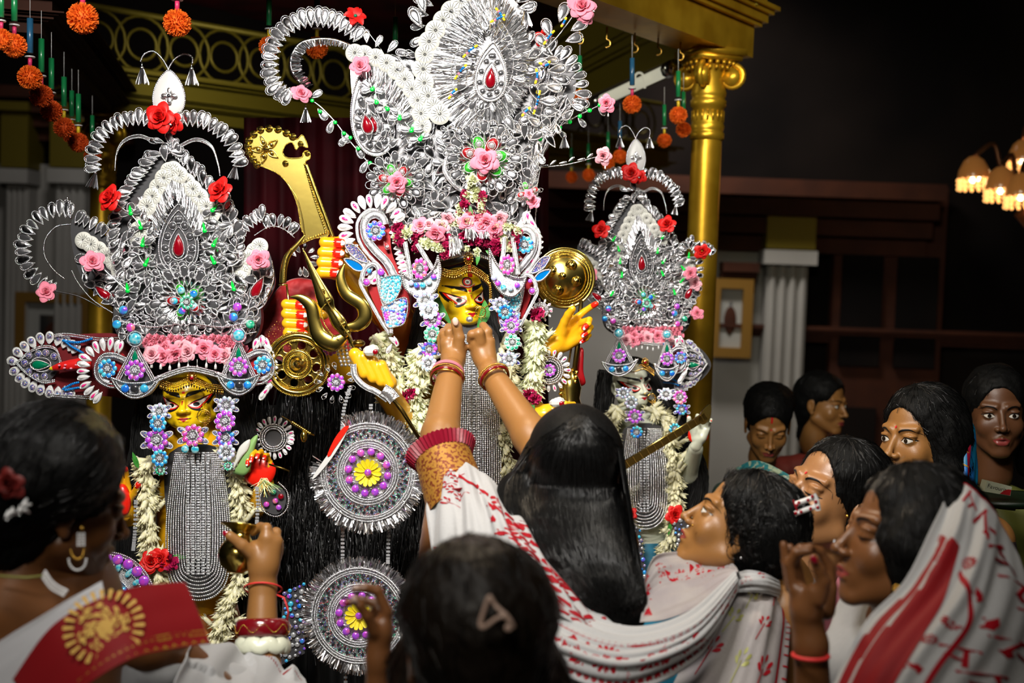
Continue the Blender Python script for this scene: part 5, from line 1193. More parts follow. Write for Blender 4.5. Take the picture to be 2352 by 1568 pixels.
# brow garland of fresh flowers
f = Fr('flower_garland', 'fresh garland of cream, magenta and pink blossoms over the central idol\'s brow', 'garland', 1050, 530, 2.82)
rr = random.Random(9)
for pts, kinds, n, s in (([(915,545),(950,525),(990,522),(1035,512),(1075,500)],'c',26,30),([(1100,505),(1140,515),(1190,530)],'c',16,30),([(905,520),(915,545),(925,560)],'m',8,30),([(955,535),(960,560),(958,575)],'m',8,28),([(1020,545),(1025,565),(1022,590)],'m',9,28),
    ([(970,555),(990,562),(1012,570)],'c',12,28),([(1065,545),(1095,550),(1110,560)],'m',10,34),([(1135,535),(1140,560),(1138,575)],'m',9,28),([(1180,530),(1188,550),(1180,565)],'m',7,28),([(1150,545),(1165,560),(1158,575)],'c',7,26),
    ([(1085,415),(1090,440),(1088,455)],'c',7,34),([(1068,445),(1065,465),(1060,490)],'mc',8,30),([(1102,450),(1105,475),(1110,500)],'mc',8,30),([(1075,490),(1095,500),(1120,495)],'pm',8,30),([(1040,560),(1070,570),(1100,575)],'c',6,22)):
    for i, a in enumerate(cr(pts, n)): f.put('blossom', FRILL[kinds[i % len(kinds)]], a[0]+rr.gauss(0,4), a[1]+rr.gauss(0,3), -rr.uniform(0,.02), s*rr.uniform(.8,1.2)*.8, rr.uniform(0,360))
for x,y,s in ((1003,535,44),(965,520,36),(1015,520,34),(1070,510,36),(1120,510,44),(1135,525,40),(1148,500,34),(1105,522,36),(985,518,30),(1030,500,30)): f.put('rose', ROSE['pink' if s > 35 else 'pale'], x, y, -.016, s, s*9)
for x,y,a in ((970,560,140),(1060,575,100),(1115,575,-120),(1100,580,170),(1085,495,20),(1060,520,-30),(1140,560,160)): f.put('leaf', LEAF, x, y, -.01, 30, a)
for x,y in ((1045,570),(1042,555),(1050,560),(1080,535),(1110,530)): tinsel(f, 'tinsel_puff', [(x-10,y-12),(x+10,y-10)], [(x-8,y+14),(x+12,y+12)], 50, -.02, jit=3, wpx=1)
f = Fr('headband', 'black and silver rope headband over the central idol\'s forehead', 'ornament', 1070, 588, 2.85)
for o,m_ in ((0,'dark_foil'),(5,'silver'),(9,'silver')): rope(f, 'bead_edge', [(1005,590+o),(1040,582+o),(1078,574+o),(1110,582+o),(1132,592+o)], 2.6, m_, n=60)
g = forehead('gold chain with filigree pendant on the central idol\'s forehead', 2.83, [(1014,616),(1045,622),(1076,608),(1100,618),(1122,635)], (1076,594), 1.1)
rope(g, 'gold_chain', [(1120,632),(1125,665),(1122,700),(1100,708)], 2, 'gold', 50, gap=2); rope(g, 'gold_chain', [(1126,650),(1129,680),(1125,700)], 2.4, 'gold', 30, gap=2)
nose_ring('large gold nose ring with filigree on the central idol', 2.83, 1104, 716, 12, (1090,708))
for (nm, lab, pts) in (('betel_leaf','green betel leaf pressed to the left cheek of the central idol',[(996,682),(1008,684),(1018,700),(1038,745),(1030,742),(1008,715)]),('betel_leaf','green betel leaf pressed to the right cheek of the central idol',[(1112,690),(1122,705),(1125,725),(1112,745),(1096,752),(1102,720)])):
    f = Fr(nm, lab, 'leaf', pts[0][0], pts[0][1], 2.87); plate(f, 'blade', pts, 'leaf_green', 0, .001, dz=0); rope(f, 'midrib', [pts[0], pts[3] if 0 else pts[-2], pts[3]], .7, 'leaf_green', 12, dz=-.001, bead=False)
f = Fr('sweet', 'foil-wrapped sweet held at the central idol\'s mouth', 'sweet', 1078, 733, 2.80); mb = MB(); mb.ball((0,0,0), (9*f.k,.006,7*f.k), 'silver_foil_fine', sph(7,4)); f.mesh('foil', mb, smooth=False)
# swan temple ornaments
def swan(lab, T, ms, fl, d=2.84):
    f = Fr('swan_ornament', lab, 'ornament', 870, 640, d, mp=T, ms=ms)
    plate(f, 'back_plate', [(828,500),(845,488),(878,490),(895,525),(900,580),(925,640),(942,700),(925,745),(888,742),(850,675),(835,610),(850,595),(828,545)], 'red_foil', 0, .006, dz=.008)
    f.chain('petal', PET2, [(902,512),(885,488),(862,478),(835,484),(815,505),(810,530),(820,558),(838,585),(858,608),(878,628)][::-1], 20, 34, 0, 0, .12)
    f.chain('petal', PET2, [(893,535),(902,565),(908,595),(914,620),(918,640)], 11, 24, 0, 0, .12)
    sash(f, 'silver_band', [(904,632),(888,602),(862,575),(842,548),(836,520),(844,500),(862,492),(878,500),(884,516)], 17, dz=-.008)
    sash(f, 'silver_band', [(890,640),(872,612),(846,585),(826,555),(820,520),(828,498),(848,482),(868,484)], 6, dz=-.004)
    f.put('gem_flower', FLW[fl], 863, 530, -.016, 46, 20); f.put('orange_drop', FPET['r'], 882, 555, -.01, 20, 210)
    for pts, g in (([(793,562),(812,562),(830,578),(845,602),(825,598),(806,585)],'gem_glitter'),([(791,595),(810,596),(828,606),(836,620),(820,622),(804,612)],'blue_stone')):
        plate(f, 'feather', pts, g, -.004, .004, dz=-.002); rope(f, 'bead_edge', pts, 2.8, n=50, closed=True, dz=-.006, gap=1.2)
    sash(f, 'silver_band', [(842,655),(832,640),(838,618),(855,606),(868,616),(870,650),(880,690),(895,730),(898,765)], 9, dz=-.008)
    sash(f, 'silver_band', [(832,632),(828,650),(838,672),(860,710),(880,745),(895,765)], 7, dz=-.006)
    f.put('cabochon', CABP, 842, 648, -.012, 20); f.put('round_gem', GEM['gem_purple'], 875, 625, -.012, 16); f.put('round_gem', GEM['gem_ab'], 848, 622, -.012, 11)
    for poly, g, nm in (([(875,638),(918,632),(920,662),(905,690),(888,698),(874,680)],'gem_turq','gem_stud'),([(876,704),(932,684),(930,738),(905,750),(888,748)],'gem_pale','gem_stud')):
        plate(f, 'gem_bed', poly, 'silver_cloth', -.002, .004, smooth=False, dz=-.006)
        for x,y in scatter(poly, 5.6, 1500): f.put(nm, GEM[g if g != 'gem_pale' or (x+y)%2 < 1.2 else 'gem_ab'], x, y, -.009, 7.5)
        rope(f, 'bead_edge', poly+[poly[0]], 2.2, n=70, dz=-.012)
    for x,y,a in ((905,772,20),(900,790,-30),(893,775,60)): f.put('petal', PET2[0 if a == 20 else 1], x, y, -.004, 24, a+180)
    return f
swan('swan-shaped silver ornament with turquoise breast left of the central face', ID, 1, 'gem_ab')
swan('swan-shaped silver ornament with pink petals right of the central face', lambda x, y: (1206+(862-x)*.82, 562+(y-530)*.9), .88, 'gem_blue')
def crescent(lab, out, inn, gems, legs, fl, gs=13):
    f = Fr('crescent_ornament', lab, 'ornament', out[0][0], out[0][1], 2.80)
    plate(f, 'crescent', cr(out,12)+cr(inn,12)[::-1], 'silver_cloth', 0, .006, smooth=False, dz=.0)
    for q in (out, inn): rope(f, 'bead_edge', q, 3.4, n=70, dz=-.006, gap=1.25); rope(f, 'bead_edge', [(x*.94+gems[2][0]*.06,y*.94+gems[2][1]*.06) for x,y in q], 2, n=70, dz=-.006)
    for i,(x,y) in enumerate(gems): f.put('round_gem', GEM[('gem_pale','gem_ab','gem_turq','gem_pale','gem_ab')[i]], x, y, -.008, gs)
    for L in legs: sash(f, 'silver_band', L, 9, dz=-.002)
    f.put('gem_flower', FLW['gem_pink'], *fl[:2], -.01, fl[2], sx=.75); return f
crescent('jewelled crescent ornament over the left temple of the central idol', [(922,626),(932,662),(962,680),(998,668),(1012,628),(1006,588)], [(922,626),(945,641),(972,638),(995,618),(1006,588)], [(944,650),(957,655),(971,655),(985,648),(996,636)], ([(930,555),(938,600),(944,638)],[(958,560),(980,595),(1000,628)]), (965,617,50))
crescent('jewelled crescent ornament over the right temple of the central idol', [(1124,572),(1128,630),(1148,668),(1176,680),(1198,662),(1208,636)], [(1124,572),(1142,608),(1165,630),(1188,638),(1208,636)], [(1134,638),(1144,650),(1156,660),(1172,662),(1188,655)], ([(1158,545),(1156,580),(1150,612)],[(1178,545),(1184,590),(1190,630)]), (1165,608,48))
flower_string('long string of gem flowers hanging left of the central face', 2.79, [(978,690,'gem_pale',42),(985,712,'gem_pale',44),(994,734,'gem_purple',42),(993,767,'gem_green',40),(986,802,'gem_ab',38),(984,834,'gem_pale',38)])
flower_string('long string of gem flowers hanging right of the central face', 2.81, [(1148,700,'gem_pale',36),(1160,716,'gem_turq' if 0 else 'gem_blue',36),(1174,748,'gem_purple',38),(1177,786,'gem_green',38),(1170,824,'gem_pale',36)])
chainmail('silver bead necklace on the central idol\'s chest between the raised arms', 2.96, (1028,1150,770,1330), 12, rows=3)
mb = MB()
f = garland('cream tuberose garland left of the central idol\'s chest', 2.9, [[(858,770),(880,800),(900,840),(920,900),(935,960),(955,1000)],[(975,790),(960,850),(955,920),(975,1000)]], 62, 300, col=[BUDG,BUD], size=46, extra=[('blossom',FRILL['m'],930,910,34),('blossom',FRILL['m'],945,902,30),('leaf',LEAF,920,930,40,150)])
f = garland('pale green tuberose garland right of the central idol\'s chest', 2.88, [[(1228,730),(1232,780),(1222,840),(1222,890)]], 56, 130, col=[BUDG], size=42, extra=[('blossom',FRILL['m'],1232,720,40),('blossom',FRILL['m'],1215,905,36),('blossom',FRILL['m'],1230,915,30),('leaf',LEAF,1225,925,36,170)])
garland('creamy tuberose garland hanging behind the right raised arm', 2.97, [[(1145,790),(1170,860),(1185,920),(1180,1000)],[(1140,960),(1160,1040),(1165,1120)]], 50, 150, size=42)
# ---------------------------------------------------------------- weapons and things in the idol's hands
f = Fr('curved_sword', 'brass sword with scalloped hooked head and flower boss held above the fists', 'sword', 690, 450, 2.87)
out = [(682,563),(698,540),(692,525),(683,472),(668,435),(642,402),(601,382),(586,378),(576,366),(570,350),(568,335),(575,318),(590,303),(612,294),(635,295),(655,303),(672,312),(682,320),(695,310),(707,338),(690,334),(680,344),(672,328),(660,330),(652,340),(650,352),(660,362),(680,363),(694,360),(697,350),(705,346),(712,352),(712,364),(702,372),(708,400),(730,470),(755,537),(720,548)]
q = f.curve(out, 150, 0, True); mb = MB(); mb.plate([(a.x,a.z) for a in q], 0, .008, 'brass'); f.mesh('blade', mb, smooth=False)
rope(f, 'raised_rim', out, 1.6, 'brass', 170, closed=True, dz=-.001, gap=1.6); rope(f, 'bead_trim', [(700,378),(722,455),(748,530)], 3, 'brass', 60, dz=-.002, gap=1.9); rope(f, 'bead_trim', [(748,534),(718,545),(686,560)], 3, 'brass', 40, dz=-.002, gap=1.9)
rope(f, 'ridge', [(700,540),(694,500),(682,455),(660,420)], 1.6, 'brass', 30, dz=-.001, bead=False); mb = MB(); mb.tube(f.curve([(703,378,-.002),(735,465,-.002),(765,545,-.002)],40), [(4.6+(.7 if i%2 else 0))*f.k for i in range(40)], 'brass', 10); f.mesh('rod', mb)
for i in range(11): t = i/10; x,y = cr([(590,378),(572,350),(572,322),(598,298),(638,297),(672,314)],11)[i]; f.put('scallop', GEMB, x, y, -.002, 18)
for i in range(5):
    a = i*72+20; p_ = f.put('flower_drop', BDROP, 610-sin(R(a))*8, 342-cos(R(a))*8, -.004, 26, a); 
f.put('flower_boss', GEMB, 610, 342, -.008, 16)
for x,y,s in ((690,330,14),(705,352,12),(655,375,14)): f.put('boss', GEMB, x, y, -.004, s)
# ---------------------------------------------------------------- weapons
def blade(f, name, pts, rad, dz=0, flat=.4, m='brass', n=40):
    q = cr([(*p, r_) for p, r_ in zip(pts, rad)], n); mb = MB(); mb.tube([f.L(a[0],a[1],dz) for a in q], [max(.4,a[2])*f.k for a in q], m, 14, flat=flat, up=(0,-1,0)); return f.mesh(name, mb)
f = Fr('trident', 'large brass trident with crescent side horns leaning left of the centre', 'trident', 760, 700, 2.74)
T_ = [(694,568),(712,610),(730,650),(748,692),(760,712),(778,740),(800,772)]
blade(f, 'spear_point', T_, [.5,6,12,19,12,17,8], -.004, .35)
rope(f, 'raised_rib', [(696,574),(750,690),(806,778)], 1.8, 'brass', 40, dz=-.022, bead=False)
blade(f, 'shaft', [(800,772),(815,800),(822,806)], [5,5,6], 0, 1)
blade(f, 'horn', [(664,682),(690,684),(714,704),(722,740),(735,772),(765,788),(795,770)], [.5,9,14,15,19,20,9], .002, .3)
blade(f, 'horn', [(792,604),(782,640),(796,675),(830,700),(838,728),(820,748),(788,752)], [.5,11,14,15,17,14,7], .002, .3)
rope(f, 'bead_trim', [(752,695),(738,712),(744,740),(760,765),(775,775)], 1.8, 'brass', 40, dz=-.012, gap=1.9)
for x,y,s in ((752,690,15),(786,744,16),(796,764,15),(742,668,9)): f.put('boss', GEMB, x, y, -.018, s)
mb = MB(); mb.ball(f.L(824,788,0), (15*f.k,15*f.k,9*f.k), 'brass_dark', BALL); f.mesh('collar', mb)
f = Fr('ankus_blade', 'thin curved brass hook blade held by the lower left fist', 'sickle', 655, 630, 2.84)
blade(f, 'hook', [(700,540),(684,560),(662,585),(652,615),(650,650)], [2,5,7,8,8], 0, .4); rope(f, 'bead_trim', [(668,572),(656,600),(652,645)], 1.6, 'brass', 30, dz=-.008, gap=2)
mb = MB(); mb.tube([f.L(658,652), f.L(664,700), f.L(668,765)], 2.6*f.k, 'brass', 8); f.mesh('handle', mb); mb = MB(); mb.box(f.L(650,654)[:], (18*f.k,.01,4*f.k), 'brass'); f.mesh('guard', mb)
def wheel():
    f = Fr('chakra_wheel', 'pierced brass wheel with beaded rims under the left fists', 'wheel', 684, 836, 2.80); k = f.k; r = 70*k
    def ring(r0, w_, nm, x=684, y=836, dz=0, bead=0, par=None, m='brass'):
        c = f.L(x,y,dz); mb = MB(); mb.tube([c+V((cos(a)*r0*k,0,sin(a)*r0*k)) for a in [2*pi*i/48 for i in range(48)]], w_*k, m, 8, True); o = f.mesh(nm, mb, par)
        if bead: mb = MB(); mb.beads([c+V((cos(a)*(r0+bead)*k,-.004,sin(a)*(r0+bead)*k)) for a in [2*pi*i/80 for i in range(80)]], 2*k, 'brass', 1.9, True); f.mesh('bead_trim', mb, o)
    ring(66, 6.5, 'rim', bead=7); ring(56, 2, 'rim', bead=-2.4); ring(30, 3.4, 'hub_ring', bead=3.6); ring(20, 3, 'hub_ring', bead=3.2)
    mb = MB(); mb.lathe([(32*k,.004),(26*k,-.002),(18*k,-.004),(12*k,-.012),(6*k,-.02),(0,-.023)], 'brass', 28, 'y', c=f.L(684,836,-.001)); f.mesh('hub', mb)
    for i in range(8): a = 2*pi*i/8+.2; ring(11.5, 2.4, 'opening', 684+cos(a)*44, 836+sin(a)*44, 0, 0)
    for i in range(8):
        a = 2*pi*(i+.5)/8+.2; mb = MB(); mb.plate([(f.L(684+cos(a+o)*q, 836+sin(a+o)*q).x, f.L(684+cos(a+o)*q, 836+sin(a+o)*q).z) for o,q in ((-.1,32),(.1,32),(.26,62),(-.26,62))], .001, .004, 'brass_dark'); f.mesh('web', mb, smooth=False)
    for i in range(36): a = 2*pi*i/36; f.put('rim_point', GEMB, 684+cos(a)*73, 836+sin(a)*73, 0, 6)
wheel()
f = Fr('round_shield', 'round brass shield with domed bosses right of the central face', 'shield', 1297, 638, 3.02); k = f.k
def ell(o): o.rotation_quaternion = Quaternion((0,0,1), R(-24)) @ Quaternion((0,1,0), R(10))
S = empty('tmp', '', '', (0,0,0)); bpy.data.objects.remove(S)
mb = MB().lathe([(70*k,.012),(71*k,.0),(69*k,-.004),(66*k,0),(63*k,-.001),(50*k,-.012),(30*k,-.02),(0,-.024)], 'brass', 56, 'y'); me = mb.mesh('disc'); di = obj('disc', me, f.root); ell(di)
for rr_ in (60,54): mb = MB(); mb.beads([(cos(a)*rr_*k,-.006-.0012*(63-rr_),sin(a)*rr_*k) for a in [2*pi*i/90 for i in range(90)]], 2*k, 'brass', 1.9, True); obj('bead_ring', mb.mesh('bead_ring'), di)
for x,y in ((14,27),(-6,3),(24,-8),(-16,-28),(-30,14)): obj('boss', GEMB, di, (x*k,-.019,y*k), None, 28*k)
f = Fr('brass_mace', 'tall brass sceptre below the round shield', 'sceptre', 1320, 800, 2.93); k = f.k
mb = MB(); mb.tube([f.L(1335,690), f.L(1326,800), f.L(1308,940)], [5*k,6*k,6*k], 'brass_dark', 10); f.mesh('handle', mb)
mb = MB(); mb.tube([f.L(1318,700), f.L(1312,800), f.L(1300,870)], 2.4*k, 'brass', 8); f.mesh('rail', mb)
mb = MB(); mb.lathe([(3*k,0),(12*k,-8*k),(20*k,-22*k),(26*k,-45*k),(22*k,-70*k),(30*k,-95*k),(24*k,-120*k),(8*k,-135*k),(0,-138*k)], 'brass', 20, c=f.L(1310,845)); f.mesh('head', mb)
for i in range(14): t = i/13; f.put('spike', GEMB, 1295+30*(i%2)-10*t, 850+70*t, -.02, 9)
f = Fr('folded_red_cloth', 'scrap of red brocade tied under the shield', 'cloth', 1330, 850, 2.95); plate(f, 'cloth', [(1326,805),(1340,802),(1340,850),(1345,880),(1328,884),(1322,850)], 'red_foil', 0, .008, dome=.006)
# food held in the idol's hands
for (nm, lab, x, y, d, s, cat) in (('sweet','white sweet square held on top of the yellow fist', 850,806,2.7,(34,26),'sweet'),('sweet','crumbly white sweet on the idol\'s lower right palm',1278,925,2.82,(34,22),'sweet')):
    f = Fr(nm, lab, cat, x, y, d); mb = MB(); mb.ball((0,0,0), (s[0]*.5*f.k,.012,s[1]*.5*f.k), 'satin_ivory', sph(8,5)); mb.ball((.006,.004,.004), (s[0]*.42*f.k,.012,s[1]*.45*f.k), 'satin_ivory', sph(6,4)); f.mesh('sweet_piece', mb, smooth=False)
    f.put('cherry', GEM['red_stone'], x+12, y+2, -.012, 12)
# maroon backdrop with gauze, dark tinsel and stage
mat('gauze', (.42,.006,.008), .6, .1, .4, bump=1, bscale=26, sheen=.5, col2=(.2,.002,.004), vscale=14)
root = empty('backdrop', 'dark maroon cloth backdrop hanging behind the central idol', 'backdrop', P(900,900,3.5)); mb = MB(); G = []
for i in range(80):
    x = 560+700*i/79; G.append([P(x, y, 3.62+.02*sin(i*.8)+.008*sin(i*2.1)).lerp(P(x,y,3.62),0)[:] for y in (270,600,1000,1700)])
mb.grid(G, 'maroon'); wmesh('cloth', mb, root)
f = Fr('dangling_loops', 'small silver wire loops dangling beside the brass sword base', 'ornament', 700, 600, 2.9); f.chain('silver_loop', [LOOPD[0],LOOPD[1]], [(680,588),(700,575),(712,590),(706,610),(690,614)], 9, 20, 0, 0, .4)
f = Fr('red_gauze', 'bunch of red gauze with gold specks behind the lower left fist', 'cloth', 690, 730, 2.97)
pr = [('e', P(690,730,3.02)[:], (.085,.035,.1), None), ('e', P(630,770,3.02)[:], (.06,.035,.06), None), ('e', P(730,800,3.04)[:], (.09,.04,.09), None), ('e', P(900,690,3.06)[:], (.05,.03,.1), None)]
me = sdf_mesh(pr, .007, 'gauze', 'gauze', .03)
for v in me.vertices: n_v = NZ.noise(v.co*22)+.6*NZ.noise(v.co*55); v.co += V((0,-1,0))*n_v*.014+V((n_v*.004,0,0))
wmesh('gauze', me, f.root)
mb = MB(); 
for x,y in scatter([(600,780),(640,730),(690,690),(700,760),(660,830)], 5, 900): mb.ball(f.L(x,y,-.035+rng.normal(0,.006)), 1.4*f.k, 'gold', BEAD)
f.mesh('gold_specks', mb, kind='stuff')
root = empty('dark_hair_curtain', 'mass of glossy black idol hair hanging between the idols', 'hair', P(760,1200,3.2)); mb = MB(); G = []
for i in range(60): x = 520+480*i/59; G.append([P(x, y, 3.18+.03*sin(i*.9)+.02*sin(i*2.3+y*.01))[:] for y in (830 if 640<x<960 else 930,1000,1200,1400,1700)])
mb.grid(G, 'idol_hair'); wmesh('hair', mb, root)
mb = MB(); rr = random.Random(8)
for i in range(1100):
    x0 = rr.uniform(560,985); y0 = rr.uniform(880,1250); ph = rr.random()*6; q = [P(x0+6*sin(j*.8+ph)+rr.gauss(0,1), y0+j*26, 3.1+.015*cos(j+ph)) for j in range(rr.randint(5,12))]; mb.tube(q, .0011, 'idol_hair' if rr.random() < .86 else 'dark_foil', 3, cap=False)
wmesh('strands', mb, root, kind='stuff')
root = empty('altar_platform', 'low red-draped platform carrying the idols', 'platform', V((0,3.1,0))); mb = MB(); mb.box((-.25,3.42,.2), (2.0,1.0,.4), 'maroon'); mb.box((-.25,3.42,.42), (2.1,1.06,.04), 'gold_dim'); wmesh('base', mb, root)
# ---------------------------------------------------------------- round fringed ornaments
def fringed(lab, cx, cy, rx, ry, d, cut=None, seed=1):
    f = Fr('round_ornament', lab, 'ornament', cx, cy, d, group=None); k = f.k; E = lambda a, q, w_=0: (cx+cos(a)*rx*q, cy+sin(a)*ry*q); rr = random.Random(seed)
    ok = (lambda x, y: True) if not cut else (lambda x, y: (x-cut[0])*cut[2]+(y-cut[1])*cut[3] > 0)
    N = 96; an = [2*pi*i/N for i in range(N)]
    edge = [E(a,.9) for a in an]
    if cut: edge = [p if ok(*p) else (p[0]-((p[0]-cut[0])*cut[2]+(p[1]-cut[1])*cut[3])*cut[2], p[1]-((p[0]-cut[0])*cut[2]+(p[1]-cut[1])*cut[3])*cut[3]) for p in edge]
    plate(f, 'back_card', edge, 'silver_foil_fine', 0, .004, smooth=False)
    mb = MB()
    for i in range(1500):
        a = rr.random()*2*pi; p = E(a, rr.uniform(.84,.9)); q = E(a+rr.gauss(0,.03), rr.uniform(.98,1.12))
        if ok(*p): mb.ribbon(f.L(*p,-.003), f.L(*q,-.006+rr.gauss(0,.006)), .9*k, 1.3*k, 'silver', (rr.gauss(0,.7),-1,rr.gauss(0,.7)))
    f.mesh('fringe', mb, kind='stuff')
    for q, r_ in ((.88,2.6),(.83,2.2),(.79,2.2),(.53,2.4),(.49,2.6),(.45,2.2),(.58,2.4)):
        pts = [E(a,q) for a in an if ok(*E(a,q))]; 
        if q < .7: rope(f, 'bead_ring', pts, r_, n=150, closed=True, dz=-.006, gap=1.4)
        else:
            mb = MB(); [mb.ball(f.L(*p,-.006), r_*k, 'silver', BEAD) for p in [E(2*pi*i/190,q) for i in range(190)] if ok(*p)]; f.mesh('bead_ring', mb)
    for i in range(30):
        for q, s_ in ((.72,11),(.655,9)):
            a = 2*pi*(i+(.5 if q < .7 else 0))/30; p = E(a,q)
            if ok(*p): f.put('mirror_lozenge', LOZ, p[0], p[1], -.006, s_, math.degrees(-a)+90)
    mb = MB()
    for i in range(1300):
        a = rr.random()*2*pi; p = E(a, rr.uniform(.6,.78))
        if ok(*p): mb.ball(f.L(*p,-.005), rr.uniform(.9,1.5)*k, rr.choice(['gem_glitter','silver','gem_green','red_stone','gem_glitter']), BEAD)
    f.mesh('glitter', mb, kind='stuff')
    for i in range(12):
        a = 2*pi*(i+.3)/12; p = E(a,.375); f.put('round_gem', GEM['gem_purple'], *p, -.01, 17)
    mb = MB()
    mb.tube([f.L(*E(a, .375+.085*cos(6*a+1)), -.009) for a in [2*pi*i/140 for i in range(140)]], 1.1*k, 'silver', 5, True); f.mesh('wavy_cord', mb)
    for i in range(15):
        a = 360*i/15; f.put('yellow_petal', YPET, cx-sin(R(a))*6, cy-cos(R(a))*6, -.012-(i%2)*.003, 26, a, tilt=14)
    f.put('flower_centre', GEM['gem_purple'], cx, cy, -.024, 16); return f
LOZ = MB().plate([(0,-.55),(.36,0),(0,.55),(-.36,0)], -.03, .05, 'dark_stone').mesh('mirror_lozenge', False)
def k_yp():
    m = MB(); m.grid([[(-w_,-.02,t),(-w_*.4,.03,t),(0,0,t),(w_*.4,.03,t),(w_,-.02,t)] for t,w_ in ((.1,.06),(.4,.17),(.7,.2),(.9,.17),(1,.1))], 'flower_yellow'); return m.mesh('yellow_petal')
YPET = k_yp()
fringed('round silver fringed ornament with yellow flower, upper one with a folded edge', 845, 1085, 122, 128, 2.66, cut=(760,1040,.82,.57))
fringed('round silver fringed ornament partly behind a raised hand, lower one', 824, 1414, 122, 124, 2.66, seed=4)
f = Fr('folded_lining', 'red and white folded corner of the upper round ornament', 'cloth', 765, 1020, 2.645)
plate(f, 'red_edge', [(801,978),(796,990),(768,1030),(758,1046),(752,1044),(768,1008),(788,982)], 'paint_red', 0, .003, dz=-.002); plate(f, 'white_fold', [(796,992),(770,1040),(735,1085),(718,1100),(722,1088),(748,1050),(765,1028)], 'satin_white', 0, .003, dz=.0)
for (nm,pts,lab) in (('mirror_strap',[(787,1212),(787,1292)],'left mirror chain strap joining the two round ornaments'),('mirror_strap',[(893,1205),(891,1292)],'right mirror chain strap joining the two round ornaments'),('mirror_strap',[(802,895),(790,940),(786,985)],'thin silver strap above the upper round ornament'),('mirror_strap',[(852,930),(850,975)],'silver ribbon strap hanging above the upper round ornament'),('mirror_strap',[(794,1530),(794,1580)],'mirror chain strap under the lower round ornament'),('mirror_strap',[(590,1120),(592,1160),(590,1200)],'short silver strap beside the brass pot'),('mirror_strap',[(312,1150),(310,1220),(306,1262)],'silver strap beside the left idol\'s garland')):
    f = Fr(nm, lab, 'strap', *pts[0], 2.69); q = cr(pts, 12); n = int(math.dist(pts[0],pts[-1])/6.5)
    for i in range(n): a = q[min(11,int(i*12/n))]; b = cr(pts, n)[i]; f.put('mirror_link', LINK, b[0], b[1], 0, 9)
    rope(f, 'cord', pts, 1.2, 'silver', 12, dz=.003, bead=False)
LINK_ = 1
# bands, gem cluster, small brass arrow, sword shaft and other dressing of the central idol
f = Fr('jewelled_cuff', 'silver mirror-chain cuff behind the trident base', 'bracelet', 795, 805, 2.78)
for i in range(6): rope(f, 'link_row', [(770+i*11,788-i*1),(778+i*10,815),(785+i*9,838)], 4.2, 'silver_foil_fine', 14, dz=-.006-.003*(i if i<3 else 5-i), gap=1.9)
f.put('gem_flower', FLW['gem_purple'], 758, 800, -.0, 34)
f = Fr('gem_medallion', 'silver medallion with violet gems under the brass wheel', 'ornament', 770, 878, 2.76); f.put('gem_flower', FLW['gem_purple'], 772, 878, -.006, 42); f.chain('silver_loop', [TWIST], [(772,850),(745,862),(742,885),(758,905),(785,905),(798,885),(795,860)], 12, 18, 180, 0)
f = Fr('cloth_cuff', 'grey ribbed cuff under the yellow fist', 'bracelet', 850, 890, 2.70); sash(f, 'ribbed_band', [(812,836),(815,862),(835,885),(865,900),(890,918)], 12, 'silver_cloth', dz=0); sash(f, 'ribbon_tail', [(880,895),(895,905),(906,918)], 26, 'silver_foil_fine', dz=-.004)
f = Fr('brass_arrow', 'slim brass arrow with gold thread beside the left idol\'s raised palm', 'arrow', 690, 975, 2.80); mb = MB(); mb.tube([f.L(647,955), f.L(695,985), f.L(722,1000)], [1*f.k,2.6*f.k,2*f.k], 'brass', 8); f.mesh('rod', mb); rope(f, 'coil', [(672,970),(712,995)], 4, 'brass', 16, gap=1.1); mb = MB(); mb.ball(f.L(698,1002), (8*f.k,.008,14*f.k), 'brass', BALL); f.mesh('fitting', mb)
f = Fr('sword_shaft', 'long brown scabbard slanting down from the yellow fist', 'scabbard', 930, 940, 2.78); mb = MB(); mb.tube([f.L(880,888), f.L(925,945), f.L(968,1015)], [4*f.k,5*f.k,4*f.k], 'brass_dark', 8); f.mesh('rod', mb); rope(f, 'edge_line', [(880,884),(970,1010)], 1, 'brass', 10, dz=-.006, bead=False)
def petal_disc(lab, cx, cy, r, d, fl, a0=0, a1=360, ms=1):
    f = Fr('petal_rosette', lab, 'ornament', cx, cy, d); pts = [(cx+cos(R(a))*r*.62, cy-sin(R(a))*r*.62) for a in np.linspace(a0,a1,9)]
    n = int(r*2*pi*(a1-a0)/360/14); f.chain('petal', PET2, pts[::-1], n, r*.38, 0, 0, .05)
    for q in (.62,.52,.42): rope(f, 'bead_edge', [(cx+cos(R(a))*r*q, cy-sin(R(a))*r*q) for a in np.linspace(a0,a1,17)], 2.4, n=80, dz=-.006)
    plate(f, 'disc', [(cx+cos(a)*r*.5, cy+sin(a)*r*.5) for a in [2*pi*i/20 for i in range(20)]], 'dark_foil', 0, .004)
    if fl: f.put('gem_flower', FLW[fl], cx, cy, -.01, r*.6)
    return f
petal_disc('grey petal rosette behind the left idol\'s raised palm', 628, 1005, 50, 2.95, None)
petal_disc('pink and white petal rosette right of the central necklace', 1262, 850, 50, 2.9, 'gem_purple', -110, 110)
petal_disc('small violet gem rosette beside the central idol\'s right swan ornament', 1242, 712, 28, 2.87, 'gem_pink')
f = Fr('gem_pendant', 'small paisley pendant with pink gems and straw under the raised red palm', 'ornament', 625, 1160, 2.78); rope(f, 'bead_edge', [(600,1120),(598,1160),(615,1180),(640,1185),(660,1165),(660,1130),(640,1108)], 2.4, n=60); plate(f, 'panel', [(602,1122),(602,1160),(620,1178),(640,1180),(655,1160),(655,1132),(635,1115)], 'dark_foil', 0, .004)
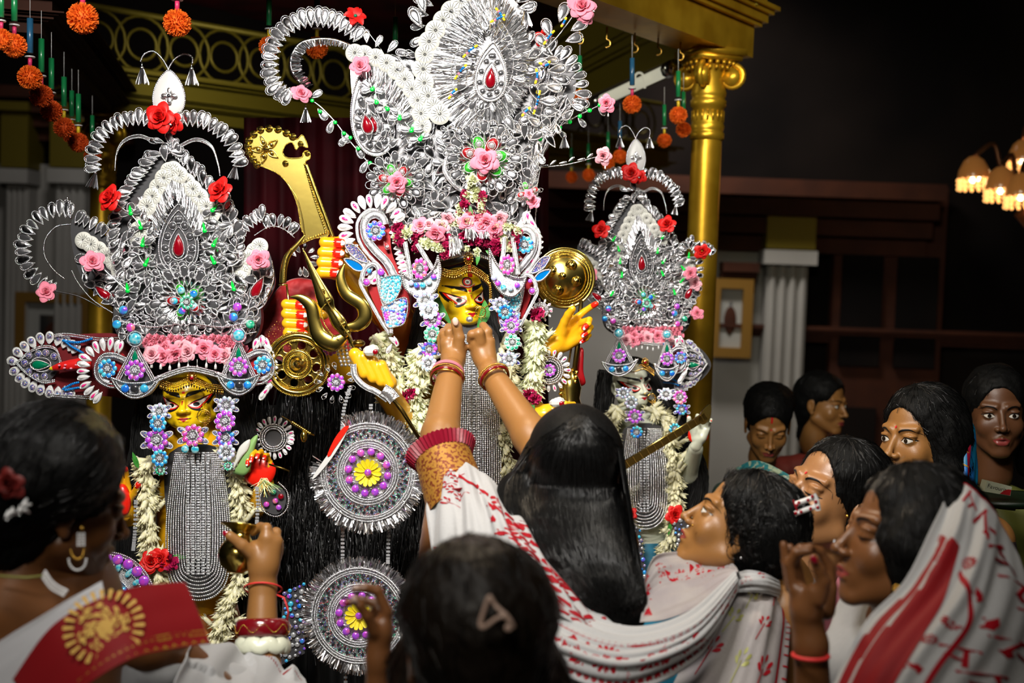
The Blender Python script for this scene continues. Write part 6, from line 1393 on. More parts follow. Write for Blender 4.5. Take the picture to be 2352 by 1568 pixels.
for x,y,g in ((612,1158,'gem_pink'),(632,1150,'gem_pink'),(640,1165,'gem_purple'),(628,1130,'gem_green'),(645,1140,'flower')):
    f.put('round_gem', GEM[g if g in GEM else 'red_stone'], x, y, -.006, 13)
mb = MB()
for i in range(50): a = rr.uniform(-1.2,1.2)+1.57; mb.ribbon(f.L(605+rr.uniform(-8,8),1102+rr.uniform(-5,5),-.02), f.L(612+cos(a)*rr.uniform(20,42),1108+sin(a)*rr.uniform(14,36),-.03), .7*f.k, .3*f.k, rr.choice(['jasmine_green','cloth_leaf','gold']))
f.mesh('straw', mb, kind='stuff')
f = Fr('betel_cone', 'folded green betel leaf and white petal in the left idol\'s raised hand', 'leaf', 565, 1040, 2.80); plate(f, 'leaf', [(592,1000),(575,1010),(560,1035),(545,1070),(535,1085),(560,1092),(575,1075),(580,1045)], 'cloth_leaf', 0, .004, dome=.006); plate(f, 'white_petal', [(575,1008),(552,1025),(540,1060),(537,1078),(556,1050),(572,1030)], 'satin_ivory', -.008, -.004, dome=.004)
f = Fr('stick', 'thin wooden stick held in the left idol\'s red palm', 'stick', 640, 1075, 2.74); mb = MB(); mb.tube([f.L(618,1066), f.L(645,1074), f.L(665,1082)], [2*f.k,2.6*f.k,2*f.k], 'cloth_leaf' if 0 else 'brass_dark', 7); f.mesh('rod', mb)
petal_disc('gem half-rosette with turquoise stones at the left idol\'s hip', 250, 1335, 0.1, 2.8, None) if 0 else None
f = Fr('hip_fan', 'fan of turquoise and violet gems at the left idol\'s hip', 'ornament', 240, 1340, 2.74)
for q, g, s_, n in ((98,'gem_purple',24,11),(72,'gem_turq',26,9),(46,'gem_blue',18,8)):
    for i in range(n): a = R(15+150*i/(n-1)); f.put('round_gem' if g != 'gem_turq' else 'drop_gem', GEM[g] if g != 'gem_turq' else TQD, 245+cos(a)*q, 1385-sin(a)*q*1.05, -.006, s_, 0 if g != 'gem_turq' else math.degrees(a)-90)
for q in (112,106,85,58): rope(f, 'bead_edge', [(245+cos(R(a))*q, 1385-sin(R(a))*q*1.05) for a in range(5,180,17)], 2.6, n=100, dz=-.004)
plate(f, 'panel', [(245+cos(R(a))*110, 1385-sin(R(a))*114) for a in range(0,181,15)]+[(135,1420),(355,1420)], 'silver_cloth', 0, .006, smooth=False)
# sequinned sleeve and skirt dressing at the lower middle
def seq(lab, poly, d, n, seed, cols=('gem_ab','silver','gem_blue','clear_stone','gem_glitter'), s=(6,13), cat='trim'):
    f = Fr('sequin_trim', lab, cat, *poly[0], d); plate(f, 'cloth', poly, 'dark_foil', 0, .004, smooth=False); rr = random.Random(seed)
    for x,y in scatter(poly, n, 1500, seed): g = rr.choice(cols); f.put('sequin', GEM.get(g, GEM['clear_stone']), x, y, -.003, rr.uniform(*s))
seq('sequinned sleeve trim behind the brass pot wrist', [(650,1360),(700,1340),(700,1500),(640,1530)], 2.9, 11, 3)
seq('sequin border on the right idol\'s lower costume', [(1438,1190),(1470,1215),(1485,1330),(1470,1380),(1440,1250)], 3.3, 9, 4, s=(5,11))
seq('sequin trim beside the right idol\'s garland end', [(1548,1200),(1580,1180),(1585,1260),(1560,1280)], 3.36, 9, 5, s=(5,11))
# ---------------------------------------------------------------- people
mat('cloth_white', (.38,.38,.385), .65, 0, .3, sheen=.2, bump=.4, bscale=180, stretch=(1,1,.25)); mat('cloth_grey', (.33,.305,.295), .6, 0, .3, bump=.4, bscale=220, col2=(.27,.24,.25), vscale=14, stretch=(1,1,.15))
mat('print_red', (.3,.003,.01), .6, 0, .2); mat('print_green', (.3,.3,.08), .5, .2); mat('cloth_red', (.22,.002,.005), .6, 0, .2, sheen=.1); mat('print_gold', (.34,.19,.012), .5, .3)
mat('brocade', (.36,.17,.025), .5, .3, .4, col2=(.16,.03,.01), vscale=170, cramp=(.5,.56), bump=.4, bscale=90); mat('frill_maroon', (.22,.005,.02), .35, 0, .5)
mat('cloth_pink', (.5,.16,.2), .7, 0, .2, bump=.3, bscale=200); mat('cloth_blue', (.01,.12,.4), .45, 0, .4, col2=(.0,.2,.25), vscale=18); mat('cloth_teal', (.01,.12,.13), .6, col2=(.25,.3,.2), vscale=40, cramp=(.5,.6)); mat('cloth_coral', (.4,.06,.05), .6, col2=(.2,.02,.02), vscale=14); mat('cloth_olive', (.12,.13,.02), .6, col2=(.06,.07,.01), vscale=8)
mat('cloth_dark', (.012,.008,.008), .7); mat('bangle_white', (.68,.7,.55), .3, coat=.3); mat('bangle_red', (.16,.004,.008), .2, coat=.6); mat('clip_plastic', (.6,.42,.34), .35, coat=.3); mat('nail_red', (.25,.005,.02), .15, coat=1)
HHEAD = sdf_mesh(head_prims(IDT, 1, False, neck=True), .0026, 'h', 'skin_mid', .012); HBV = BVHTree.FromPolygons([v.co for v in HHEAD.vertices], [p.vertices[:] for p in HHEAD.polygons])
HV = np.array([v.co[:] for v in HHEAD.vertices]); HF = [tuple(p.vertices) for p in HHEAD.polygons]
# features shared by every head, in head space
def feat():
    F_ = {}
    def keep(nm, fn):
        tmp = bpy.data.objects.new('t', None); COL.objects.link(tmp); fn(tmp); o = [c for c in bpy.data.objects if c.parent == tmp]; F_[nm] = [c.data for c in o]
        for c in o: bpy.data.objects.remove(c)
        bpy.data.objects.remove(tmp)
    for x in (-1,1):
        g = lambda L: [(x*a,b) for a,b in L]
        keep('eye%d'%x, lambda t: (decal(HBV, g([(.0175,-.003),(.025,.0035),(.036,.004),(.046,.0005)]), g([(.0175,-.003),(.026,-.0065),(.037,-.006),(.046,.0005)]), 'eye_white', 'eye', t, .0012),
             dot(HBV, x*.031, -.001, .0052, 'iris', 'iris', t, .0018), decal(HBV, g([(.016,-.002),(.025,.0065),(.037,.0068),(.049,.0015)]), g([(.0175,-.002),(.025,.0035),(.036,.004),(.047,.0005)]), 'paint_black', 'lash', t, .002)))
        keep('lid%d'%x, lambda t: decal(HBV, g([(.016,-.004),(.025,-.005),(.037,-.005),(.049,-.003)]), g([(.0165,-.005),(.025,-.0085),(.036,-.0085),(.049,-.0045)]), 'paint_black', 'lash', t, .001))
        keep('brow%d'%x, lambda t: decal(HBV, g([(.013,.018),(.024,.0245),(.04,.0245),(.054,.014)]), g([(.013,.0145),(.024,.020),(.04,.0215),(.054,.0135)]), 'paint_black', 'eyebrow', t, .0012))
    keep('lips', lambda t: (decal(HBV, [(-.023,-.066),(-.007,-.0585),(0,-.060),(.007,-.0585),(.023,-.066)], [(-.023,-.0665),(-.01,-.0665),(0,-.067),(.01,-.0665),(.023,-.0665)], 'lip', 'upper_lip', t, .0006), decal(HBV, [(-.022,-.0665),(-.01,-.067),(0,-.0675),(.01,-.067),(.022,-.0665)], [(-.022,-.067),(-.01,-.078),(0,-.0795),(.01,-.078),(.022,-.067)], 'lip', 'lower_lip', t, .0006)))
    keep('bindi', lambda t: dot(HBV, 0, .028, .003, 'paint_dark_red', 'bindi', t, .0012)); keep('sindoor', lambda t: decal(HBV, [(-.004,.08),(0,.083),(.004,.08)], [(-.003,.052),(0,.050),(.003,.052)], 'paint_dark_red', 'sindoor', t, .0012, 6))
    return F_
FEAT = feat()
def headM(px, py, d, face, up=(0,0,1), s=1):
    y = (CR @ V((-face[0],-face[1],-face[2]))).normalized(); z = CR @ V(up); z = (z-y*y.dot(z)).normalized(); M = Matrix((y.cross(z), y, z)).transposed().to_4x4()
    return Matrix.Translation(P(px,py,d)) @ M @ Matrix.Scale(s,4)
def W(px, py, d): return P(px,py,d)[:]
def person(label, hm, limbs=(), sk='skin_mid', feats=('eye1','eye-1','brow1','brow-1','lips'), hair=True, hp=(), foot=None, h=.005, hairm='hair_black', front=(.073,.076,.107), fc=(0,-.094,-.03), strands=0, capr=(.083,.104,.087)):
    c = hm.translation; root = empty('person', label, 'person', (foot or (c.x, c.y))[0:2]+(0,) if not foot else (*foot,0)); root.matrix_world = Matrix.Translation(root.location)
    inv = root.matrix_world.inverted(); mb = MB()
    mb.add((np.array((inv@hm).to_3x3()) @ HV.T).T+np.array((inv@hm).translation), HF, sk)
    T = TF(hm); T.rot = [list((hm.to_3x3().normalized())[i]) for i in range(3)]; sc = hm.to_scale()[0]
    if limbs:
        nk = [('c', T((0,.02,-.07))[:], T((0,.04,-.16))[:], .046*sc, .052*sc)]
        m = sdf_mesh(nk+list(limbs), h, 'b', sk, .02); m.transform(inv); mb.add([v.co[:] for v in m.vertices], [tuple(p.vertices) for p in m.polygons], sk)
    body = obj('body', mb.mesh('body'), root); rel = inv @ hm
    for k in feats:
        for me in FEAT[k]: o = obj(me.name.split('.')[0], me, body); o.matrix_local = rel
    if hair:
        E = lambda c_, r_, k=.012: ('e', T(c_)[:], tuple(a*sc for a in r_), T.rot, k*sc)
        pr = [E((0,.024,.047), capr), ('e', T((0,.055,-.01))[:], tuple(a*sc for a in (.074,.07,.08)), T.rot, .03*sc), ('-', T(fc)[:], tuple(a*sc for a in front), T.rot, .006*sc)]
        for x in (-1,1): pr.append(('-', T((x*.088,-.004,-.03))[:], (.02*sc,.036*sc,.042*sc), T.rot, .008*sc))
        pr += list(hp); me = sdf_mesh(pr, .0045, 'hair', hairm, .012)
        nz = [NZ.noise(v.co*30)*.004+NZ.noise(v.co*90)*.0015 for v in me.vertices]; me.calc_loop_triangles(); nr = [v.normal.copy() for v in me.vertices]
        for v, n_, q in zip(me.vertices, nz, nr): v.co += q*n_
        me.transform(inv); ho = obj('hair', me, root)
        if strands:
            mb = MB(); vs = me.vertices; rr = random.Random(3); dn = (inv.to_3x3() @ (hm.to_3x3().normalized() @ V((0,.75,-.55)))); tp = inv @ T((0,-.03,.14))
            for i in range(strands):
                v = vs[rr.randrange(len(vs))]; p0 = v.co.copy(); nn = v.normal; d_ = (p0-tp); d_ = (d_-nn*d_.dot(nn)); 
                if d_.length < .01: continue
                d_.normalize(); d_ = (d_+V((rr.gauss(0,.15),rr.gauss(0,.15),rr.gauss(0,.1)))).normalized(); L = rr.uniform(.02,.05); q = [p0-nn*L*L*1.2-d_*L*.5, p0+nn*.0016, p0-nn*L*L*1.2+d_*L*.5]; mb.tube(q, .0005, 'hair_strand', 3, cap=False)
            obj('hair_strands', mb.mesh('hair_strands'), root, kind='stuff')
    return root, body, T
def bodycloth(root, name, prims, m, h=.009, fold=.006, fs=9, k=.04):
    me = sdf_mesh(prims, h, name, m, k); nr = [v.normal.copy() for v in me.vertices]
    for v, q in zip(me.vertices, nr): v.co += q*(fold*(sin(v.co.x*fs*6+v.co.z*fs*2.3+3*NZ.noise(v.co*5))+.6*NZ.noise(v.co*20)))
    return wmesh(name, me, root)
def skirt(root, px, py, d, r0, m, r1=.18):
    c = P(px,py,d); mb = MB(); G = []
    for i in range(49):
        a = 2*pi*i/48; G.append([(c.x+cos(a)*(r0+(r1-r0)*t+.012*sin(a*12)*t), c.y+sin(a)*(r0*.75+(r1-r0)*t+.012*sin(a*12)*t), c.z*(1-t)+.02*t) for t in (0,.15,.4,.7,1)])
    mb.grid(G, m); return wmesh('sari_skirt', mb, root)
class Sheet:
    """draped cloth through rows of (px, py, depth) points; u runs across the rows, v along them"""
    def __init__(s, root, name, rows, m, nu=60, nv=60, amp=.006, freq=6, ph=0, dirv=False, tw=.4, thick=.0012):
        s.rows = rows; s.amp, s.freq, s.ph, s.tw = amp, freq, ph, tw; s.root = root; C_ = [cr(r, nv) for r in rows]; s.nu, s.nv = nu, nv
        G = np.zeros((nu, nv, 3))
        for j in range(nv):
            q = cr([c[j] for c in C_], nu)
            for i in range(nu): G[i,j] = P(*q[i])[:]
        gu = np.gradient(G, axis=0); gv = np.gradient(G, axis=1); N = np.cross(gu, gv); N /= np.linalg.norm(N,axis=2,keepdims=True)+1e-9; N[(N@np.array(FW)) > 0] *= -1
        u = np.linspace(0,1,nu)[:,None]; v = np.linspace(0,1,nv)[None,:]
        off = amp*(np.sin(2*pi*freq*(u+tw*.3*v)+ph+1.5*np.sin(3*v+ph))*(.6+.4*np.sin(4*v+2*u+ph))+.35*np.sin(2*pi*freq*2.3*u+4*v+1))
        if dirv: off = amp*(np.sin(2*pi*freq*(v+tw*.3*u)+ph+1.5*np.sin(3*u+ph))+.35*np.sin(2*pi*freq*2.3*v+4*u))
        off = off*np.minimum(1, np.minimum(v*3+.15, (1-v)*6+.3))
        s.G = G+N*off[...,None]; s.N = N; mb = MB(); mb.grid(s.G, m)
        gu = np.gradient(s.G, axis=0); gv = np.gradient(s.G, axis=1); n2 = np.cross(gu,gv); n2 /= np.linalg.norm(n2,axis=2,keepdims=True)+1e-9; n2[(n2@np.array(FW)) > 0] *= -1; s.N2 = n2
        s.o = wmesh(name, mb, root); md = s.o.modifiers.new('thick','SOLIDIFY'); md.thickness = thick
        s.prints = {}
    def at(s, u, v, off=.0012):
        u = min(max(u,0),1)*(s.nu-1); v = min(max(v,0),1)*(s.nv-1); i, j = min(int(u),s.nu-2), min(int(v),s.nv-2); a, b = u-i, v-j; G, N = s.G, s.N2
        f = lambda A: A[i,j]*(1-a)*(1-b)+A[i+1,j]*a*(1-b)+A[i,j+1]*(1-a)*b+A[i+1,j+1]*a*b
        return f(G)+f(N)*off
    def stamp(s, shape, u, v, su, sv, rot=0, m='print_red'):
        """shape: list of polylines-fans [(centre),(outline...)] in unit square"""
        mb = s.prints.setdefault(m, MB()); ca, sa = cos(R(rot)), sin(R(rot))
        for c, o in shape:
            n = len(o); pts = []
            for k in (1,.55): pts += [(c[0]+(x-c[0])*k, c[1]+(y-c[1])*k) for x,y in o]
            pts.append(c); vs = [s.at(u+(x*ca-y*sa)*su, v+(x*sa+y*ca)*sv) for x,y in pts]
            mb.add(vs, [(i,(i+1)%n,n+(i+1)%n,n+i) for i in range(n)]+[(n+i,n+(i+1)%n,2*n) for i in range(n)], m)
    def line(s, pts, w_, m='print_red', n=40):
        mb = s.prints.setdefault(m, MB()); q = cr(pts, n); G = []
        for i in range(n):
            t = q[min(i+1,n-1)]-q[max(i-1,0)]; t = t/(np.linalg.norm(t)+1e-9); nx, ny = -t[1]*w_, t[0]*w_; G.append([s.at(q[i][0]-nx,q[i][1]-ny), s.at(*q[i]), s.at(q[i][0]+nx,q[i][1]+ny)])
        mb.grid(G, m)
    def done(s):
        for m, mb in s.prints.items(): wmesh('printed_motifs', mb, s.root, kind='stuff')
def circ(cx, cy, r, n=10): return ((cx,cy), [(cx+cos(2*pi*i/n)*r, cy+sin(2*pi*i/n)*r) for i in range(n)])
def pet(a, r0, r1, w_): ca, sa = cos(a), sin(a); m_ = (r0+r1)/2; o = [(r0,0),(m_,-w_),(r1*.93,-w_*.7),(r1,0),(r1*.93,w_*.7),(m_,w_)]; return ((m_*ca,m_*sa), [(x*ca-y*sa, x*sa+y*ca) for x,y in o])
SUN = [pet(2*pi*i/12,.35,1,.15) for i in range(12)]+[circ(0,0,.24)]; HALF = [pet(pi*i/6,.35,1,.17) for i in range(7)]+[circ(0,0,.22)]
SPRIG = [pet(pi/2+a,.15+k*.12,.62+k*.1,.1) for k,a in ((0,.9),(0,-.9),(2,.55),(2,-.55),(3,0))]+[((0,-.35),[(-.03,-.9),(.03,-.9),(.04,.3),(-.04,.3)])]; DOT = [circ(0,0,1)]; TRI = [((0,0),[(-.8,-.6),(.8,-.6),(0,.9)])]
GL1 = [((0,.8),[(-1,.7),(1,.7),(1,.95),(-1,.95)]),((-.4,0),[(-.55,.8),(-.3,.8),(-.25,-.9),(-.5,-.9)]),((.3,.1),[(-.3,-.1),(.6,.2),(.7,0),(-.3,-.35)])]; GL2 = [((0,.85),[(-1,.75),(1,.75),(1,1),(-1,1)]),((0,.3),[(-.7,.7),(-.4,.7),(.5,-.2),(.3,-.4)]),((.4,-.5),[(.2,-.2),(.7,-.2),(.5,-.9),(.1,-.6)]),((-.5,-.4),[(-.9,-.6),(-.2,-.1),(-.1,-.3),(-.7,-.85)])]; PAIS = [pet(0,-.7,.8,.32),circ(.75,.25,.16),circ(-.2,.5,.12)]
def ring_(root, name, c, n, r, t, m, flat=1.0, beads=0, wav=0):
    """bangle: centre c, axis n, radius r, thickness t"""
    n = V(n).normalized(); a = n.orthogonal().normalized(); b = n.cross(a); pts = [V(c)+(a*cos(q)+b*sin(q))*r+n*wav*sin(q*9) for q in [2*pi*i/56 for i in range(56)]]; mb = MB()
    if beads: mb.beads(pts, t, m, 1.6, True, BALL if 0 else BEAD)
    else: mb.tube(pts, t, m, 10, True, up=n, flat=flat)
    return wmesh(name, mb, root)
def nail_at(root, px, py, d, r, ang, m='nail_red'):
    t = (RT*cos(R(ang))+UP*sin(R(ang))); u = t.cross(FW); mb = MB(); k = d/F; mb.ball(P(px,py,d)[:], (r*.7*k, r*.35*k, r*k), m, BALL, Matrix((u, FW, t)).transposed()); wmesh('fingernail', mb, root)
def caps(d, L, k=.004):     # px capsules: (x,y,dz, x,y,dz, r0,r1 in px)
    return [('c', W(a[0],a[1],d+a[2]), W(a[3],a[4],d+a[5]), a[6]*d/F, a[7]*d/F, a[8] if len(a) > 8 else k) for a in L]
def arm(root, parent_name, prims, m, h=.003): return wmesh(parent_name, sdf_mesh(prims, h, parent_name, m, .01), root)
# ---- centre woman, seen from behind, both arms raised
hm = headM(1315,1075,2.28, (-.12,.92,.38), (0,-.38,.92))
limbs = [('c', W(1300,1230,2.3), W(1310,1600,2.28), .1, .13), ('c', W(1120,1225,2.3), W(1400,1250,2.3), .06, .055), ('c', W(1110,1225,2.3), W(1015,1075,2.38), .052, .044)]
root, body, T = person('woman in white and red sari seen from behind reaching up to the central idol\'s chin', hm, limbs, 'skin_mid', (), hair=False)
Ld = 2.66
arms = [('c', W(1013,1090,2.4), W(1012,1000,2.46), .040, .039), ('c', W(1012,1000,2.46), W(1036,850,2.62), .039, .0265), ('c', W(1395,1240,2.32), W(1290,1110,2.42), .05, .043), ('c', W(1290,1110,2.42), W(1220,1000,2.5), .042, .04), ('c', W(1220,1000,2.5), W(1126,855,2.64), .039, .0255)]
lh = caps(2.68, [(1036,850,-.04,1040,825,-.01,25,27,.01),(1040,830,0,1030,790,0,23,20,.01),(1042,830,0,1055,800,0,24,19,.01),
  (1052,805,-.012,1055,775,-.018,14,12.5),(1055,775,-.018,1050,752,-.02,12,11.5),(1050,752,-.02,1045,740,-.018,11,10),
  (1036,795,-.002,1032,762,-.004,12,11,.002),(1032,762,-.004,1042,748,.02,11,10,.002),(1024,798,.004,1020,768,.006,11.5,10.5,.002),(1020,768,.006,1030,750,.03,10.5,9,.002),(1016,803,.014,1012,778,.016,10.5,9.5,.002),(1012,778,.016,1018,760,.035,9.5,8.5,.002)])
rh = caps(2.68, [(1126,855,-.03,1112,820,0,23,26,.01),(1112,820,0,1100,790,0,24,22,.01),(1118,820,0,1122,785,.002,20,16,.01),
  (1118,790,0,1119,762,0,13,12,.002),(1119,762,0,1110,748,.02,12,10,.002),(1104,785,-.012,1100,765,-.018,13.5,13,.003),(1100,765,-.018,1084,768,-.016,12.5,10.5,.003),(1084,768,-.016,1080,780,-.006,10.5,9,.003),
  (1098,800,-.006,1088,795,.0,12,11,.003),(1088,795,.0,1083,800,.01,11,9,.003),(1104,815,-.004,1090,812,.004,12,10,.003)])
arm(root, 'forearms', arms+lh+rh, 'skin_mid'); nail_at(root, 1046,738,2.642, 10, 100, 'clip_plastic')
for (c, n_, r0, items) in ((P(1027,866,2.6), P(1036,840,2.63)-P(1018,930,2.54), .0335, (('thread_bracelet',-.012,.002,'cloth_pink',0),('thread_bracelet',-.016,.002,'cloth_pink',0),('gold_bangle',-.002,.0019,'gold',1),('red_bangle',.006,.0032,'bangle_red',0),('gold_bangle',.012,.002,'gold',0))), (P(1136,868,2.615), P(1126,850,2.63)-P(1190,950,2.53), .0315, (('gold_bangle',-.006,.0021,'gold',1),('red_bangle',.001,.0034,'bangle_red',0),('gold_bangle',.006,.0014,'gold',0)))):
    nn = n_.normalized()
    for nm, o, t, m_, b in items: ring_(root, nm, c-nn*o, nn, r0+(.003 if b else 0), t, m_, beads=b)
# blouse sleeve with pleated frill
a0, a1 = P(1018,1052,2.40), P(1050,1150,2.34); ax = (a1-a0).normalized(); u_ = ax.orthogonal().normalized(); v_ = ax.cross(u_); mb = MB()
mb.grid([[(a0+ax*t+(u_*cos(q)+v_*sin(q))*(.056+.05*t))[:] for t in (.0,.03,.06,.09,.12)] for q in [2*pi*i/40 for i in range(41)]], 'brocade'); wmesh('blouse_sleeve', mb, root)
mb = MB(); n = 96; mb.grid([[(a0-ax*(t*.02)+(u_*cos(q)+v_*sin(q))*(.056+.012*t+.0045*(i%2)))[:] for t in (-.1,.3,.7,1,1.05)] for i, q in enumerate([2*pi*j/n for j in range(n+1)])], 'frill_maroon'); wmesh('pleated_frill', mb.mesh('pleated_frill', False), root)
# sari
bodycloth(root, 'sari_body', [('c', W(1300,1250,2.3), W(1310,1650,2.28), .12, .14), ('c', W(1100,1240,2.3), W(1390,1330,2.3), .075, .07), ('c', W(1100,1235,2.28), W(1055,1150,2.34), .07, .056)], 'cloth_white', fold=.004)
skirt(root, 1310, 1640, 2.28, .15, 'cloth_white')
S = Sheet(root, 'sari_drape', [[(1000,1100,2.37),(986,1180,2.3),(984,1260,2.24),(1000,1335,2.18)],[(1022,1070,2.34),(1032,1170,2.2),(1040,1260,2.12),(1065,1345,2.06)],[(1062,1060,2.34),(1090,1160,2.18),(1115,1260,2.09),(1150,1370,2.0)],[(1110,1085,2.32),(1150,1180,2.13),(1200,1275,2.04),(1260,1400,1.98)],[(1160,1130,2.3),(1215,1230,2.12),(1290,1340,2.03),(1380,1460,1.98)],[(1205,1190,2.28),(1265,1290,2.15),(1350,1380,2.08),(1450,1450,2.02)]], 'cloth_white', 90, 90, .008, 5, 0)
for i in range(6): S.stamp(HALF if i % 2 == 0 else SUN, .70+.04*(i%2), .27+.125*i, .15, .085, 20+35*i)
for i in range(7): S.stamp(PAIS, .52+.02*(i%2), .2+.11*i, .06, .04, 40+i*30); S.stamp(SPRIG, .22+.05*(i%3), .05+.04*i, .08, .05, 60+i*10); 
for i in range(12): S.stamp(DOT, .9, .2+.065*i, .011, .011); S.stamp(DOT, .86, .24+.065*i, .008, .008)
for k in range(5): S.line([(.04+.09*k,.66+.012*k),(.10+.09*k,.655)], .012); S.line([(.06+.09*k,.72),(.07+.09*k,.85),(.09+.09*k,1)], .01); 
for i in range(26): S.stamp(DOT, .03+.5*(i%9)/9, .74+.08*(i//9), .009, .008)
S.line([(.56,.3),(.63,.45),(.62,.6),(.68,.75),(.66,.9)], .007); S.line([(.33,.12),(.42,.2),(.5,.16)], .009); S.line([(.8,.2),(.82,.45),(.84,.7),(.86,.98)], .005); S.line([(.52,.66),(.66,.68)], .01); S.done()
S = Sheet(root, 'sari_pallu', [[(1165,1190,2.2),(1240,1320,2.09),(1330,1400,2.02),(1450,1440,1.99),(1580,1405,2.01),(1690,1310,2.1)],[(1150,1230,2.15),(1230,1370,2.03),(1330,1445,1.97),(1450,1475,1.95),(1590,1435,1.97),(1693,1325,2.08)],[(1100,1300,2.1),(1200,1420,1.99),(1310,1490,1.94),(1450,1520,1.92),(1600,1465,1.96),(1695,1340,2.08)],[(1050,1340,2.1),(1160,1470,1.99),(1290,1545,1.95),(1440,1585,1.93),(1600,1510,1.98),(1690,1365,2.1)]], 'cloth_white', 50, 140, .007, 3, 1.2, tw=0)
for i in range(13): S.stamp([SUN,PAIS,HALF][i%3], .62+.06*(i%2), .1+.07*i, .24, .052, i*37)
for i in range(40): S.stamp(DOT, .9, .05+.0235*i, .045, .009); S.stamp(DOT, .4, .05+.0235*i, .03, .006)
S.line([(.42,.05),(.42,.5),(.42,.98)], .012, n=90); S.line([(.86,.05),(.86,.5),(.86,.98)], .014, n=90); S.done()
S = Sheet(root, 'sari_pallu_inside', [[(1480,1330,2.12),(1505,1278,2.18),(1580,1266,2.24),(1650,1266,2.24),(1692,1305,2.14)],[(1478,1370,2.08),(1520,1340,2.12),(1590,1330,2.14),(1650,1310,2.16),(1694,1308,2.13)],[(1470,1430,2.03),(1530,1425,2.02),(1600,1395,2.03),(1655,1350,2.08),(1696,1312,2.12)]], 'cloth_grey', 40, 70, .004, 3, .5)
for i in range(8): S.stamp(TRI, .1+.1*i, .07+.02*(i%2), .1, .06, 90)
for i in range(7): S.stamp(PAIS if i%2 else HALF, .3+.1*(i%3), .24+.09*i, .18, .07, 50*i)
S.done()
# long black hair: solid mass plus combed strands
pr = [('e', T((0,.03,.045))[:], (.088,.102,.092), T.rot), ('-', T((0,-.1,-.01))[:], (.07,.07,.095), T.rot, .006)]
ctr = [(1310,1080,2.36),(1305,1160,2.3),(1320,1240,2.2),(1345,1310,2.14),(1385,1370,2.1),(1430,1400,2.08)]; rad = [.1,.105,.1,.085,.07,.04]
for a, b, r0, r1 in zip(ctr[:-1], ctr[1:], rad[:-1], rad[1:]): pr.append(('c', W(*a), W(*b), r0, r1, .03))
pr += [('c', W(1190,1130,2.26), W(1180,1200,2.2), .04, .03, .02)]
me = sdf_mesh(pr, .006, 'hair', 'hair_black', .02); wmesh('hair', me, root); bv = BVHTree.FromPolygons([v.co for v in me.vertices], [p.vertices[:] for p in me.polygons])
me2 = me; rr = random.Random(21); mb = MB(); inv = root.matrix_world
top = (1335,965)
for i in range(5200):
    a = rr.uniform(-1,1); x0, y0 = top[0]+rr.gauss(0,8), top[1]+rr.gauss(0,6); xm = 1312+a*150; xe = 1385+a*(105 if a < 0 else 95)+rr.gauss(0,6); ye = 1395-(a*a)*40+rr.gauss(0,14)+(-60 if a < -.8 else 0); start = rr.uniform(0,.5); pts = []
    for q in cr([(x0,y0),(x0+(xm-x0)*.75, 1010+20*abs(a)),(xm,1110),(xm+rr.gauss(0,4)+5,1190),(xm*.6+xe*.4,1280),(xe,ye)], 16)[int(start*8):]:
        h_ = bv.ray_cast(CAM + inv.translation*0, (P(q[0],q[1],2)-CAM).normalized()) if 0 else None
        pts.append(q)
    out = []
    for q in pts:
        dr = (P(q[0],q[1],2)-CAM).normalized(); org = root.matrix_world.inverted() @ CAM; h_ = bv.ray_cast(org, dr)
        if h_[0] is not None: out.append(root.matrix_world @ (h_[0]-dr*(.001+.004*rr.random())))
    if len(out) > 3: mb.tube(out, .00055, 'hair_strand' if rr.random() < .6 else 'hair_black', 3, cap=False)
wmesh('hair_strands', mb, root, kind='stuff')
# ---- child at the bottom
hm = headM(1080,1480,1.5, (-.35,.92,.1))
limbs = [('c', W(1080,1660,1.55), W(1080,1900,1.55), .1, .12), ('c', W(940,1700,1.55), W(1220,1700,1.55), .05, .05)]
T_ = TF(hm); hp = [('c', W(1150,1500,1.55), W(1230,1640,1.5), .07, .06, .03), ('c', W(1000,1540,1.56), W(990,1700,1.54), .06, .06, .03)]
root, body, T = person('dark-haired person seen from behind at the bottom with a beige hair claw', hm, limbs, 'skin_dark', (), hp=hp, foot=None, strands=1500, front=(.07,.07,.1), fc=(0,-.1,-.01), hairm='hair_brown', capr=(.096,.108,.092))
bodycloth(root, 'dress', [('c', W(1080,1760,1.56), W(1080,2100,1.56), .13, .15), ('c', W(960,1740,1.56), W(1200,1740,1.56), .08, .08)], 'cloth_dark', fold=.003); skirt(root, 1080, 2080, 1.56, .15, 'cloth_dark', .24)
arm(root, 'raised_hand', caps(1.62, [(866,1620,0,870,1520,0,30,27,.01),(870,1520,0,876,1450,0,27,24,.01),(868,1500,0,858,1445,0,22,17,.01),(878,1455,0,888,1405,.004,22,15,.01),
   (860,1450,-.012,843,1415,-.02,15,12.5,.005),(843,1415,-.02,826,1390,-.024,12.5,11.5,.003),(826,1390,-.024,815,1374,-.024,11.5,9.5,.003),
   (889,1405,.0,868,1357,0,13,12,.004),(868,1357,0,842,1350,-.004,11.5,10.5,.003),(842,1350,-.004,815,1353,-.008,10,8.5,.003),
   (880,1415,.015,862,1385,.022,12,11,.004),(862,1385,.022,830,1378,.022,11,10,.003),(830,1378,.022,798,1384,.02,10,9,.003),(872,1420,.025,862,1405,.03,11,10,.004),(862,1405,.03,850,1410,.03,10,9,.003)]), 'skin_dark')
nail_at(root, 814,1376,1.588, 9, 125, 'clip_plastic'); nail_at(root, 795,1384,1.634, 8, 190); nail_at(root, 818,1350,1.602, 7, 170, 'clip_plastic')
f = Fr('hair_claw', 'beige triangular plastic hair clip on the dark hair at the bottom', 'hair clip', 1140, 1420, 1.335)
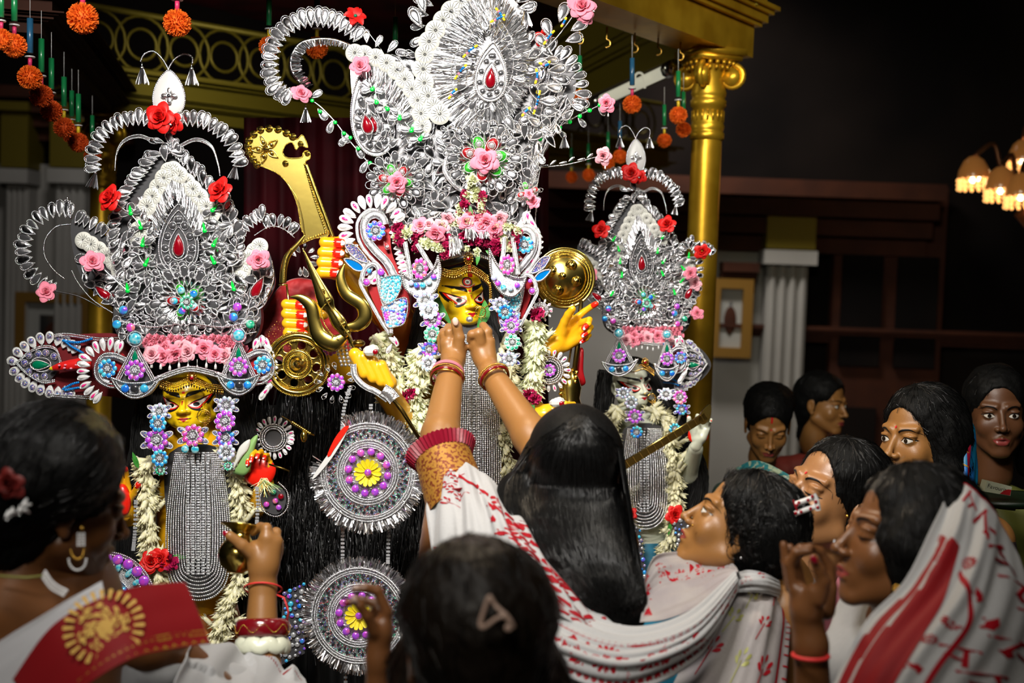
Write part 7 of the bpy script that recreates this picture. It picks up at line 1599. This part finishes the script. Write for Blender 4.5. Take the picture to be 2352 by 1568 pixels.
mb = MB(); mb.tube(f.curve([(1122,1372,0),(1112,1400,0),(1103,1432,0),(1112,1440,-.004),(1140,1420,-.006),(1160,1412,-.006),(1152,1404,-.004),(1138,1390,0),(1126,1370,0)], 50), 5.2*f.k, 'clip_plastic', 10, True); f.mesh('frame', mb)
mb = MB(); mb.tube(f.curve([(1158,1410,-.004),(1170,1425,-.004),(1178,1440,0)],10), [7*f.k]*10, 'clip_plastic', 10); mb.ball(f.L(1168,1442), (10*f.k,8*f.k,9*f.k), 'clip_plastic', BALL); f.mesh('hinge', mb)
# ---- front left woman
hm = headM(140,1152,1.8, (.80,.55,-.22), (.12,0,1))
limbs = [('c', W(80,1400,1.85), W(60,1750,1.85), .13, .15), ('c', W(-120,1440,1.86), W(330,1470,1.92), .06, .055), ('c', W(330,1470,1.92), W(600,1700,2.15), .05, .045)]
hp = [('e', W(20,1205,1.78), (.085,.07,.085), None, .02), ('c', W(150,1070,1.74), W(60,1100,1.74), .07, .07, .03)]
root, body, T = person('woman in the left foreground seen from behind wearing a red shawl and pearl earring', hm, limbs, 'skin_dark', (), hp=hp, strands=1500, capr=(.088,.104,.1), front=(.072,.074,.1), fc=(0,-.1,-.025))
arm(root, 'raised_forearm', caps(2.26, [(610,1640,-.1,600,1480,-.03,46,40,.01),(600,1480,-.03,604,1345,0,39,30,.01),(604,1345,0,603,1290,0,30,32,.01),(600,1300,0,588,1262,0,28,22,.01),(612,1300,0,630,1245,.004,28,20,.01),(612,1290,0,612,1235,-.004,26,18,.01),
   (585,1275,-.01,556,1252,-.022,17,13.5,.006),(556,1252,-.022,528,1230,-.03,13.5,11,.004),
   (614,1238,-.006,612,1213,.0,14,12.5,.004),(612,1213,0,598,1210,.02,12.5,11,.003),(598,1210,.02,582,1222,.03,11,9,.003),
   (632,1245,.008,634,1222,.018,12.5,11.5,.004),(634,1222,.018,618,1225,.045,11.5,10,.003),(640,1262,.012,640,1245,.028,12,11,.004),(640,1245,.028,620,1245,.055,11,9.5,.003),(636,1280,.014,640,1268,.032,11.5,10.5,.004),(640,1268,.032,618,1268,.058,10.5,9,.003)]), 'skin_mid')
nail_at(root, 520,1226,2.227, 10, 155)
c, ax = P(603,1462,2.235), P(604,1345,2.26)-P(600,1490,2.23); nn = ax.normalized()
mb = MB(); ring_(root, 'red_carved_bangle', c+nn*.015, nn, .042, .0085, 'bangle_red', 2.0); ring_(root, 'white_shell_bangle', c-nn*.016, nn, .043, .0085, 'bangle_white', 1.7, wav=.003); ring_(root, 'thread_bracelet', P(604,1352,2.26), nn+FW*.3, .0345, .0016, 'thread_red'); 
a_ = nn.orthogonal().normalized(); b_ = nn.cross(a_)
mb = MB()
for i in range(120):
    q = 2*pi*i/120; cc = c+nn*(.013+.007*sin(q*8))+(a_*cos(q)+b_*sin(q))*.0503; mb.ball(cc[:], .0011, 'gold', BEAD)
wmesh('gold_bead_inlay', mb, root)
mb = MB(); mb.tube([P(*q) for q in ((636,1366,2.25),(652,1372,2.24),(662,1400,2.24),(660,1425,2.24))], .0016, 'thread_red', 6); wmesh('thread_tail', mb, root)
# pearl earring, necklace, hair flowers as parts of what she wears
mb = MB(); e0 = P(188,1212,1.72); k = 1.72/F; mb.ball(e0[:], 5*k, 'gold', BALL)
for r_ in range(5):
    for c_ in range(-1,2): mb.ball((P(186+c_*7, 1226+r_*6.5, 1.72))[:], 3.3*k, 'pearl_white', BEAD)
for i in range(12): a = pi*i/11; mb.ball(P(178-cos(a)*15, 1262+sin(a)*22, 1.72)[:], 2.8*k, 'gold', BEAD); mb.ball(P(178-cos(a)*20, 1285+sin(a)*24, 1.72)[:], 3.2*k, 'pearl_white', BEAD)
wmesh('pearl_earring', mb, root)
mb = MB()
for i, a in enumerate(cr([(100,1318),(120,1345),(150,1362)], 16)):
    for c_ in (-1,0,1): mb.ball(P(a[0]+c_*4, a[1]-c_*6, 1.7)[:], 3.4*k, 'pearl_white', BEAD)
wmesh('pearl_necklace', mb, root); mb = MB(); mb.tube([P(-10,1322,1.69), P(60,1326,1.69), P(98,1322,1.7)], 3*k, 'print_green', 6); wmesh('necklace_cord', mb, root)
f = Fr('hair_flowers', 'dark red rose with white buds pinned in the left foreground woman\'s bun', 'flowers', 35, 1120, 1.63)
mat('rose_dark', (.12,.004,.002), .6); RD = k_rose('rose_dark', False); f.put('rose', RD, 28, 1110, 0, 66); 
for x,y in ((62,1145),(72,1158),(48,1160),(30,1165),(55,1175),(38,1182),(68,1178),(20,1172)): f.put('white_bud', BUDW, x, y, -.01, 30, random.uniform(0,360), tilt=60)
bodycloth(root, 'blouse', [('c', W(60,1470,1.87), W(60,1800,1.87), .15, .17), ('c', W(-120,1490,1.9), W(330,1520,1.95), .075, .07), ('c', W(340,1530,1.98), W(600,1640,2.2), .065, .06)], 'cloth_white', fold=.005); skirt(root, 60, 1780, 1.87, .17, 'cloth_white')
mat('cloth_shade', (.4,.4,.42), .7)
S = Sheet(root, 'red_shawl', [[(30,1560,1.62),(120,1440,1.62),(230,1375,1.64),(330,1345,1.68),(425,1338,1.72)],[(60,1600,1.6),(170,1500,1.6),(270,1440,1.62),(360,1410,1.66),(455,1405,1.7)],[(120,1640,1.58),(220,1560,1.58),(310,1510,1.6),(400,1490,1.64),(482,1478,1.68)]], 'cloth_red', 50, 60, .002, 1, 0)
def at_px(S, px, py):
    best = None
    for i in range(0, S.nu):
        for j in range(0, S.nv):
            c = V(S.G[i,j])-CAM; z = c.dot(FW); x, y = CX+c.dot(RT)/z*F, CY-c.dot(UP)/z*F; e = (x-px)**2+(y-py)**2
            if best is None or e < best[0]: best = (e, i/(S.nu-1), j/(S.nv-1))
    return best[1:]
u0, v0 = at_px(S, 238, 1440); k = 1.62/F
mb = MB()
def flatp(px, py):
    u, v = u0+(py-1440)/165., v0+0
    return None
def near(S, px, py, off=.0015):
    u, v = at_px(S, px, py); return S.at(u, v, off)
cN = V(S.at(u0, v0, .002)); tx = (V(S.at(u0, v0+.05))-V(S.at(u0,v0-.05))).normalized(); nS = V(S.N2[int(u0*49)][int(v0*59)]); ty = nS.cross(tx)
for i in range(26):
    a = 2*pi*i/26; d_ = tx*cos(a)+ty*sin(a); s_ = tx*-sin(a)+ty*cos(a); A_, B_ = cN+d_*66*k, cN+d_*88*k; mb.add([(A_-s_*3*k)[:],(A_+s_*3*k)[:],(B_+s_*5*k)[:],(B_+d_*3*k)[:],(B_-s_*5*k)[:]], [(0,1,2,3,4)], 'print_gold')
rr = random.Random(2)
for i in range(150):
    a = rr.random()*6.28; q = rr.uniform(0,58); p_ = cN+(tx*cos(a)+ty*sin(a))*q*k+nS*.0004*rr.random(); d_ = tx*cos(a+1)+ty*sin(a+1); s_ = nS.cross(d_); mb.add([(p_-s_*2.5*k-d_*6*k)[:],(p_+s_*2.5*k-d_*6*k)[:],(p_+s_*2.5*k+d_*6*k)[:],(p_-s_*2.5*k+d_*6*k)[:]], [(0,1,2,3)], 'print_gold')
wmesh('gold_sun_print', mb, root, kind='stuff')
for vv in (.80,.86): S.line([(vv,.0),(vv-.02,.35),(vv-.03,.65),(vv-.04,1)], .008, 'print_gold')
for i in range(24): S.stamp(DOT, .83-.0015*i, .04+.04*i, .012, .012, 0, 'print_gold')
for i in range(16): S.stamp(TRI, .94, .04+.06*i, .05, .03, 90, 'print_gold')
S.done()
S = Sheet(root, 'white_pallu', [[(-40,1500,1.7),(60,1440,1.68),(170,1370,1.68),(235,1335,1.7)],[(-40,1560,1.66),(60,1500,1.65),(150,1430,1.66),(240,1365,1.68)],[(-40,1640,1.62),(60,1590,1.62),(150,1500,1.63),(245,1400,1.65)]], 'cloth_shade', 30, 40, .003, 1.5)
S = Sheet(root, 'white_sleeve', [[(440,1480,1.95),(490,1478,2.1),(560,1500,2.18),(640,1520,2.2),(700,1560,2.22)],[(400,1560,1.85),(470,1540,1.95),(560,1560,2.05),(640,1580,2.1),(720,1600,2.15)],[(380,1640,1.8),(460,1640,1.85),(560,1650,1.9),(640,1660,2.0),(730,1660,2.1)]], 'cloth_white', 40, 60, .008, 2, 0, dirv=True); S.line([(.05,.23),(.2,.3),(.5,.36)], .012, 'print_red'); S.line([(.02,.62),(.1,.75),(.15,.95)], .02, 'cloth_red'); S.done()
f = Fr('brass_pot', 'small round brass water pot held up in the left foreground woman\'s hand', 'pot', 548, 1266, 2.285); k = f.k*1.08; tl = Matrix.Rotation(R(-16),3,'X') @ Matrix.Rotation(R(6),3,'Y')
mb = MB(); mb.lathe([(0,-46*k),(18*k,-45*k),(20*k,-41*k),(32*k,-34*k),(41*k,-16*k),(41*k,0),(34*k,18*k),(22*k,30*k),(19*k,36*k),(24*k,44*k),(42*k,53*k),(45*k,55*k),(44*k,56*k),(22*k,46*k),(16*k,36*k),(18*k,20*k),(10*k,-10*k),(0,-20*k)], 'brass', 40, rot=tl); f.mesh('vessel', mb)
mb = MB(); mb.tube([tl @ V((cos(a)*45*k, sin(a)*45*k, 55*k)) for a in [2*pi*i/40 for i in range(40)]], 1.6*k, 'brass', 8, True); f.mesh('rim', mb)
# ---- profile woman in grey sari with red sprigs
hm = headM(1695,1214,2.22, (-.84,.12,.50), (.5,-.05,.86), .91)
limbs = [('c', W(1740,1370,2.3), W(1720,1700,2.3), .11, .14), ('c', W(1640,1390,2.4), W(1800,1400,2.2), .06, .06)]
hp = [('e', W(1797,1206,2.17), (.043,.05,.054), None, .03), ('e', W(1735,1232,2.2), (.05,.07,.065), None, .03)]
root, body, T = person('woman in profile with curly black bun and grey sari with red leaf sprigs', hm, limbs, 'skin_mid', ('eye1','brow1','lips','bindi'), hp=hp, strands=1800, capr=(.083,.104,.087), front=(.075,.08,.11), fc=(0,-.098,-.032))
mb = MB(); rr = random.Random(5)
for i in range(240):
    c = T((rr.gauss(.01,.05), rr.uniform(-.05,.15), rr.uniform(.0,.13))); c = P(max(1680,1745+rr.gauss(0,45)), 1200+rr.gauss(0,40), 2.13+rr.uniform(-.02,.03)); ph = rr.random()*6; mb.tube([c+RT*(.008*cos(j*.9+ph))+UP*(.008*sin(j*.9+ph)-.004*j)+FW*.003*j for j in range(7)], .0006, 'hair_strand', 3, cap=False)
wmesh('curls', mb, root, kind='stuff'); mb = MB(); mb.ball(T((.062,-.085,-.035))[:], .002, 'gold', BALL); mb.ball(P(1702,1281,2.13)[:], .002, 'silver', BALL); wmesh('nose_and_ear_studs', mb, root)
bodycloth(root, 'sari_body', [('c', W(1740,1400,2.32), W(1720,1700,2.32), .12, .15), ('c', W(1650,1400,2.42), W(1790,1400,2.26), .075, .07)], 'cloth_grey', fold=.004); skirt(root, 1720, 1690, 2.32, .16, 'cloth_grey')
S = Sheet(root, 'sari_drape', [[(1660,1300,2.3),(1640,1370,2.2),(1590,1480,2.12),(1520,1620,2.05)],[(1700,1310,2.22),(1700,1390,2.12),(1670,1490,2.07),(1620,1640,2.0)],[(1760,1330,2.18),(1765,1400,2.1),(1750,1490,2.06),(1720,1640,2.0)],[(1795,1345,2.2),(1812,1410,2.16),(1812,1490,2.12),(1800,1640,2.05)]], 'cloth_grey', 60, 70, .004, 3, 0)
for u,v,m_ in ((.45,.25,'print_green'),(.75,.2,'print_red'),(.3,.47,'print_green'),(.62,.5,'print_red'),(.2,.7,'print_red'),(.48,.76,'print_green'),(.7,.8,'print_red'),(.1,.4,'print_red')): S.stamp(SPRIG, u, v, .15, .12, 200, m_)
S.line([(.88,.12),(.87,.4),(.86,.7),(.85,1)], .014); 
for i in range(16): S.line([(.91,.15+.055*i),(1,.16+.055*i)], .004, n=6)
S.done()
S = Sheet(root, 'folded_pallu', [[(1690,1318,2.16),(1720,1312,2.12),(1760,1318,2.12),(1790,1335,2.16)],[(1688,1340,2.14),(1720,1335,2.1),(1760,1340,2.1),(1792,1352,2.15)],[(1686,1362,2.14),(1720,1358,2.11),(1760,1362,2.11),(1790,1372,2.16)]], 'cloth_white', 30, 40, .003, 2); S.stamp(SUN,.45,.3,.3,.12); S.stamp(DOT,.1,.6,.15,.1); S.done()
f = Fr('hair_bow', 'white and red patterned ribbon bow clipped in the black bun', 'hair clip', 1852, 1152, 2.12)
for y0 in (0, 22): sash(f, 'ribbon_band', [(1826,1158+y0),(1848,1150+y0),(1872,1142+y0)], 11, 'satin_white', dz=0, rim=False)
sash(f, 'ribbon_knot', [(1868,1134),(1876,1150),(1880,1172)], 12, 'satin_white', dz=-.003, rim=False); 
for x,y in ((1835,1154),(1856,1148),(1866,1140),(1840,1175),(1862,1168),(1874,1152),(1878,1165),(1830,1160),(1828,1178)): f.put('red_spot', GEM['red_stone'], x, y, -.006, 8)
rope(f, 'red_edge', [(1822,1148),(1828,1165),(1836,1182)], 2, 'print_red', 20, bead=False)
# ---- woman with closed eyes, face turned up
hm = headM(1906,1146,2.5, (-.80,-.42,.36), (.34,-.05,.94), 1.05)
hp = [('e', W(1980,1135,2.55), (.07,.07,.08), None, .03), ('c', W(1975,1110,2.5), W(2025,1220,2.55), .055, .05, .03)]
limbs = [('c', W(1970,1330,2.6), W(1970,1700,2.6), .12, .14), ('c', W(1860,1340,2.62), W(2080,1340,2.6), .06, .06)]
root, body, T = person('woman with closed eyes and glistening forehead turned up between two other heads', hm, limbs, 'skin_light', ('lid1','lid-1','brow1','brow-1','lips','bindi'), hp=hp, strands=1500, front=(.074,.078,.107), fc=(0,-.095,-.022))
bodycloth(root, 'pink_sari', [('c', W(1950,1360,2.6), W(1950,1750,2.6), .13, .16), ('c', W(1850,1360,2.6), W(2080,1360,2.6), .075, .07)], 'cloth_pink', fold=.005); skirt(root, 1950, 1740, 2.6, .17, 'cloth_pink')
ring_(root, 'nose_ring', T((.014,-.096,-.044)), V((1,0,.2)), .005, .0007, 'gold'); mb = MB(); mb.ball(P(1946,1185,2.4)[:], .0035, 'gold', BALL); wmesh('ear_stud', mb, root)
# ---- woman with the blue dupatta
hm = headM(2112,1010,2.75, (-.84,-.52,.06), (.05,0,1), .99)
hp = [('c', W(2160,1010,2.74), W(2172,1120,2.74), .062, .05, .03), ('c', W(2172,1080,2.72), W(2165,1200,2.72), .05, .045, .03), ('e', W(2158,1000,2.74), (.052,.065,.065), None, .03)]
limbs = [('c', W(2150,1240,2.85), W(2150,1700,2.85), .12, .14), ('c', W(2030,1240,2.85), W(2270,1240,2.85), .06, .06)]
root, body, T = person('woman with wavy dark hair looking left with a blue scarf behind her head', hm, limbs, 'skin_mid', ('eye1','eye-1','brow1','brow-1','lips','bindi'), hp=hp, strands=1500, front=(.074,.078,.106), fc=(0,-.096,-.03))
bodycloth(root, 'dress', [('c', W(2150,1260,2.85), W(2150,1700,2.85), .13, .16), ('c', W(2040,1260,2.85), W(2260,1260,2.85), .075, .07)], 'cloth_dark', fold=.003); skirt(root, 2150, 1690, 2.85, .17, 'cloth_dark')
S = Sheet(root, 'blue_scarf', [[(2206,938,2.75),(2200,1000,2.7),(2200,1060,2.68),(2202,1120,2.66)],[(2228,960,2.74),(2224,1010,2.7),(2222,1060,2.68),(2222,1130,2.66)],[(2240,985,2.76),(2247,1040,2.74),(2247,1090,2.72),(2243,1140,2.7)]], 'cloth_blue', 30, 40, .004, 1.5)
for i in range(5): S.line([(.1,.1+.19*i),(.5,.16+.19*i)], .008, 'print_gold', 8)
S.line([(.55,0),(.5,.5),(.55,1)], .05, 'gem_purple' if 0 else 'frill_maroon'); S.done()
# ---- front right woman under the white and red shawl, hands joined
hm = headM(2078,1246,1.86, (-.955,-.02,.24), (.24,0,.97), .97)
hp = [('e', W(2120,1225,1.84), (.07,.085,.07), None, .03), ('c', W(2095,1260,1.80), W(2100,1360,1.82), .042, .04, .03), ('c', W(2120,1230,1.86), W(2110,1350,1.88), .065, .055, .03)]
limbs = [('c', W(2120,1480,1.95), W(2120,1800,1.95), .13, .15), ('c', W(1990,1520,1.95), W(2300,1500,1.95), .06, .06)]
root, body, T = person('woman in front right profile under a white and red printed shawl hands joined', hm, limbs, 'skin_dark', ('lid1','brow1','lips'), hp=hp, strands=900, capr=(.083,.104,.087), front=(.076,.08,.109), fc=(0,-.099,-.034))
mb = MB(); mb.ball(P(1917,1243,1.795)[:], .0022, 'silver', BALL); wmesh('nose_stud', mb, root); mb = MB()
for i in range(14): a = 2*pi*i/14; mb.ball(P(2060+cos(a)*8, 1352+sin(a)*8, 1.76)[:], .0018, 'gold', BEAD)
mb.ball(P(2060,1352,1.76)[:], .003, 'gold', BALL); wmesh('ear_ring', mb, root)
arm(root, 'joined_hands', caps(1.74, [(1868,1600,.02,1862,1480,0,42,38,.01),(1862,1480,0,1850,1400,0,38,36,.01),(1850,1400,0,1832,1355,0,30,22,.01),(1858,1400,-.01,1872,1360,-.02,30,22,.01),
  (1880,1375,-.025,1892,1335,-.03,19,15.5,.004),(1892,1335,-.03,1882,1308,-.032,15,13.5,.003),(1882,1308,-.032,1870,1285,-.032,13.5,11.5,.003),
  (1822,1345,0,1813,1295,0,14,13,.003),(1813,1295,0,1830,1268,-.008,12.5,11.5,.003),(1830,1268,-.008,1858,1264,-.012,11.5,10,.003),
  (1836,1350,.014,1822,1292,.018,13.5,12.5,.003),(1822,1292,.018,1838,1260,.014,12,11,.003),(1838,1260,.014,1862,1256,.01,11,9.5,.003),
  (1815,1350,.024,1806,1290,.03,12.5,11.5,.003),(1806,1290,.03,1800,1250,.03,11,9,.003),(1840,1345,.03,1826,1280,.04,12,11,.003),(1826,1280,.04,1815,1256,.04,11,9,.003),
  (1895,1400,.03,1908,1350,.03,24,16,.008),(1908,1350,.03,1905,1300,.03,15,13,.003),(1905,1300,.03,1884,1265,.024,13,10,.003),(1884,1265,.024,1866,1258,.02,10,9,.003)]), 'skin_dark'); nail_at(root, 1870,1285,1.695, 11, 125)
ring_(root, 'thread_bracelet', P(1862,1505,1.73), UP, .0245, .003, 'thread_red')
bodycloth(root, 'sari_body', [('c', W(2120,1500,1.97), W(2120,1850,1.97), .15, .17), ('c', W(1980,1540,1.95), W(2300,1520,1.97), .075, .075)], 'cloth_white', fold=.004); skirt(root, 2120, 1840, 1.97, .18, 'cloth_white')
S = Sheet(root, 'printed_shawl', [[(2192,1098,1.86),(2150,1200,1.74),(2080,1330,1.70),(1990,1420,1.68),(1930,1530,1.66),(1870,1660,1.64)],[(2215,1110,1.82),(2190,1230,1.70),(2130,1350,1.66),(2050,1450,1.63),(1990,1540,1.61),(1940,1660,1.6)],[(2255,1140,1.8),(2240,1260,1.68),(2200,1370,1.63),(2140,1460,1.6),(2080,1560,1.58),(2030,1680,1.57)],[(2300,1200,1.8),(2300,1300,1.68),(2280,1400,1.63),(2240,1490,1.6),(2190,1580,1.58),(2140,1700,1.57)],[(2345,1290,1.84),(2370,1380,1.74),(2370,1450,1.68),(2350,1530,1.65),(2320,1620,1.62),(2280,1720,1.6)],[(2390,1380,1.9),(2430,1480,1.82),(2440,1560,1.76),(2430,1640,1.72),(2420,1700,1.7),(2400,1760,1.68)]], 'cloth_white', 90, 100, .007, 4, .6)
mb = S.prints.setdefault('cloth_red', MB()); G = [[S.at(.07+.20*t+.10*sin(v*2.2)*t, .22+.7*v, .0018) for t in [i/12 for i in range(13)]] for v in [j/60 for j in range(61)]]; mb.grid(G, 'cloth_red')
for i in range(7): S.stamp(SUN if i%2 else PAIS, .1+.03*i, .24+.018*i, .035, .022, i*30, 'cloth_white' if 0 else 'print_red')
for i,(u,v,g,s_,r_) in enumerate(((.30,.07,GL1,.07,120),(.45,.11,GL2,.08,130),(.60,.17,GL1,.09,140),(.72,.25,GL2,.09,150),(.82,.35,GL1,.09,150),(.5,.36,PAIS,.07,60),(.62,.46,PAIS,.08,100),(.45,.52,HALF,.06,20),(.74,.55,GL2,.1,160),(.55,.66,GL1,.09,170),(.4,.74,PAIS,.07,30),(.7,.75,GL1,.1,160),(.52,.85,GL2,.08,170),(.86,.7,PAIS,.08,10),(.38,.26,SUN,.05,0),(.4,.62,SUN,.04,0))): S.stamp(g, u, v, s_, s_*.55, r_, 'print_red')
S.line([(.34,.3),(.45,.38),(.52,.5),(.5,.7),(.48,.95)], .012); S.line([(.0,.0),(.5,.002),(1,.0)], .006); S.done()
# ---- background women
def bgperson(label, px, py, d, face, up, cloth, sk, feats, hp=(), s=1, w=.06, sh=210):
    k = F/d; hm = headM(px, py, d, face, up, s); y1 = py+.26*k; limbs = [('c', W(px,y1+.06*k,d+.03), W(px,y1+.5*k,d+.03), .1, .12), ('c', W(px-.13*k,y1,d+.03), W(px+.13*k,y1,d+.03), .05, .05)]
    root, body, T = person(label, hm, limbs, sk, feats, hp=hp, h=.008, strands=300); bodycloth(root, 'clothing', [('c', W(px,y1+.08*k,d+.04), W(px,y1+.55*k,d+.04), .13, .15), ('c', W(px-.14*k,y1+.01*k,d+.03), W(px+.14*k,y1+.01*k,d+.03), .068, .068)], cloth, fold=.005, h=.012); skirt(root, px, y1+.53*k, d+.04, .16, cloth); return root, T
r_, T = bgperson('blurred woman with red hair-parting mark looking down beside the grey pilaster', 1764, 975, 4.3, (-.08,-.88,-.46), (0,-.46,.88), 'cloth_teal', 'skin_mid', ('lid1','lid-1','brow1','brow-1','lips','sindoor','bindi'), [('e', W(1768,920,4.36), (.09,.09,.07), None, .03)])
r_, T = bgperson('blurred woman in coral top facing right behind the woman looking down', 1892, 928, 4.9, (.70,-.70,-.08), (0,0,1), 'cloth_coral', 'skin_mid', ('eye1','eye-1','brow1','brow-1','lips'), [('e', W(1872,910,4.98), (.09,.09,.09), None, .03), ('c', W(1869,920,4.95), W(1858,1000,4.98), .06, .05, .03)])
r_, T = bgperson('dim woman in olive blouse facing the camera at the far right', 2288, 948, 3.3, (-.2,-.96,-.03), (0,0,1), 'cloth_olive', 'skin_shaded', ('eye1','eye-1','brow1','brow-1','lips'), [('c', W(2350,950,3.36), W(2370,1060,3.38), .05, .05, .03)])
f = Fr('green_tray', 'dark green tray in front of the woman in olive blouse', 'tray', 2300, 1150, 3.02); mat('tray_green', (.002,.01,.003), .4); mb = MB(); mb.lathe([(0,0),(110*f.k,0),(122*f.k,10*f.k),(126*f.k,12*f.k),(112*f.k,-4*f.k),(0,-4*f.k)], 'tray_green', 40); f.mesh('dish', mb)
f = Fr('printed_box', 'pale printed carton with a red swoosh lying on the green tray', 'box', 2292, 1122, 3.02); mat('box_paper', (.3,.32,.24), .6); q = [(2266,1103),(2323,1117),(2318,1136),(2295,1134),(2259,1128)]
mb = MB(); mb.plate([(f.L(*p).x, f.L(*p).z) for p in [(2266,1103),(2323,1117),(2319,1138),(2259,1128)]], -.004, .03, 'box_paper'); f.mesh('carton', mb, smooth=False)
mb = MB(); mb.plate([(f.L(*p).x, f.L(*p).z) for p in [(2295,1133),(2304,1126),(2314,1123),(2321,1124),(2318,1137)]], -.005, -.0035, 'cloth_red'); f.mesh('red_swoosh', mb, smooth=False)
cu_ = bpy.data.curves.new('lettering', 'FONT'); cu_.body = 'Favourit'; cu_.size = .0145; cu_.materials.append(MT['cloth_dark']); o = bpy.data.objects.new('lettering_curve', cu_); COL.objects.link(o); bpy.context.view_layer.update(); me_ = bpy.data.meshes.new_from_object(o.evaluated_get(bpy.context.evaluated_depsgraph_get())); bpy.data.objects.remove(o); o = obj('lettering', me_, f.root); o.location = f.L(2267,1119,-.0043); o.rotation_euler = (R(90), R(14), 0)
f = Fr('paper_slip', 'small grey folded paper under the green tray', 'paper', 2312, 1168, 3.0); mb = MB(); mb.plate([(f.L(*p).x, f.L(*p).z) for p in [(2294,1160),(2333,1168),(2332,1173),(2294,1169)]], 0, .004, 'box_paper'); f.mesh('slip', mb, smooth=False)
# green and white shawl draped by the woman looking down
f = Fr('patterned_shawl', 'green and white patterned shawl in front of the woman looking down', 'shawl', 1760, 1090, 3.6)
S = Sheet(f.root, 'shawl', [[(1690,1075,3.7),(1740,1065,3.6),(1800,1085,3.5),(1840,1110,3.45)],[(1700,1110,3.65),(1750,1100,3.5),(1800,1115,3.45),(1840,1140,3.4)],[(1710,1200,3.7),(1750,1200,3.6),(1800,1210,3.55),(1850,1220,3.5)]], 'cloth_teal', 30, 40, .01, 2); S.stamp(SUN, .3, .4, .2, .1, 0, 'print_red'); S.stamp(SUN, .2, .75, .15, .08, 0, 'cloth_white'); S.done()
# ---------------------------------------------------------------- hanging tassel balls
def k_hanger(col, ring):
    m = MB(); m.tube([(0,0,1.0),(0,0,.42)], .055, col, 8); m.tube([(0,0,1.5),(0,0,1)], .006, 'thread', 4); return m.mesh('tube')
mat('tube_green', (.01,.2,.06), .3, coat=.5); mat('tube_blue', (.02,.1,.2), .3, coat=.5); mat('tube_pink', (.6,.03,.12), .4); mat('tube_yellow', (.7,.5,.02), .4)
HG = {c: k_hanger('tube_'+c, 0) for c in ('green','blue')}; NECK = {c: MB().tube([(0,0,.42),(0,0,.1)], .07, 'tube_'+c, 8).mesh('bead_neck') for c in ('pink','yellow')}; RING = MB().lathe([(.02,.43),(.14,.43),(.15,.41),(.14,.39),(.02,.39)], 'pearl_white', 16).mesh('ring')
H = [(190,42,72,2.6,'green','pink',0,'large orange pompom at the top left corner'),(407,53,64,2.75,'green','pink',0,'orange pompom hanging above the left crown\'s satin drop'),(618,107,48,3.1,'green','yellow',0,'orange pompom on a green tube left of the looped arc'),(728,110,52,3.3,'blue','yellow',0,'orange pompom on a blue tube behind the looped arc'),
 (3,90,50,2.5,'green','pink',0,'orange pompom cut by the left frame edge'),(33,105,56,2.6,'green','pink',0,'orange pompom under a white ring at the left edge'),(69,178,56,2.9,'blue','pink',0,'orange pompom on a blue tube, first of the left diagonal row'),(95,220,54,3.0,'green','pink',1,'orange pompom, second of the left diagonal row'),(118,255,50,3.1,'green','pink',1,'orange pompom, third of the left diagonal row'),(147,293,48,3.3,'green','yellow',1,'dim orange pompom, fourth of the left diagonal row'),(180,327,46,3.4,'green','yellow',1,'dim orange pompom, fifth of the left diagonal row'),(212,357,38,3.7,'green','pink',1,'dim orange pompom beside the left crown arm'),(165,310,42,3.45,'green','yellow',1,'dim orange pompom squeezed into the left diagonal row'),
 (1332,225,40,3.6,'green','yellow',0,'orange pompom right of the central crown'),(1452,240,44,3.75,'blue','pink',0,'orange pompom on a blue tube under the tube light'),(1558,265,42,3.9,'green','yellow',0,'orange pompom nearest the gold column capital'),(1570,298,36,4.0,'green','pink',0,'orange pompom half behind the gold column'),(1526,323,34,4.1,'green','yellow',0,'orange pompom right of the right idol\'s satin drop'),(1424,360,34,4.3,'blue','pink',0,'orange pompom on a teal tube left of the satin drop'),(1397,376,30,4.5,'green','yellow',0,'orange pompom behind the pink rose sprig'),(1352,402,30,4.8,'green','yellow',0,'small orange pompom right of two over the shield'),(1313,407,28,5.0,'green','yellow',0,'small orange pompom left of two over the shield'),(1232,440,30,5.2,'green','pink',1,'dim pompom beside the small green rosette')]
for x,y,s,d,tc,nc,dk,lab in H:
    f = Fr('pompom_hanger', lab, 'pompom', x, y, d, group='orange pompoms hung from the canopy'); f.put('pompom', POMD if dk else POM, x, y, 0, s, random.uniform(0,360)); L = s*2.3
    f.put('bead_neck', NECK[nc], x, y-s*.32, 0, L*.55, 0); f.put('ring', RING, x, y-s*.25, 0, L*.62, 0); f.put('tube', HG[tc], x, y-s*.0, 0, L*1.05, 0)
f = Fr('green_tube_hanger', 'bare green tube hanging above the red flower of the central crown', 'hanger', 908, 70, 3.4); f.put('tube', HG['green'], 908, 150, 0, 110, 0)
# ---------------------------------------------------------------- groups for repeats that stand together
GR = {'round_ornament':'round silver fringed ornaments','mirror_strap':'mirror chain straps','temple_ornament':'temple ornaments of the side idols','swan_ornament':'swan ornaments of the central idol','crescent_ornament':'crescent ornaments of the central idol','flower_earring':'strings of gem flowers beside the idols\' faces','flower_garland':'fresh flower garlands on the idols','silver_bead_necklace':'silver bead necklaces of the idols','jewelled_arm_fan':'glitter gem fans','framed_picture':'pictures on the back wall','betel_leaf':'betel leaves at the central face','sequin_trim':'sequinned costume trims','petal_rosette':'petal rosettes','crown':'silver crowns of the idols','goddess_idol':'dressed idols','person':'women crowding round the idols','forehead_jewel':'gold forehead chains','nose_ring':'gold nose rings','sweet':'sweets offered to the idol'}
for o in bpy.data.objects:
    if o.parent is None and o.type in ('MESH','EMPTY') and 'category' in o and 'group' not in o:
        g = GR.get(o.name.split('.')[0])
        if g: o['group'] = g
